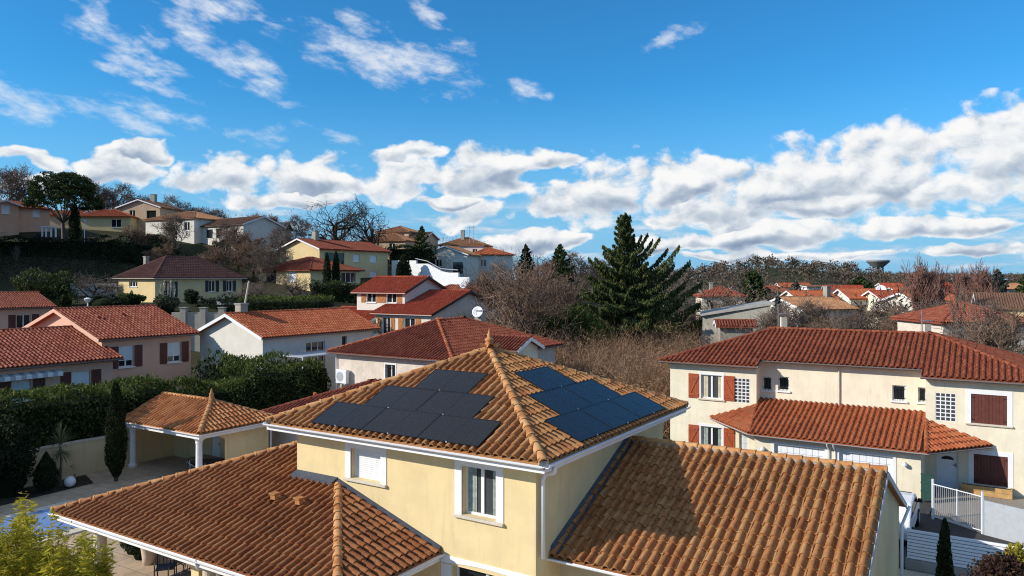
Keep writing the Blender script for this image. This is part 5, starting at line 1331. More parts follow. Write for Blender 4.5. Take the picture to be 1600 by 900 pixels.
    fh('shed', 'low shed with rusty red roof in the scrub', 'shed', 1152, 510, 66, -10, 3.6, 3, 1.9, 'ra', .3, 'stucco_grey', 'tile_red')
    r = fh('house', 'house with brown tiles and white gable end behind the long cream house', 'house', 1300, 484, 84, 26, 8.6, 7.5, 5, 'ra', .36, 'stucco_white', 'tile_tan', [('-b', 1.0, 2.2, -2.2, -.8, 'dark', {})], [(-3.4, 3.7, .6, 2.6)])
    r = fh('house', 'orange roofed house seen above the brown tiled one', 'house', 1280, 468, 112, 6, 6.8, 7, 4, 'ra', .36, 'stucco_cream', 'tile_orange', [('-b', -1.6, -.6, -1.9, -.7, 'win', {})])
    r = fh('house', 'low house with dull red roof left of the blue spruce', 'house', 1218, 457, 150, 2, 6.6, 8, 3.6, 'hip', .42, 'stucco_cream', 'tile_pink', [('-b', -.8, .6, -2.1, -.8, 'win', {})])
    r = fh('warehouse', 'long white flat building with dark windows on the plain', 'warehouse', 1290, 448, 190, 2, 9.5, 9, 3.2, 'ra', .06, 'white_paint', 'tile_dull', [('-b', -3.6, -2.2, -2.0, -.7, 'dark', {}), ('-b', .8, 2.2, -2.0, -.7, 'dark', {})])
    r = fh('house', 'white house with long orange roof in a row', 'house', 1366, 467, 112, 4, 7.6, 7, 4.5, 'ra', .4, 'stucco_white', 'tile_orange', [('-b', -2, -.9, -2.0, -.8, 'win', {}), ('-b', .9, 2, -2.0, -.8, 'win', {})], [(-2.6, 3.2, .5, 2.1)])
    p = at(1377, 453, 113); dish('satellite_dish', 'large pale satellite dish above the row of orange roofs', p, .75, (-.4, -1, .3))
    r = fh('house', 'cream gabled house with red roof next to the row', 'house', 1412, 470, 108, 6, 6.4, 7, 4.5, 'ra', .4, 'stucco_cream', 'tile_vivid', [('-b', -1.4, -.3, -2.0, -.8, 'win', {})])
    r = fh('house', 'white house with orange roof behind the pink trees', 'house', 1482, 474, 92, 24, 8.6, 7, 4.5, 'ra', .36, 'stucco_white', 'tile_orange', [('-b', 1.2, 2.0, -1.9, -.7, 'win', {}), ('-b', -2.2, -1.2, -1.9, -.7, 'win', {})])
    p = at(1456, 460, 92); dish('satellite_dish', 'white satellite dish left of the tall bare pink trees', p, .62, (-.3, -1, .3))
    fh('house', 'tiny white house with red roof at the foot of the wooded hill', 'house', 1400, 450, 200, 0, 6, 7, 3, 'ra', .36, 'white_paint', 'tile_vivid')
    r = fh('house', 'pinkish house with red hip roof at the right edge', 'house', 1548, 504, 60, 2, 8.0, 7.5, 5, 'hip', .38, 'stucco_rough', 'tile_pink', [('-b', 1.9, 2.9, -1.9, -.5, 'half', {})], lod=1)
    r = fh('house', 'yellow house with brown roof beyond the right edge house', 'house', 1605, 482, 78, -28, 9, 8, 5, 'ra', .36, 'stucco_ochre', 'tile_dull')
    for (px, py, Y, yw, w, wl_, tl, lab) in ((1180, 456, 190, 10, 9, 'stucco_white', 'tile_pink', 'low pale house between the salmon roof and the dark conifer'), (1322, 456, 160, -12, 8, 'stucco_cream', 'tile_vivid', 'red roofed house left of the row of orange roofs'), (1436, 460, 150, 14, 8, 'stucco_cream', 'tile_orange', 'orange roofed house behind the tallest pinkish trees'),
            (1520, 458, 140, -8, 9, 'stucco_white', 'tile_red', 'dark red roofed house near the blue-green spruce'), (1580, 452, 170, 6, 9, 'stucco_white', 'tile_tan', 'pale house far right below the wooded ridge'), (1245, 449, 230, 0, 10, 'stucco_cream', 'tile_orange', 'distant orange roof above the grey-blue spruce'), (1470, 448, 240, 10, 11, 'white_paint', 'tile_vivid', 'distant red roof between the pink trees')):
        fh('house', lab, 'house', px, py, Y, yw, w, 7, 4, 'ra', .38, wl_, tl, [('-b', -w*.3, -w*.3+1.2, -2, -.7, 'win', {}), ('-b', w*.1, w*.1+1.2, -2, -.7, 'win', {})])
    fh('house', 'white house among trees on the wooded hillside', 'house', 1110, 428, 620, 0, 7, 6, 4, 'ra', .36, 'white_paint', 'tile_tan'); fh('house', 'small tan house on the wooded hillside beside the white one', 'house', 1138, 434, 560, 0, 8, 6, 3, 'ra', .36, 'stucco_cream', 'tile_tan')
hill_houses()

# ------------------------------------------------------------------ plants
def basis(D, rng):
    """two unit vectors across the directions D (n,3)"""
    R = rng.normal(size=D.shape); A = np.cross(D, R); A /= np.linalg.norm(A, axis=1, keepdims=True)+1e-9
    B = np.cross(D, A); B /= np.linalg.norm(B, axis=1, keepdims=True)+1e-9
    return A, B


def leaf_mesh(name, P, mat, size, rng, aspect=0.5, dirs=None, jit=0.35):
    """small pointed leaf faces at the points P; dirs = way the leaf points (else any way)"""
    n = len(P); D = rng.normal(size=(n, 3)) if dirs is None else dirs+rng.normal(size=(n, 3))*jit
    D /= np.linalg.norm(D, axis=1, keepdims=True)+1e-9
    A, B = basis(D, rng)
    s = (size*rng.uniform(.6, 1.35, n))[:, None] if np.isscalar(size) else size[:, None]
    V = np.stack([P-D*s*.5, P+A*s*aspect*.5, P+D*s*.5, P-A*s*aspect*.5], 1).reshape(-1, 3)
    F = np.arange(4*n).reshape(-1, 4)
    return np_mesh(name, V, F, mat)


def segs_mesh(name, S, mat, n=4):
    """tapered twigs: rows of x0 y0 z0 x1 y1 z1 r0 r1"""
    S = np.asarray(S, float); p, q, r0, r1 = S[:, :3], S[:, 3:6], S[:, 6], S[:, 7]
    D = q-p; D /= np.linalg.norm(D, axis=1, keepdims=True)+1e-9
    R = np.where(np.abs(D[:, 2:3]) < .9, np.array([[0, 0, 1.]]), np.array([[1., 0, 0]])); A = np.cross(D, R); A /= np.linalg.norm(A, axis=1, keepdims=True)+1e-9; B = np.cross(D, A)
    V = []
    for c, r in ((p, r0), (q, r1)):
        for k in range(n):
            t = 2*math.pi*k/n; V.append(c+(A*math.cos(t)+B*math.sin(t))*r[:, None])
    V = np.stack(V, 1).reshape(-1, 3); m = len(S); b = (np.arange(m)*2*n)[:, None]
    F = np.stack([np.concatenate([b+k, b+(k+1) % n, b+n+(k+1) % n, b+n+k], 1) for k in range(n)], 1).reshape(-1, 4)
    return np_mesh(name, V, F, mat, True)


def grow(seed, h=1.0, levels=4, kids=(7, 6, 5, 4), r0=.035, up=.25, spread=.75, wob=.18, first=.28, ratio=.62, lean=(0, 0)):
    """a bare tree of height about h: returns thick limbs and twigs"""
    rg = random.Random(seed); limbs, twigs = [], []
    def branch(p, d, L, r, lv):
        k = 4 if lv < 2 else (3 if lv < levels else 2); pts = [(p.copy(), r)]; q = p.copy(); d = d.normalized()
        for i in range(k):
            d = (d+Vector((rg.gauss(0, wob), rg.gauss(0, wob), rg.gauss(0, wob*.7)+up*.22))).normalized(); q2 = q+d*(L/k); rr = max(r*(1-(i+1)/k*(.55 if lv == 0 else .72)), .0024)
            (limbs if lv < 2 else twigs).append((*q, *q2, pts[-1][1], rr)); q = q2; pts.append((q.copy(), rr))
        if lv >= levels: return
        n = kids[lv]
        for j in range(n):
            t = first+(1-first)*(j+rg.uniform(.2, .8))/n if lv == 0 else rg.uniform(.25, 1.0)
            f = min(t, .999)*k; i = int(f); a, ra = pts[i]; b, rb = pts[i+1]; o = a.lerp(b, f-i); ro = ra+(rb-ra)*(f-i)
            ax = (b-a).normalized(); sd = ax.orthogonal().normalized(); sd.rotate(Matrix.Rotation(rg.uniform(0, 2*math.pi), 3, ax))
            nd = (ax*(1-spread*.55)+sd*spread+Vector((0, 0, up*.5))).normalized()
            branch(o, nd, L*ratio*rg.uniform(.75, 1.15)*(1.15-.35*t if lv == 0 else 1), max(min(ro*.75, r*.6), .0030), lv+1)
    branch(Vector((0, 0, 0)), Vector((lean[0], lean[1], 1)), h*.55, r0, 0)
    zmax = max(s[5] for s in limbs+twigs); f = h/zmax
    sc = lambda L: [tuple(x*f for x in s[:6])+s[6:] for s in L]
    return sc(limbs), sc(twigs)


def local_child(name, me, parent):
    o = bpy.data.objects.new(name, me); COL.objects.link(o); o.parent = parent; return o

BARE = {}


def bare_kind(key, seed, tw, bark, **kw):
    l, t = grow(seed, **kw); BARE[key] = (segs_mesh('trunk', l, bark, 6), segs_mesh('crown', t, tw, 3))
bare_kind('round1', 3, 'twig_grey', 'bark_grey', levels=4, kids=(10, 7, 6, 5), r0=.024, up=.3, spread=.8)
bare_kind('round2', 8, 'twig_grey', 'bark_grey', levels=4, kids=(9, 7, 6, 5), r0=.026, up=.22, spread=.85)
bare_kind('brown', 15, 'twig_brown', 'bark_dark', levels=4, kids=(10, 7, 6, 5), r0=.028, up=.35, spread=.75, first=.15)
bare_kind('pink', 22, 'twig_pink', 'bark_grey', levels=4, kids=(10, 7, 6, 4), r0=.02, up=.6, spread=.55, first=.3)
bare_kind('fruit', 31, 'twig_grey', 'bark_dark', levels=3, kids=(9, 8, 6), r0=.035, up=.2, spread=1.0, first=.2, ratio=.75)
bare_kind('oak1', 47, 'bark_dark', 'bark_dark', levels=4, kids=(6, 5, 4, 4), r0=.052, up=.25, spread=.95, first=.22, ratio=.74, wob=.30)
bare_kind('oak2', 52, 'bark_dark', 'bark_dark', levels=4, kids=(6, 5, 4, 4), r0=.048, up=.25, spread=.92, first=.24, ratio=.72, wob=.30, lean=(.25, 0))
bare_kind('fan', 77, 'twig_brown', 'bark_dark', levels=4, kids=(9, 5, 4, 4), r0=.034, up=.42, spread=.75, first=.04, ratio=.8, wob=.26)
bare_kind('stem', 61, 'twig_grey', 'bark_grey', levels=3, kids=(7, 5, 4), r0=.016, up=.8, spread=.5, first=.25)


def bare_tree(key, label, px, top, Y, rot=0, wide=1.0, group=None, base=None, name='bare_tree'):
    p = at(px, top, Y); zb = tz(p.x, p.y)-.1 if base is None else base; h = p.z-zb
    o = thing(name, label, 'tree', (p.x, p.y, zb), group); o.rotation_euler.z = rot; o.scale = (h*wide, h*wide, h)
    local_child('trunk', BARE[key][0], o); local_child('crown', BARE[key][1], o); return o


def wood_list():
    g = 'bare trees along the hilltop'
    for i, (k, px, top, Y, w, lab) in enumerate([
            ('round1', 6, 252, 152, 1.0, 'tall bare tree at the top left corner of the hill'), ('round2', 38, 300, 165, 1.1, 'bare tree between the pink hilltop house and the umbrella pine'),
            ('round1', 165, 282, 160, 1.1, 'bare tree just right of the umbrella pine crown'), ('round2', 190, 286, 164, 1.1, 'bare tree behind the raised gable house, left of it'),
            ('round1', 218, 302, 172, 1.0, 'bare tree rising behind the raised gable chimney'), ('round2', 262, 302, 160, 1.2, 'broad bare tree right of the raised gable'),
            ('round1', 318, 320, 170, 1.4, 'low bare tree behind the brown roofed bungalow'), ('round2', 350, 326, 176, 1.3, 'bare tree above the right end of the brown roof'),
            ('pink', 400, 330, 182, 1.5, 'reddish bare tree behind the hilltop solar roof'), ('pink', 424, 332, 186, 1.4, 'reddish bare tree right of the hilltop solar roof'),
            ('round2', 462, 334, 170, 1.2, 'greyish bare tree left of the big oaks')]):
        bare_tree(k, lab, px, top, Y, i*1.3, w, g)
    g = 'bare trees on the dark slope'
    for i, (k, px, top, Y, w, lab) in enumerate([
            ('brown', 212, 348, 122, 1.1, 'dark bare tree on the slope below the pergola'), ('round1', 278, 330, 124, .9, 'bare tree against the white gable of the hilltop house'),
            ('brown', 250, 378, 112, 1.2, 'low bare tree above the plum roof'), ('round1', 352, 342, 122, 1.0, 'bare tree in front of the long white bungalow'),
            ('brown', 372, 352, 118, 1.2, 'bare tree at the right end of the long white bungalow'), ('brown', 330, 380, 110, 1.3, 'shrubby bare tree above the right end of the plum roof'),
            ('round2', 424, 352, 126, 1.1, 'bare tree on the slope left of the yellow two storey house'), ('brown', 396, 372, 114, 1.3, 'brown bare tree above the slope behind the plum roof'),
            ('round2', 440, 372, 112, 1.2, 'twiggy bare tree close to the yellow gable'), ('stem', 24, 382, 108, .8, 'thin upright bare tree on the grass at the left edge')]):
        bare_tree(k, lab, px, top, Y, 2+i*1.7, w, g)
    bare_tree('fruit', 'wide bare fruit tree beside the yellow bungalow', 142, 420, 84, .4, 1.5, name='fruit_tree')
    bare_tree('fruit', 'grey bare fruit tree right of the yellow bungalow', 400, 428, 84, 2.4, 1.1, name='fruit_tree')
    bare_tree('fruit', 'pruned bare tree in front of the two storey yellow house', 455, 420, 96, 1.1, 1.2, name='fruit_tree')
    bare_tree('oak1', 'big gnarled bare oak on the skyline, left of two', 528, 302, 138, .5, 1.05, 'gnarled oaks', name='oak_tree')
    bare_tree('oak2', 'gnarled bare oak on the skyline, right of two', 574, 314, 140, 0, 1.0, 'gnarled oaks', name='oak_tree')
    g = 'bare trees in the valley'
    for i, (k, px, top, Y, w, lab) in enumerate([
            ('fan', 800, 386, 68, .8, 'big dark bare tree standing above the satellite dish'), ('fan', 842, 396, 80, .7, 'bare tree right of the big dark one'),
            ('brown', 762, 405, 88, .8, 'bare tree left of the big dark one before the white houses'), ('round2', 905, 390, 140, 1.1, 'pale bare tree left of the big spruce'),
            ('pink', 855, 400, 120, 1.0, 'reddish bare tree behind the big dark one'), ('round1', 930, 402, 150, 1.1, 'bare tree half hidden by the spruce'),
            ('brown', 885, 425, 110, 1.2, 'low brown bare tree below the conical fir'), ('brown', 860, 430, 95, 1.2, 'brown bare tree at the left of the green grove')]):
        bare_tree(k, lab, px, top, Y, .7+i*2.1, w, g)
    g = 'bare trees on the right'
    for i, (k, px, top, Y, w, lab) in enumerate([
            ('pink', 1438, 394, 74, .62, 'tallest pinkish bare tree on the right'), ('pink', 1462, 404, 80, .6, 'pinkish bare tree just right of the tallest one'), ('pink', 1532, 402, 88, .7, 'pinkish bare tree near the dark blue-green spruce'),
            ('pink', 1506, 412, 92, .7, 'pinkish bare tree between the two pink groups'), ('stem', 1486, 440, 58, .6, 'slim bare stems before the right edge house'), ('stem', 1512, 452, 56, .7, 'slim leaning bare stems left of the right edge roof'),
            ('round1', 1196, 470, 62, .9, 'yellowish bare tree in front of the concrete workshop'), ('round2', 1246, 468, 66, .8, 'bare tree before the white gable end'),
            ('round1', 1340, 478, 70, 1.0, 'bare tree behind the middle of the cream house roof'), ('brown', 1400, 482, 68, 1.1, 'brown bare tree behind the cream house, right of its middle'),
            ('brown', 1300, 488, 64, 1.2, 'low brown bare tree behind the cream house ridge'), ('brown', 1090, 478, 80, 1.2, 'brown bare bush tree right of the big spruce'),
            ('round2', 1120, 462, 95, 1.1, 'bare tree before the salmon pyramid roof'), ('brown', 1165, 474, 88, 1.1, 'brown bare tree right of the concrete workshop'), ('round1', 1280, 462, 78, .9, 'bare tree in front of the brown tiled roof'), ('brown', 1330, 466, 90, 1.0, 'brown bare tree left of the orange roofs row'), ('round2', 1370, 464, 84, 1.0, 'bare tree in front of the orange roofs row'), ('brown', 1420, 470, 80, 1.0, 'brown bare tree before the cream gabled house'), ('round1', 1470, 462, 72, .9, 'bare tree before the white house on the right'), ('brown', 1560, 474, 50, 1.0, 'brown bare tree in front of the right edge house'),
            ('round2', 1585, 470, 52, .9, 'bare tree at the right edge before the pinkish house')]):
        bare_tree(k, lab, px, top, Y, .3+i*1.9, w, g)
wood_list()


def shell(rng, n, c, r, lo=.72, zmin=None):
    """points in the outer part of an ellipsoid"""
    D = rng.normal(size=(n, 3)); D /= np.linalg.norm(D, axis=1, keepdims=True)
    P = np.array(c)+D*np.array(r)*rng.uniform(lo, 1.02, n)[:, None]
    if zmin is not None: P = P[P[:, 2] > zmin]
    return P


def bush(name, label, cat, pos, r, mat, leaf, n, seed, clumps=14, group=None, core='hedge_core', aspect=.5):
    """rounded shrub made of uneven clumps; pos = base"""
    rng = np.random.default_rng(seed); pos = Vector(pos); root = thing(name, label, cat, pos, group); r = np.array(r)
    c0 = np.array(pos)+np.array([0, 0, r[2]*.95]); P = []
    for k in range(clumps):
        d = rng.normal(size=3); d[2] = abs(d[2])*.9-.55; d /= np.linalg.norm(d); cc = c0+d*r*.62; P.append(shell(rng, n//clumps, cc, r*rng.uniform(.32, .52), .5))
    P = np.concatenate(P); P = P[P[:, 2] > pos.z]
    put('crown', leaf_mesh('crown', P, mat, leaf, rng, aspect), root)
    if core:
        mb = MB(); mb.lathe(tuple(pos), [(r[0]*.45, 0), (r[0]*.60, r[2]*.4), (r[0]*.62, r[2]*.9), (r[0]*.42, r[2]*1.3), (r[0]*.1, r[2]*1.5)], 9); mb.build('stem_core', core, root)
    return root


def hedge(name, label, fr, a, b, z, mat, leaf, dens, seed, tip=None, wav=.25, cat='hedge', taper=.12):
    """long hedge: dark inside, leaf faces all over the uneven outside"""
    rng = np.random.default_rng(seed); root = thing(name, label, cat, fr((a[0]+a[1])/2, (b[0]+b[1])/2, z[0])); L, Wd, Hh = a[1]-a[0], b[1]-b[0], z[1]-z[0]
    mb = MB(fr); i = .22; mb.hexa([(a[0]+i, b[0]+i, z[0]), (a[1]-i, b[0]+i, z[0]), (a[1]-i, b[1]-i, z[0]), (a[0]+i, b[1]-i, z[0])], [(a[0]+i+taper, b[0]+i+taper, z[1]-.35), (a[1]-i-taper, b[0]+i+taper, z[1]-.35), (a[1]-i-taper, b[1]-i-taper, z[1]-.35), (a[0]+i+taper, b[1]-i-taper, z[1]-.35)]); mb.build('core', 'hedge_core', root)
    def wob(x, y): return wav*(np.sin(x*1.3+seed)*.5+np.sin(x*.53+y*1.9+seed*2)*.5+np.sin(y*.8+x*.37+seed)*.6)
    P, T = [], []
    def face(n, f):
        s, t = rng.uniform(0, 1, n), rng.uniform(0, 1, n); return f(s, t)
    parts = [(L*Wd, lambda s, t: (a[0]+L*s, b[0]+Wd*t, np.full_like(s, z[1]))), (L*Hh, lambda s, t: (a[0]+L*s, np.full_like(s, b[0]), z[0]+Hh*t)), (Wd*Hh, lambda s, t: (np.full_like(s, a[0]), b[0]+Wd*s, z[0]+Hh*t)), (Wd*Hh, lambda s, t: (np.full_like(s, a[1]), b[0]+Wd*s, z[0]+Hh*t))]
    for ar, f in parts:
        n = int(ar*dens); s, t = rng.uniform(0, 1, n), rng.uniform(0, 1, n); x, y, w = f(s, t); k = wob(x+y*.3, w*1.3+y); cx, cy = (a[0]+a[1])/2, (b[0]+b[1])/2
        x = x+np.sign(x-cx)*np.minimum(1, np.abs(x-cx)/(L/2+.01))**6*k+rng.normal(0, .07, n); y = y+np.sign(y-cy)*np.minimum(1, np.abs(y-cy)/(Wd/2+.01))**6*k+rng.normal(0, .07, n); w = w+np.where(w > z[1]-.01, wob(x, y)*1.3, 0)+rng.normal(0, .09, n)
        P.append(np.stack([x, y, w], 1))
    P = np.concatenate(P); P = P[P[:, 2] > z[0]-.05]
    o = np.array(fr.o); Wp = np.concatenate([o+P[:, :1]*np.array(fr.u)+P[:, 1:2]*np.array(fr.v), P[:, 2:]], 1)
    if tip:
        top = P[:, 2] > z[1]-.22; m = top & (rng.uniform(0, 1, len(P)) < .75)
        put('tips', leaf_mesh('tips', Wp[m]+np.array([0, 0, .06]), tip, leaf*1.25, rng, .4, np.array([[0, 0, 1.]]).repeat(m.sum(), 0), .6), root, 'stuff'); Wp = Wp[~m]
    put('foliage', leaf_mesh('foliage', Wp, mat, leaf, rng, .5), root)
    return root


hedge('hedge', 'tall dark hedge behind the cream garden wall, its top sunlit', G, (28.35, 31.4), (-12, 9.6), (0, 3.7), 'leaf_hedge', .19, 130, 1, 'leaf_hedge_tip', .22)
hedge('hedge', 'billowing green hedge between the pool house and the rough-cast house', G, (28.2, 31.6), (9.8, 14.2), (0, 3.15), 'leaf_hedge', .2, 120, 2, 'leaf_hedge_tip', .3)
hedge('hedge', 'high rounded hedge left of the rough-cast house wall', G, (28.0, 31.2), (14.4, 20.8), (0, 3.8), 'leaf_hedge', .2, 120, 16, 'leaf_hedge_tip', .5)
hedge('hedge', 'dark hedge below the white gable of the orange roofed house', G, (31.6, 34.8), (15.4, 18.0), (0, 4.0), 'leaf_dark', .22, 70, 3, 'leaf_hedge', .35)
FW = Frame(Vector((0, 0)), Vector((1, 0)), Vector((0, 1)))


def hedge_px(label, px0, px1, Y, top, hgt, dep, mat, leaf, dens, seed, tip=None, wav=.2):
    p0, p1 = at(px0, top, Y), at(px1, top, Y); return hedge('hedge', label, FW, (p0.x, p1.x), (Y, Y+dep), (p0.z-hgt, p0.z), mat, leaf, dens, seed, tip, wav)
hedge_px('long dark hedge along the edge of the hilltop garden', -12, 165, 119, 374, 4.2, 2.5, 'leaf_dark', .34, 26, 4, None, .35)
hedge_px('dark hedge on the hilltop slope below the white bungalow', 168, 265, 118, 380, 4.2, 2.5, 'leaf_dark', .34, 26, 5, None, .6)
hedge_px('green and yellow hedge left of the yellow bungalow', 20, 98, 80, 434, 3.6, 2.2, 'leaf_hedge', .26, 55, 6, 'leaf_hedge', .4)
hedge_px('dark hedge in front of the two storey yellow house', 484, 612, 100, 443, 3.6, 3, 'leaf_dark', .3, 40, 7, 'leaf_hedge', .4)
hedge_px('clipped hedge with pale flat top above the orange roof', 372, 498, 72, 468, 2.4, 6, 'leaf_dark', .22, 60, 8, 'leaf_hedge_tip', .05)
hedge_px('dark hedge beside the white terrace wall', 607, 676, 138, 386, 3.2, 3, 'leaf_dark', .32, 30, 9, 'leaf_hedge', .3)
hedge_px('shrubby dark planting around the yellow bungalow garden', 300, 400, 82, 472, 2.2, 3, 'leaf_dark', .26, 45, 10, None, .5)


def cypress(label, pos, h, r, mat, leaf, n, seed, group=None, blunt=.5):
    rng = np.random.default_rng(seed); pos = Vector(pos); root = thing('cypress', label, 'tree', pos, group)
    t = rng.uniform(0.02, 1, n); rad = r*np.minimum(1, (t/.22)**.6)*np.minimum(1, ((1-t)/.5)**blunt)*rng.uniform(.82, 1.06, n); th = rng.uniform(0, 2*math.pi, n)
    rad *= 1+.10*np.sin(th*3+t*17)+.06*np.sin(th*5-t*31)
    P = np.stack([pos.x+rad*np.cos(th), pos.y+rad*np.sin(th), pos.z+.03*h+t*h*.97], 1); D = np.stack([np.cos(th)*.25, np.sin(th)*.25, np.ones(n)], 1)
    put('crown', leaf_mesh('crown', P, mat, leaf, rng, .42, D, .3), root)
    mb = MB(); mb.tube([pos, pos+Vector((0, 0, h*.2))], r*.22, 6); mb.build('trunk', 'bark_dark', root)
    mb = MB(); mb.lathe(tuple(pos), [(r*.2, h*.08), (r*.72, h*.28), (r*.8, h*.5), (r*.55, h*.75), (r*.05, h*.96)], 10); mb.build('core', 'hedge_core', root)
    return root


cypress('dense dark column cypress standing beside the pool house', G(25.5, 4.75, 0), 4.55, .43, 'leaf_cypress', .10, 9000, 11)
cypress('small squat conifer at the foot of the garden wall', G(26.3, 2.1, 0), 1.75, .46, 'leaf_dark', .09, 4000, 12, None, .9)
p = at(1476, 895, 19.5); cypress('slim young cypress in front of the white slatted fence', (p.x, p.y, 0), 3.1, .2, 'leaf_cypress', .09, 3500, 13)
for px, top, Y, lab in ((511, 396, 104, 'left one of two slim cypresses before the yellow house'), (525, 393, 104.5, 'right one of two slim cypresses before the yellow house')):
    p = at(px, top, Y); zb = tz(p.x, p.y); cypress(lab, (p.x, p.y, zb), p.z-zb, .55, 'leaf_cypress', .22, 2200, px, 'slim cypresses')
for px, top, Y, r, lab in ((631, 398, 122, 1.15, 'broad cypress before the white terrace wall'), (624, 410, 121, .55, 'thin small cypress left of the broad one'), (117, 318, 126, .9, 'cypress next to the umbrella pine trunk')):
    p = at(px, top, Y); zb = tz(p.x, p.y); cypress(lab, (p.x, p.y, zb), p.z-zb, r, 'leaf_cypress', .26, 2400, px)


def umbrella_pine():
    rng = np.random.default_rng(7); base = at(100, 362, 126); zb = tz(base.x, base.y); top = at(100, 266, 126).z; base.z = zb; H = top-zb
    root = thing('umbrella_pine', 'large umbrella pine with dense domed crown on the hilltop', 'tree', base)
    segs = []; rg = random.Random(4); cz = zb+H*.54; R = 5.6
    segs.append((*base, base.x-.2, base.y, zb+H*.3, .34, .26)); f = Vector((base.x-.2, base.y, zb+H*.3)); tips = []
    for k in range(13):
        a = 2*math.pi*k/13+rg.uniform(-.2, .2); rr = R*rg.uniform(.45, .86); e = Vector((base.x+rr*math.cos(a), base.y+rr*math.sin(a), cz+rg.uniform(0, .22)*H)); m = f.lerp(e, .5)+Vector((0, 0, -.5+rg.uniform(-.3, .3))); segs.append((*f, *m, .17, .10)); segs.append((*m, *e, .10, .04)); tips.append(e)
        for j in range(4):
            g = m.lerp(e, rg.uniform(.1, .9)); e2 = g+Vector((rg.gauss(0, .8), rg.gauss(0, .8), rg.uniform(.6, 1.8))); segs.append((*g, *e2, .05, .02))
    put('trunk', segs_mesh('trunk', segs, 'bark_grey', 6), root)
    P = []
    for k in range(430):
        a = rng.uniform(0, 2*math.pi); q = math.sqrt(rng.uniform(0, 1)); rr = R*q; zt = cz+(top-cz)*math.sqrt(max(0, 1-q**3.2)); zl = zt-rng.uniform(0, .62)*(top-cz)*(1.25-q*.5)
        c = (base.x+rr*math.cos(a), base.y+rr*math.sin(a), max(zl-.3, cz-.1)); P.append(shell(rng, 60, c, (.62, .62, .36), .3))
    put('crown', leaf_mesh('crown', np.concatenate(P), 'leaf_pine', .34, rng, .45), root)
umbrella_pine()


def conifer(name, label, px, top, Y, width, mat, leaf, seed, dens=1.0, droop=.35, base=None, gap=.0, group=None, special=False):
    """spruce: whorls of drooping boughs hung with short twigs"""
    rng = np.random.default_rng(seed); rg = random.Random(seed); p = at(px, top, Y); zb = (tz(p.x, p.y) if base is None else base); H = p.z-zb
    root = thing(name, label, 'tree', (p.x, p.y, zb), group); segs = [(p.x, p.y, zb, p.x, p.y, zb+H*.5, H*.022, H*.014), (p.x, p.y, zb+H*.5, p.x, p.y, p.z, H*.014, .02)]; P, D = [], []
    R = width/2; n = int((78 if special else 95)*dens); boughs = []
    for k in range(n):
        t = (k+rg.random())/n; z = zb+H*(.06+.92*t); a = k*2.399+rg.uniform(-.4, .4); L = R*(1-t)**(.8 if special else .72)*rg.uniform(.45 if special else .72, 1.12)
        if special and t > .76: L = R*.115*rg.uniform(.5, 1.4)*(1.2-t)/.3
        boughs.append((z, a, max(L, .25), -droop*(1-t*.9), .35*t))
    if special:                                     # long arms reaching out to the right and a few to the left
        for z, a, L, s, u_ in ((.60, -.05, .78, .02, .55), (.52, .05, .95, 0, .42), (.68, -.1, .50, .05, .7), (.44, -.15, 1.08, -.05, .30), (.36, .1, 1.12, -.08, .2), (.62, 3.0, .52, .03, .35), (.47, 3.25, .62, -.05, .15), (.73, .2, .35, .1, .8), (.56, -.5, .7, .0, .45), (.30, .0, 1.15, -.1, .12), (.40, 2.9, .8, -.1, .1)):
            for q in range(2): boughs.append((zb+H*(z+.012*q), a+.22*q, R*L*(1.04-.18*q), s, u_*.9))
    for z, a, L, s, u_ in boughs:
        dx, dy = math.cos(a), math.sin(a); m = max(3, int(L/.42)); pts = [Vector((p.x+dx*L*i/m, p.y+dy*L*i/m, z+L*(s*(i/m)+u_*(i/m)**2-.10*math.sin(math.pi*i/m)))) for i in range(m+1)]
        for i in range(m): segs.append((*pts[i], *pts[i+1], max(.012, .045*(1-i/m)*L/R+.01), max(.008, .045*(1-(i+1)/m)*L/R+.008)))
        cnt = int(L*(54 if special else 46)*dens)+10; f = rng.uniform(.12 if L > 1 else 0, 1.0, cnt)**.8; i = np.minimum((f*m).astype(int), m-1); PT = np.array([list(q) for q in pts]); fr_ = (f*m-i)[:, None]; base_p = PT[i]*(1-fr_)+PT[i+1]*fr_
        w = (.10+.20*L*(1-f)*np.minimum(1, f*5))*rng.uniform(-1, 1, cnt); base_p[:, 0] += -dy*w; base_p[:, 1] += dx*w; hang = rng.uniform(0, 1, cnt)**(1.3 if special else 2)*((.22+.15*L) if special else (.12+.16*L))*(1-f*.55); base_p[:, 2] -= hang
        P.append(base_p); D.append(np.stack([dx*.5-dy*np.sign(w)*.7, dy*.5+dx*np.sign(w)*.7, np.full(cnt, -1.25 if special else -.55)], 1))
    put('trunk', segs_mesh('trunk', segs, 'bark_dark', 5), root)
    put('crown', leaf_mesh('crown', np.concatenate(P), mat, leaf, rng, .34, np.concatenate(D), .4), root)
    return root


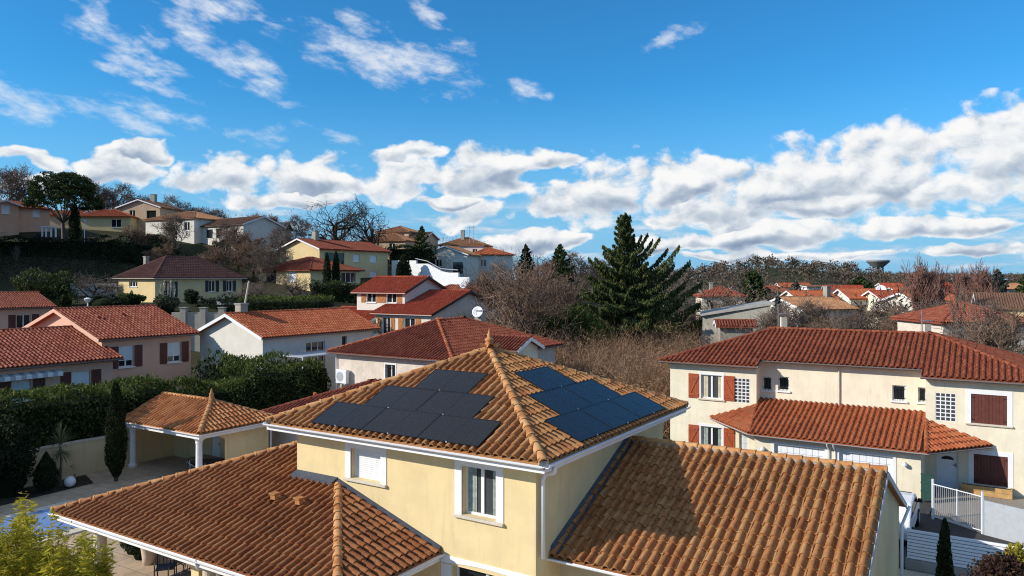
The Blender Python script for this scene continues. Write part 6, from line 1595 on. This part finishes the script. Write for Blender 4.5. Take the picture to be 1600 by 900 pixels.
conifer('spruce_tree', 'big irregular spruce with long arms reaching right, centre of the view', 976, 331, 75, 13.4, 'leaf_spruce', .34, 21, 2.6, .34, base=.8, special=True)
conifer('fir_tree', 'conical dark fir left of the big spruce', 875, 380, 135, 9, 'leaf_pine', .55, 22, 1.0, .25)
conifer('fir_tree', 'round topped dark conifer left of the conical fir', 822, 381, 138, 6.5, 'leaf_dark', .55, 23, .8, .1)
conifer('fir_tree', 'loose blue-green conifer beside the brown hillside house', 659, 352, 140, 7, 'leaf_pine', .5, 24, .7, .1)
conifer('fir_tree', 'dark conifer above the salmon pyramid roof', 1176, 421, 135, 11, 'leaf_pine', .6, 25, 1.2, .2)
conifer('fir_tree', 'grey-blue spruce above the orange roofs on the right', 1244, 437, 120, 6, 'leaf_bluespruce', .45, 26, .8, .2)
conifer('fir_tree', 'small grey-blue spruce left of the white gable end', 1216, 462, 82, 4.5, 'leaf_bluespruce', .35, 27, .8, .25)
conifer('fir_tree', 'blue-green spruce before the wooded ridge on the far right', 1558, 419, 118, 8.5, 'leaf_bluespruce', .5, 28, 1.0, .15)
conifer('fir_tree', 'broad dark green conifer below the water tower', 1345, 431, 175, 15, 'leaf_pine', .8, 29, .9, .1)
conifer('fir_tree', 'dark conifer cut by the right edge of the view', 1603, 424, 150, 9, 'leaf_pine', .6, 30, .8, .1)


def scrub():
    """thicket of bare brown stems behind the houses"""
    rng = np.random.default_rng(9); B = []
    def area(n, x0, x1, y0, y1):
        x = rng.uniform(x0, x1, n); y = rng.uniform(y0, y1, n); B.append(np.stack([x, y], 1))
    area(1750, -3, 26, 47, 78); area(900, 26, 62, 52, 82); area(350, -6, 10, 66, 92); area(350, 25, 80, 82, 105); area(260, 8, 22, 42.5, 50); area(620, 1, 20, 44, 58)
    B = np.concatenate(B); o = np.array(CX); a = (B-o) @ np.array(UX); b = (B-o) @ np.array(VX)
    ok = ~((a > 15) & (b < 33.5)) & ~((a > -12) & (a < 7.6) & (b < 34)) & ~((a < 8) & (b < 23.4)) & ~((np.abs(B[:, 0]-22) < 5) & (np.abs(B[:, 1]-73) < 5)); B = B[ok]
    n = len(B); hs = rng.uniform(2.0, 3.9, n)*(1+.25*np.sin(B[:, 0]*.5)*np.sin(B[:, 1]*.37)); zb = terrain_z(B[:, 0], B[:, 1])
    per = 22; m = n*per; i = np.repeat(np.arange(n), per); th = rng.uniform(0, 2*math.pi, m); lean = rng.uniform(.05, 1.9, m)
    L = hs[i]*rng.uniform(.35, .95, m); p0 = np.stack([B[i, 0]+rng.normal(0, .35, m), B[i, 1]+rng.normal(0, .35, m), zb[i]+rng.uniform(0, .5, m)*hs[i]], 1)
    d = np.stack([np.cos(th)*lean, np.sin(th)*lean, np.ones(m)], 1); d /= np.linalg.norm(d, axis=1, keepdims=True)
    bend = rng.normal(0, .45, (m, 3)); bend[:, 2] *= .5; p1 = p0+d*L[:, None]*.5; p2 = p1+(d+bend)*L[:, None]*.5
    A = np.cross(d, rng.normal(size=(m, 3))); A /= np.linalg.norm(A, axis=1, keepdims=True); w = rng.uniform(.007, .021, m)[:, None]
    V = np.stack([p0-A*w, p0+A*w, p1-A*w*.8, p1+A*w*.8, p2-A*w*.25, p2+A*w*.25], 1).reshape(-1, 3); k = (np.arange(m)*6)[:, None]
    F = np.concatenate([k+np.array([[0, 1, 3, 2]]), k+np.array([[2, 3, 5, 4]])], 0)
    root = put('thicket', np_mesh('thicket', V, F, 'leaf_scrub')); tagit(root, 'dense brown winter thicket of bare stems behind the houses', 'thicket', kind='stuff')
    # fine side twigs and last dry leaves
    q = rng.integers(0, m, 210000); f = rng.uniform(.3, 1, len(q))[:, None]; P = p1[q]*(1-f)+p2[q]*f+rng.normal(0, .28, (len(q), 3)); o2 = put('brushwood', leaf_mesh('brushwood', P, 'leaf_scrub', .32, rng, .10, None)); tagit(o2, 'fine dry twigs and leaves filling the brown thicket', 'brushwood', kind='stuff')
scrub()


def far_wood():
    """woods on the far hills and hedgerows of the plain, too far to tell the trees apart"""
    rng = np.random.default_rng(12)
    def wood(name, label, XY, hr, nl, leaf, mat, asp=.35):
        zb = terrain_z(XY[:, 0], XY[:, 1]); n = len(XY); h = rng.uniform(*hr, n); i = np.repeat(np.arange(n), nl); m = len(i); D = rng.normal(size=(m, 3)); D /= np.linalg.norm(D, axis=1, keepdims=True); rr = rng.uniform(.25, 1, m)[:, None]
        P = np.stack([XY[i, 0], XY[i, 1], zb[i]+h[i]*.55], 1)+D*rr*np.stack([h[i]*.36, h[i]*.36, h[i]*.46], 1); up = D.copy()
        o = put(name, leaf_mesh(name, P, mat, leaf*h[i]/9*rng.uniform(.5, 1.3, m), rng, asp, up, .25)); tagit(o, label, 'woodland', kind='stuff')
    def scatter(n, x0, x1, y0, y1, cond=None):
        x = rng.uniform(x0, x1, n); y = rng.uniform(y0, y1, n); q = np.stack([x, y], 1)
        return q if cond is None else q[cond(q)]
    hills = scatter(5600, 40, 1050, 360, 1050, lambda q: (terrain_z(q[:, 0], q[:, 1]) > 4.2) & (q[:, 0]/q[:, 1] < .85))
    wood('hill_woods', 'bare brown woods covering the hills on the right horizon', hills, (6, 10), 92, 1.45, 'leaf_wood', .6)
    plain = np.concatenate([scatter(620, 10, 330, 205, 420), scatter(200, 20, 190, 125, 205), scatter(60, -10, 60, 150, 260), scatter(150, 24, 110, 84, 126)])
    wood('plain_woods', 'bare trees and hedgerows on the plain between the far houses', plain, (4.5, 8.5), 170, .95, 'leaf_wood', .22)
    slope = scatter(1700, -95, -20, 90, 124, lambda q: (q[:, 1] > 92+np.maximum(0, q[:, 0]+52)*.9) & ~((q[:, 0] > -38) & (q[:, 1] > 103)))
    wood('slope_brush', 'dark brushwood on the steep slope below the hilltop gardens, its darkness partly standing for shade', slope, (.7, 2.6), 80, .8, 'leaf_dark', .4)  # brush thickened and kept dark, partly in place of shade on the grass
    left = scatter(170, -118, -85, 84, 113); wood('unseen_shade_wood', 'unseen evergreen wood added beyond the left edge to shade the slope', left, (14, 18), 260, 1.5, 'leaf_dark', .6)  # out-of-view trees, added to throw their shadow over the hillside
    back = scatter(260, -130, 20, 176, 230); wood('crest_woods', 'bare woods behind the hilltop houses', back, (5, 9), 150, .75, 'leaf_wood', .12)
    mid = scatter(80, -22, 24, 100, 150, lambda q: q[:, 0] > -14+(150-q[:, 1])*.1); wood('valley_brush', 'brown brushwood in the valley below the white houses', mid, (2.5, 5.5), 170, .62, 'leaf_wood', .12)
far_wood()

# shrubs
rng0 = random.Random(3)
for i, (px, py, Y, r, mat, lab) in enumerate([(850, 500, 72, (2.4, 2.0, 2.7), 'leaf_grove', 'light green bushy grove left of the big spruce, left clump'), (890, 500, 71, (2.6, 2.0, 3.0), 'leaf_grove', 'light green bushy grove left of the big spruce, middle clump'), (925, 505, 70, (2.2, 1.8, 2.7), 'leaf_grove', 'light green bushy grove under the left arms of the spruce'),
        (868, 480, 92, (3.0, 2.2, 1.7), 'leaf_hedge', 'dark green bush behind the light green grove')]):
    p = at(px, py, Y); bush('bush', lab, 'bush', (p.x, p.y, tz(p.x, p.y)), r, mat, .30, 7000, 40+i, 20, None)
for i, (px, py, Y, r, mat, n, leaf, lab) in enumerate([
        (262, 474, 78, (1.3, 1.1, 1.1), 'leaf_olive', 2200, .3, 'pampas grass clump before the yellow bungalow'), (205, 472, 80, (1.6, 1.2, .8), 'leaf_hedge', 1800, .25, 'low green shrub left of the pampas grass'), (165, 478, 78, (2.2, 1.2, .9), 'leaf_dark', 2200, .25, 'dark spreading shrub below the fruit tree'),
        (300, 462, 84, (.9, .8, .9), 'leaf_dark', 1200, .22, 'round dark shrub before the navy shutters'), (688, 418, 132, (1.6, 1.4, 1.5), 'leaf_dark', 1600, .35, 'round dark bush at the white hillside house'), (648, 505, 66, (1.6, 1.2, .9), 'leaf_hedge', 1500, .22, 'green shrub at the foot of the chalet'),
        (100, 450, 82, (1.3, 1.1, 1.2), 'leaf_yellow', 1500, .26, 'yellow flowering shrub at the end of the left hedge'), (60, 344, 124, (1.5, 1.2, 1.4), 'leaf_olive', 1300, .35, 'palm-like shrub in front of the pink hilltop house'), (345, 360, 130, (1.6, 1.2, 1.4), 'leaf_dark', 1300, .35, 'dark shrub against the long white bungalow'),
        (240, 372, 128, (3.2, 1.6, 1.5), 'leaf_olive', 2400, .38, 'olive shrubs below the tan hilltop house'), (178, 366, 126, (2.6, 1.4, 1.0), 'leaf_hedge', 1800, .36, 'clipped shrubs right of the umbrella pine')]):
    p = at(px, py, Y); bush('bush', lab, 'bush', (p.x, p.y, tz(p.x, p.y)-.1), r, mat, leaf, n, 60+i, 12)
p = at(262, 456, 77.0); rg_ = np.random.default_rng(5); root = thing('pampas_plumes', 'pale feathery plumes standing in the pampas grass', 'plant', (p.x, p.y, p.z-1.2))
P = np.concatenate([shell(rg_, 60, (p.x+dx, p.y, p.z+dz), (.12, .12, .55), .2) for dx, dz in ((-.7, .3), (-.3, .6), (.05, .35), (.35, .7), (.7, .2))]); put('plume', leaf_mesh('plume', P, 'plume', .3, rg_, .3, np.array([[0, 0, 1.]]).repeat(len(P), 0), .4), root, 'stuff')
# garden plants near the house
bush('laurel_tree', 'dark leafy laurel at the left edge in front of the garden wall', 'tree', G(27.1, 1.0, .0), (1.0, 1.2, 1.75), 'leaf_dark', .15, 9000, 80, 22)
bush('bush', 'yellow-green shrub topping the hedge at the left edge', 'bush', G(29.6, .3, 2.6), (1.0, 1.0, .85), 'leaf_hedge_tip', .18, 3000, 81, 12, None, None)
for i, (a, b, lab) in enumerate(((17.6, .55, 'leftmost boxwood ball by the terrace'), (16.9, .35, 'second boxwood ball from the left by the terrace'), (16.05, -.05, 'third boxwood ball from the left by the terrace'), (15.35, -.2, 'boxwood ball next to the tall pale pot'))):
    bush('boxwood', lab, 'boxwood', G(a, b, 0), (.42, .42, .40), 'leaf_cypress', .07, 3200, 90+i, 20, 'boxwood balls')
p = at(1572, 905, 17.2); bush('bush', 'dark reddish bush at the lower right corner', 'bush', (p.x, p.y, 1.35), (.95, .85, .92), 'leaf_red', .10, 6000, 95, 22)
p = at(1600, 850, 17.9); bush('bush', 'bright yellow bush behind the reddish one', 'bush', (p.x+.1, p.y, 2.2), (.55, .5, .42), 'leaf_yellow', .10, 2600, 96, 12, None, None)


def bamboo():
    rng = np.random.default_rng(31); rg = random.Random(8); root = thing('bamboo', 'yellow-green bamboo in the lower left corner', 'bamboo', (-9.6, 15.2, 0)); segs, P, D = [], [], []
    for k in range(120):
        px = rg.uniform(-40, 170); top = 815+rg.uniform(0, 70)+(px-60)**2/260*(1 if px > 60 else .25)+(rg.random() < .1)*-25
        if 30 < px < 50: top -= 40
        Y = rg.uniform(14.2, 16.6); t = at(px, top, Y); b = Vector((t.x+rg.uniform(-.4, .4), t.y+rg.uniform(-.3, .3), 0)); n = 8; q = [b.lerp(t, i/n)+Vector((rg.gauss(0, .02), rg.gauss(0, .02), 0)) for i in range(n+1)]
        for i in range(n): segs.append((*q[i], *q[i+1], .012*(1-i/n)+.003, .012*(1-(i+1)/n)+.003))
        for j in range(46):
            f = rg.uniform(.45, 1.0); i = min(int(f*n), n-1); o = q[i].lerp(q[i+1], f*n-i); a = rg.uniform(0, 2*math.pi); l = rg.uniform(.03, .30)*(1.25-f); c = o+Vector((math.cos(a)*l, math.sin(a)*l, rg.uniform(-.05, .10)))
            for s in range(7): P.append((c.x+rg.gauss(0, .05), c.y+rg.gauss(0, .05), c.z+rg.gauss(0, .05))); D.append((math.cos(a)+rg.gauss(0, .5), math.sin(a)+rg.gauss(0, .5), rg.uniform(-.5, .4)))
    put('stem', segs_mesh('stem', segs, 'leaf_bamboo', 4), root, 'stuff'); put('foliage', leaf_mesh('foliage', np.array(P), 'leaf_bamboo', .145, rng, .20, np.array(D), .2), root)
bamboo()


def cordyline():
    rg = random.Random(2); base = Vector(G(26.9, 3.0, 0)); root = thing('cordyline_palm', 'spiky cordyline palm before the garden wall', 'palm', base); mb = MB(); mb.tube([base, base+Vector((.03, 0, .8)), base+Vector((0, 0, 1.75))], [.06, .05, .045], 7); mb.build('trunk', 'bark_grey', root); V, F = [], []
    for hz, n, L0, u0 in ((1.55, 80, .72, -.4), (1.85, 60, .95, .5), (2.0, 34, 1.05, 1.3)):
        for k in range(n):
            a = rg.uniform(0, 2*math.pi); el = u0+rg.uniform(-.45, .45); d = Vector((math.cos(a)*math.cos(el), math.sin(a)*math.cos(el), math.sin(el))); o = base+Vector((0, 0, hz)); L = L0*rg.uniform(.7, 1.1); s = d.cross(Vector((0, 0, 1))).normalized()*.018; m = o+d*L*.55; e = o+d*L+Vector((0, 0, -.16*L)); i = len(V)
            V += [o-s*.6, o+s*.6, m-s, m+s, e]; F += [(i, i+1, i+3, i+2), (i+2, i+3, i+4)]
    me = bpy.data.meshes.new('leaves'); me.from_pydata([tuple(v) for v in V], [], F); me.materials.append(MATS['leaf_palm']); put('leaves', me, root)
cordyline()

# ------------------------------------------------------------------ walls, fences, furniture, car, small things
def garden_wall():
    r = thing('garden_wall', 'cream rendered garden wall behind the pool', 'wall', G(28.1, -2, 0)); mb = MB(G); mb.box((28.0, 28.25), (-14, 6.5), (0, 1.55)); mb.build('wall', 'stucco_garden', r)
    mb = MB(G); mb.box((27.96, 28.29), (-14, 6.5), (1.55, 1.62)); mb.build('coping', 'stone_sill', r)
    o = MB(G); o.box((20.2, 23.5), (-7, 1.5), (.02, .07)); o = o.build('pool_cover', 'pool_cover'); tagit(o, 'blue rolled-out pool cover at the left edge', 'pool cover')
    for k in range(8):
        mb = MB(G); b = -6.5+k; mb.box((20.2, 23.5), (b-.02, b+.02), (.071, .09)); mb.build('seam_bar', 'pool_cover', o)
    mb = MB(G)
    for (A, B) in (((19.7, 20.2), (-7.4, 2.0)), ((23.5, 24.0), (-7.4, 2.0)), ((20.2, 23.5), (1.5, 2.0))): mb.box(A, B, (.0, .06))
    o = mb.build('pool_coping', 'stone_sill'); tagit(o, kind='structure')
    r = thing('globe_lamp', 'white globe lamp on the ground by the squat conifer', 'lamp', G(26.2, 3.05, 0)); mb = MB(G); n = 10; mb.lathe((26.2, 3.05, .02), [(.24*math.sin(math.pi*k/n)+.001, .24-.24*math.cos(math.pi*k/n)) for k in range(n+1)], 18); mb.build('globe', 'lamp_globe', r, smooth=True); mb = MB(G); mb.lathe((26.2, 3.05, 0), [(.10, 0), (.10, .04)], 12); mb.build('base', 'black_metal', r)
    r = thing('flower_pot', 'tall pale flower pot at the edge of the terrace', 'pot', G(14.7, -.35, 0)); mb = MB(G); mb.lathe((14.7, -.35, 0), [(.17, 0), (.20, .3), (.25, .66), (.28, .70), (.28, .74), (.24, .74), (.22, .66)], 16); mb.build('vessel', 'terracotta_pot', r, smooth=True); mb = MB(G); mb.lathe((14.7, -.35, .64), [(.22, 0), (.22, .02)], 12); mb.build('soil', 'soil', r)
    for (a, b, rz, lab) in ((12.9, -.9, .3, 'black metal garden chair on the terrace, left of two'), (11.9, -1.0, -.5, 'black metal garden chair on the terrace, nearer the column')):
        c = Vector(G(a, b, .01)); r = thing('garden_chair', lab, 'chair', c, 'garden chairs on the terrace'); X = Vector((math.cos(rz), math.sin(rz), 0)); Yv = Vector((-math.sin(rz), math.cos(rz), 0)); Z = Vector((0, 0, 1))
        P = lambda x, y, z: c+X*x+Yv*y+Z*z
        for s in (-1, 1):
            mb = MB(); mb.tube([P(.28*s, -.28, 0), P(.28*s, -.28, .62), P(.28*s, -.22, .68), P(.28*s, .15, .68), P(.28*s, .24, .60)], .018, 6); mb.build('armrest', 'black_metal', r); mb = MB(); mb.tube([P(.27*s, .28, 0), P(.27*s, .22, .45), P(.27*s, .34, .98)], .018, 6); mb.build('leg', 'black_metal', r)
        mb = MB(); mb.tube([P(-.27, .34, .98), P(.27, .34, .98)], .018, 6); mb.build('top_rail', 'black_metal', r)
        for k in range(5): x = -.2+.1*k; mb = MB(); mb.tube([P(x, .22, .45), P(x, .335, .97)], .012, 5); mb.build('back_bar', 'black_metal', r)
        for k in range(6): y = -.26+.1*k; mb = MB(); mb.hexa([P(-.27, y, .43), P(.27, y, .43), P(.27, y+.07, .43), P(-.27, y+.07, .43)], [P(-.27, y, .45), P(.27, y, .45), P(.27, y+.07, .45), P(-.27, y+.07, .45)]); mb.build('seat_slat', 'black_metal', r)
garden_wall()


def right_yard():
    r = thing('slatted_fence', 'white horizontal slat fence on a low wall beside the garage', 'fence', G(-8, 12.6, 0)); zb, n, h = .34, 9, .105
    for k in range(n):
        mb = MB(G); mb.box((-9.4, -6.2), (12.52, 12.56), (zb+k*h+.011, zb+(k+1)*h-.011)); mb.build('slat', 'white_lacquer', r, bevel=.006)
    mb = MB(G); mb.box((-9.4, -6.2), (12.56, 12.60), (zb, zb+n*h-.01)); mb.build('backing', 'roller_groove', r)
    for a in (-6.24, -9.36): mb = MB(G); mb.box((a-.05, a+.05), (12.60, 12.70), (0, zb+n*h)); mb.build('post', 'white_lacquer', r)
    o = MB(G); o.box((-14, -6.15), (12.5, 12.7), (-.4, .33)); o = o.build('low_wall', 'concrete'); tagit(o, 'low grey concrete wall carrying the white slat fence', 'wall')
    p0, p1 = Vector(G(-6.55, 18.7, 0)), Vector(G(-8.2, 17.7, 0)); d = (p1-p0)
    r = thing('gate', 'white metal bar gate standing in the driveway', 'gate', p0)
    for t in (0, 1): mb = MB(); q = p0+d*t; mb.tube([q, q+Vector((0, 0, 1.55))], .045, 4); mb.build('post', 'white_lacquer', r)
    for z in (.12, 1.36): mb = MB(); mb.tube([p0+Vector((0, 0, z)), p1+Vector((0, 0, z))], .02, 4); mb.build('rail', 'white_lacquer', r)
    mb = MB(); m = p0+d*.5; mb.tube([m+Vector((0, 0, .1)), m+Vector((0, 0, 1.4))], .024, 4); mb.build('stile', 'white_lacquer', r)
    for k in range(1, 24):
        q = p0+d*(k/24); mb = MB(); mb.tube([q+Vector((0, 0, .12)), q+Vector((0, 0, 1.36))], .0095, 4); mb.build('bar', 'grey_metal', r)
    r = thing('panel_fence', 'grey panel fence running right from the gate', 'fence', G(-9.5, 16.8, 0)); p2 = Vector(G(-13.5, 15.2, 0)); d2 = p2-p1
    for k in range(3):
        a, b = p1+d2*(k/3+.012), p1+d2*((k+1)/3-.012); s = Vector((-d2.y, d2.x, 0)).normalized()*.03; z = Vector((0, 0, 1.25)); mb = MB(); mb.hexa([a-s, b-s, b+s, a+s], [a-s+z, b-s+z, b+s+z, a+s+z]); mb.build('panel', 'grey_metal', r)
        mb = MB(); q = p1+d2*((k+1)/3); mb.tube([q, q+Vector((0, 0, 1.35))], .04, 6); mb.build('post', 'zinc', r)
    r = thing('screen_panel', 'green mesh screen at the corner of the garages', 'screen', G(-6.15, 20.4, 0)); mb = MB(G)
    mb.box((-6.45, -5.98), (21.0, 21.04), (.1, 1.2)); mb.build('mesh', 'green_mesh', r)
    for k in range(4): mb = MB(G); mb.box((-6.47, -5.96), (20.985, 20.998), (.1+k*.35, .14+k*.35)); mb.build('rail', 'green_mesh', r)
    r = thing('timber_planter', 'long wooden planter box under the closed brown shutters', 'planter', G(-8.2, 23.6, 0))
    for k in range(2): mb = MB(G); mb.box((-9.2, -7.35), (23.35, 23.40), (.02+.2*k, .21+.2*k)); mb.build('board', 'wood_board', r)
    mb = MB(G); mb.box((-9.2, -9.15), (23.4, 23.85), (.02, .41)); mb.box((-7.40, -7.35), (23.4, 23.85), (.02, .41)); mb.build('end_board', 'wood_board', r); mb = MB(G); mb.box((-9.15, -7.4), (23.4, 23.85), (.02, .34)); mb.build('soil', 'soil', r)
    # parked car behind the garage
    c = Vector(G(-5.35, 16.3, .006)); r = thing('parked_car', 'small white car half hidden by the garage roof', 'car', c); f = VX*-.35+UX*-.94; f.normalize(); X = Vector((f.x, f.y, 0)); X = Vector((VX.x, VX.y, 0)); Yv = Vector((-UX.x, -UX.y, 0)); Z = Vector((0, 0, 1))
    P = lambda x, y, z: tuple(c+X*x+Yv*y+Z*z)
    side = [(-1.9, .30), (1.75, .30), (1.95, .48), (1.92, .78), (1.2, .92), (.55, 1.36), (-.2, 1.46), (-1.2, 1.42), (-1.85, 1.0), (-1.98, .6)]
    mb = MB(); mb.prism([P(x, -.78, z) for x, z in side], [P(x, .78, z) for x, z in side]); mb.build('body', 'car_paint', r, bevel=.06)
    for s in (-1, 1):
        mb = MB(); w = [(1.0, .95), (.5, 1.28), (-.2, 1.36), (-1.1, 1.32), (-1.5, 1.0)]; y0, y1 = .77*s, .792*s; mb.prism([P(x, y0, z) for x, z in w], [P(x, y1, z) for x, z in w]); mb.build('side_window', 'car_glass', r)
        for x in (1.22, -1.22):
            mb = MB(); n = 16; mb.prism([P(x+.31*math.cos(2*math.pi*k/n), s*.62, .31+.31*math.sin(2*math.pi*k/n)) for k in range(n)], [P(x+.31*math.cos(2*math.pi*k/n), s*.82, .31+.31*math.sin(2*math.pi*k/n)) for k in range(n)]); w_ = mb.build('wheel', 'rubber', r)
            mb = MB(); mb.prism([P(x+.19*math.cos(2*math.pi*k/n), s*.80, .31+.19*math.sin(2*math.pi*k/n)) for k in range(n)], [P(x+.19*math.cos(2*math.pi*k/n), s*.835, .31+.19*math.sin(2*math.pi*k/n)) for k in range(n)]); mb.build('rim', 'grey_metal', w_)
        mb = MB(); mb.hexa([P(.95, s*.79, .95), P(1.1, s*.79, .95), P(1.1, s*.95, .95), P(.95, s*.95, .95)], [P(.95, s*.79, 1.07), P(1.1, s*.79, 1.07), P(1.1, s*.95, 1.07), P(.95, s*.95, 1.07)]); mb.build('mirror', 'black_metal', r)
        mb = MB(); mb.hexa([P(1.86, s*.45, .62), P(1.97, s*.45, .62), P(1.97, s*.72, .62), P(1.80, s*.74, .62)], [P(1.80, s*.45, .78), P(1.945, s*.45, .76), P(1.945, s*.72, .76), P(1.76, s*.74, .78)]); mb.build('headlight', 'pane_grey', r)
    mb = MB(); mb.hexa([P(1.18, -.68, .945), P(1.18, .68, .945), P(.58, .62, 1.355), P(.58, -.62, 1.355)], [P(1.20, -.68, .965), P(1.20, .68, .965), P(.60, .62, 1.375), P(.60, -.62, 1.375)]); mb.build('windscreen', 'car_glass', r)
right_yard()


def far_things():
    # white stepped terrace wall
    r = thing('terrace_wall', 'white stepped terrace wall in front of the hillside houses', 'wall', at(670, 448, 124)); prof = [(612, 419), (612, 407), (650, 407), (650, 412), (668, 412), (690, 424), (700, 426), (716, 426), (716, 433), (733, 433)]
    p0 = at(650, 430, 124); vn = Vector((VX.x, VX.y, 0))
    def onp(px, py): d_ = at(px, py, 1.0)-CAMV; t_ = (p0-CAMV).dot(vn)/d_.dot(vn); return CAMV+d_*t_
    mb = MB(); f0 = [tuple(onp(px, py)) for px, py in prof]+[tuple(onp(733, 458)), tuple(onp(612, 458))]; f1 = [(x+vn.x*.4, y+vn.y*.4, z) for x, y, z in f0]; mb.prism(f0, f1); mb.build('wall', 'white_paint', r)
    mb = MB(); mb.tube([onp(650, 404)-vn*.1, onp(668, 408)-vn*.1, onp(690, 420)-vn*.1, onp(716, 422)-vn*.1], .07, 5); mb.build('handrail', 'grey_metal', r)
    # low wall with pillars below the yellow bungalow
    r = thing('garden_wall', 'low grey wall with square pillars below the yellow bungalow', 'wall', at(340, 500, 70)); mb = MB(); a, b = at(268, 488, 70), at(400, 488, 70); mb.hexa([(a.x, 70, 1), (b.x, 70, 1), (b.x, 70.3, 1), (a.x, 70.3, 1)], [(a.x, 70, a.z), (b.x, 70, b.z), (b.x, 70.3, b.z), (a.x, 70.3, a.z)]); mb.build('wall', 'stucco_grey', r)
    for px in (286, 317, 346, 376):
        q = at(px, 480, 69.9); mb = MB(); mb.box((q.x-.26, q.x+.26), (69.8, 70.4), (1, q.z-.08)); mb.box((q.x-.33, q.x+.33), (69.74, 70.46), (q.z-.08, q.z)); mb.build('pillar', 'stucco_grey', r)
    r = thing('garden_wall', 'pale wall behind the bare fruit tree', 'wall', at(145, 455, 92)); mb = MB(); a, b = at(108, 443, 92), at(182, 443, 92); mb.hexa([(a.x, 92, 4), (b.x, 92, 4), (b.x, 92.3, 4), (a.x, 92.3, 4)], [(a.x, 92, a.z), (b.x, 92, b.z), (b.x, 92.3, b.z), (a.x, 92.3, a.z)]); mb.build('wall', 'stucco_grey', r)
    # outside stair of the bungalow
    r = thing('stair', 'white outside stair with dark rail at the yellow bungalow', 'stair', at(352, 478, 84)); 
    for k in range(8): q = at(342+k*2.6, 470+k*1.9, 84); mb = MB(); mb.box((q.x-.1, q.x+.12), (83.5, 84.6), (q.z-.9, q.z)); mb.build('step', 'white_paint', r)
    mb = MB(); mb.tube([at(340, 462, 83.4), at(364, 481, 83.4)], .05, 5); mb.tube([at(340, 466, 83.4), at(364, 485, 83.4)], .04, 5); mb.build('handrail', 'shutter_navy', r)
    def lamp(label, px, top, Y, h):
        q = at(px, top, Y); r = thing('street_lamp', label, 'street lamp', (q.x, q.y, q.z-h)); mb = MB(); mb.tube([(q.x, q.y, q.z-h), (q.x, q.y, q.z-.4)], .06, 6); mb.build('pole', 'white_paint', r); mb = MB(); mb.lathe((q.x, q.y, q.z-.4), [(.10, 0), (.30, .25), (.34, .34), (.12, .46)], 10); mb.build('lamp_head', 'lamp_globe', r)
    lamp('street lamp with white head beside the low shrubs', 137, 466, 72, 3.5); lamp('white garden lamp right of the umbrella pine', 132, 344, 122, 4.0)
    q0, q1 = at(383, 474, 66), at(389, 439, 66); r = thing('utility_pole', 'leaning pale utility pole above the orange roof', 'pole', (q0.x, q0.y, 2)); mb = MB(); mb.tube([(q0.x-.2, 66, 1.5), q0, q1], [.10, .09, .07], 7); mb.build('pole', 'stone_sill', r); mb = MB(); mb.tube([q1+Vector((-.3, 0, -.2)), q1+Vector((.3, 0, -.2))], .03, 5); mb.build('crossbar', 'zinc', r)
    # pergola on the hilltop
    r = thing('pergola', 'white garden pergola in front of the umbrella pine', 'pergola', at(76, 364, 121))
    for px in (66, 72, 80, 87): q = at(px, 355, 121); mb = MB(); mb.box((q.x-.09, q.x+.09), (120.9, 121.1), (q.z-1.6, q.z)); mb.build('post', 'white_paint', r)
    a, b = at(63, 355, 121), at(90, 355, 121); mb = MB(); mb.box((a.x, b.x), (120.85, 121.15), (a.z, a.z+.18)); mb.build('beam', 'white_paint', r)
    # water tower
    q = at(1372, 420, 1100); z0 = tz(q.x, q.y); r = thing('water_tower', 'dark mushroom-shaped water tower on the horizon', 'water tower', (q.x, q.y, z0)); zt = at(1372, 406, 1100).z
    mb = MB(); mb.lathe((q.x, q.y, 0), [(5, zt-12), (8, zt-10), (15.5, zt-3.2), (16, zt-2.2), (15.2, zt-.6), (2, zt)], 24); mb.build('tank', 'zinc', r, smooth=False)
    for k in range(8): t = 2*math.pi*k/8; mb = MB(); mb.tube([(q.x+6.5*math.cos(t), q.y+6.5*math.sin(t), z0), (q.x+7*math.cos(t), q.y+7*math.sin(t), zt-9)], .9, 6); mb.build('column', 'zinc', r)
    mb = MB(); mb.tube([(q.x, q.y, z0), (q.x, q.y, zt-10)], 2.2, 10); mb.build('shaft', 'zinc', r)
    # chimneys with metal cowls that show above the cream house ridge
    for px, top, Y, lab in ((1226, 496, 50, 'white chimney block with dark mast behind the cream house, left one'), (1451, 507, 48, 'white chimney block behind the cream house, right one')):
        q = at(px, top, Y); r = thing('chimney_stack', lab, 'chimney', (q.x, q.y, 4)); mb = MB(); mb.box((q.x-.17, q.x+.17), (q.y, q.y+.4), (0, q.z)); mb.build('stack', 'stone_sill', r); mb = MB(); mb.box((q.x-.24, q.x+.24), (q.y-.06, q.y+.46), (q.z+.2, q.z+.25)); mb.build('cover', 'zinc', r); mb = MB(); mb.tube([(q.x-.42, q.y, 0), (q.x-.42, q.y, q.z+.9)], .035, 6); mb.build('mast', 'zinc', r)
        for dx in (-.13, .13): mb = MB(); mb.tube([(q.x+dx, q.y+.1, q.z), (q.x+dx, q.y+.1, q.z+.2)], .02, 5); mb.build('cover_leg', 'zinc', r)
far_things()
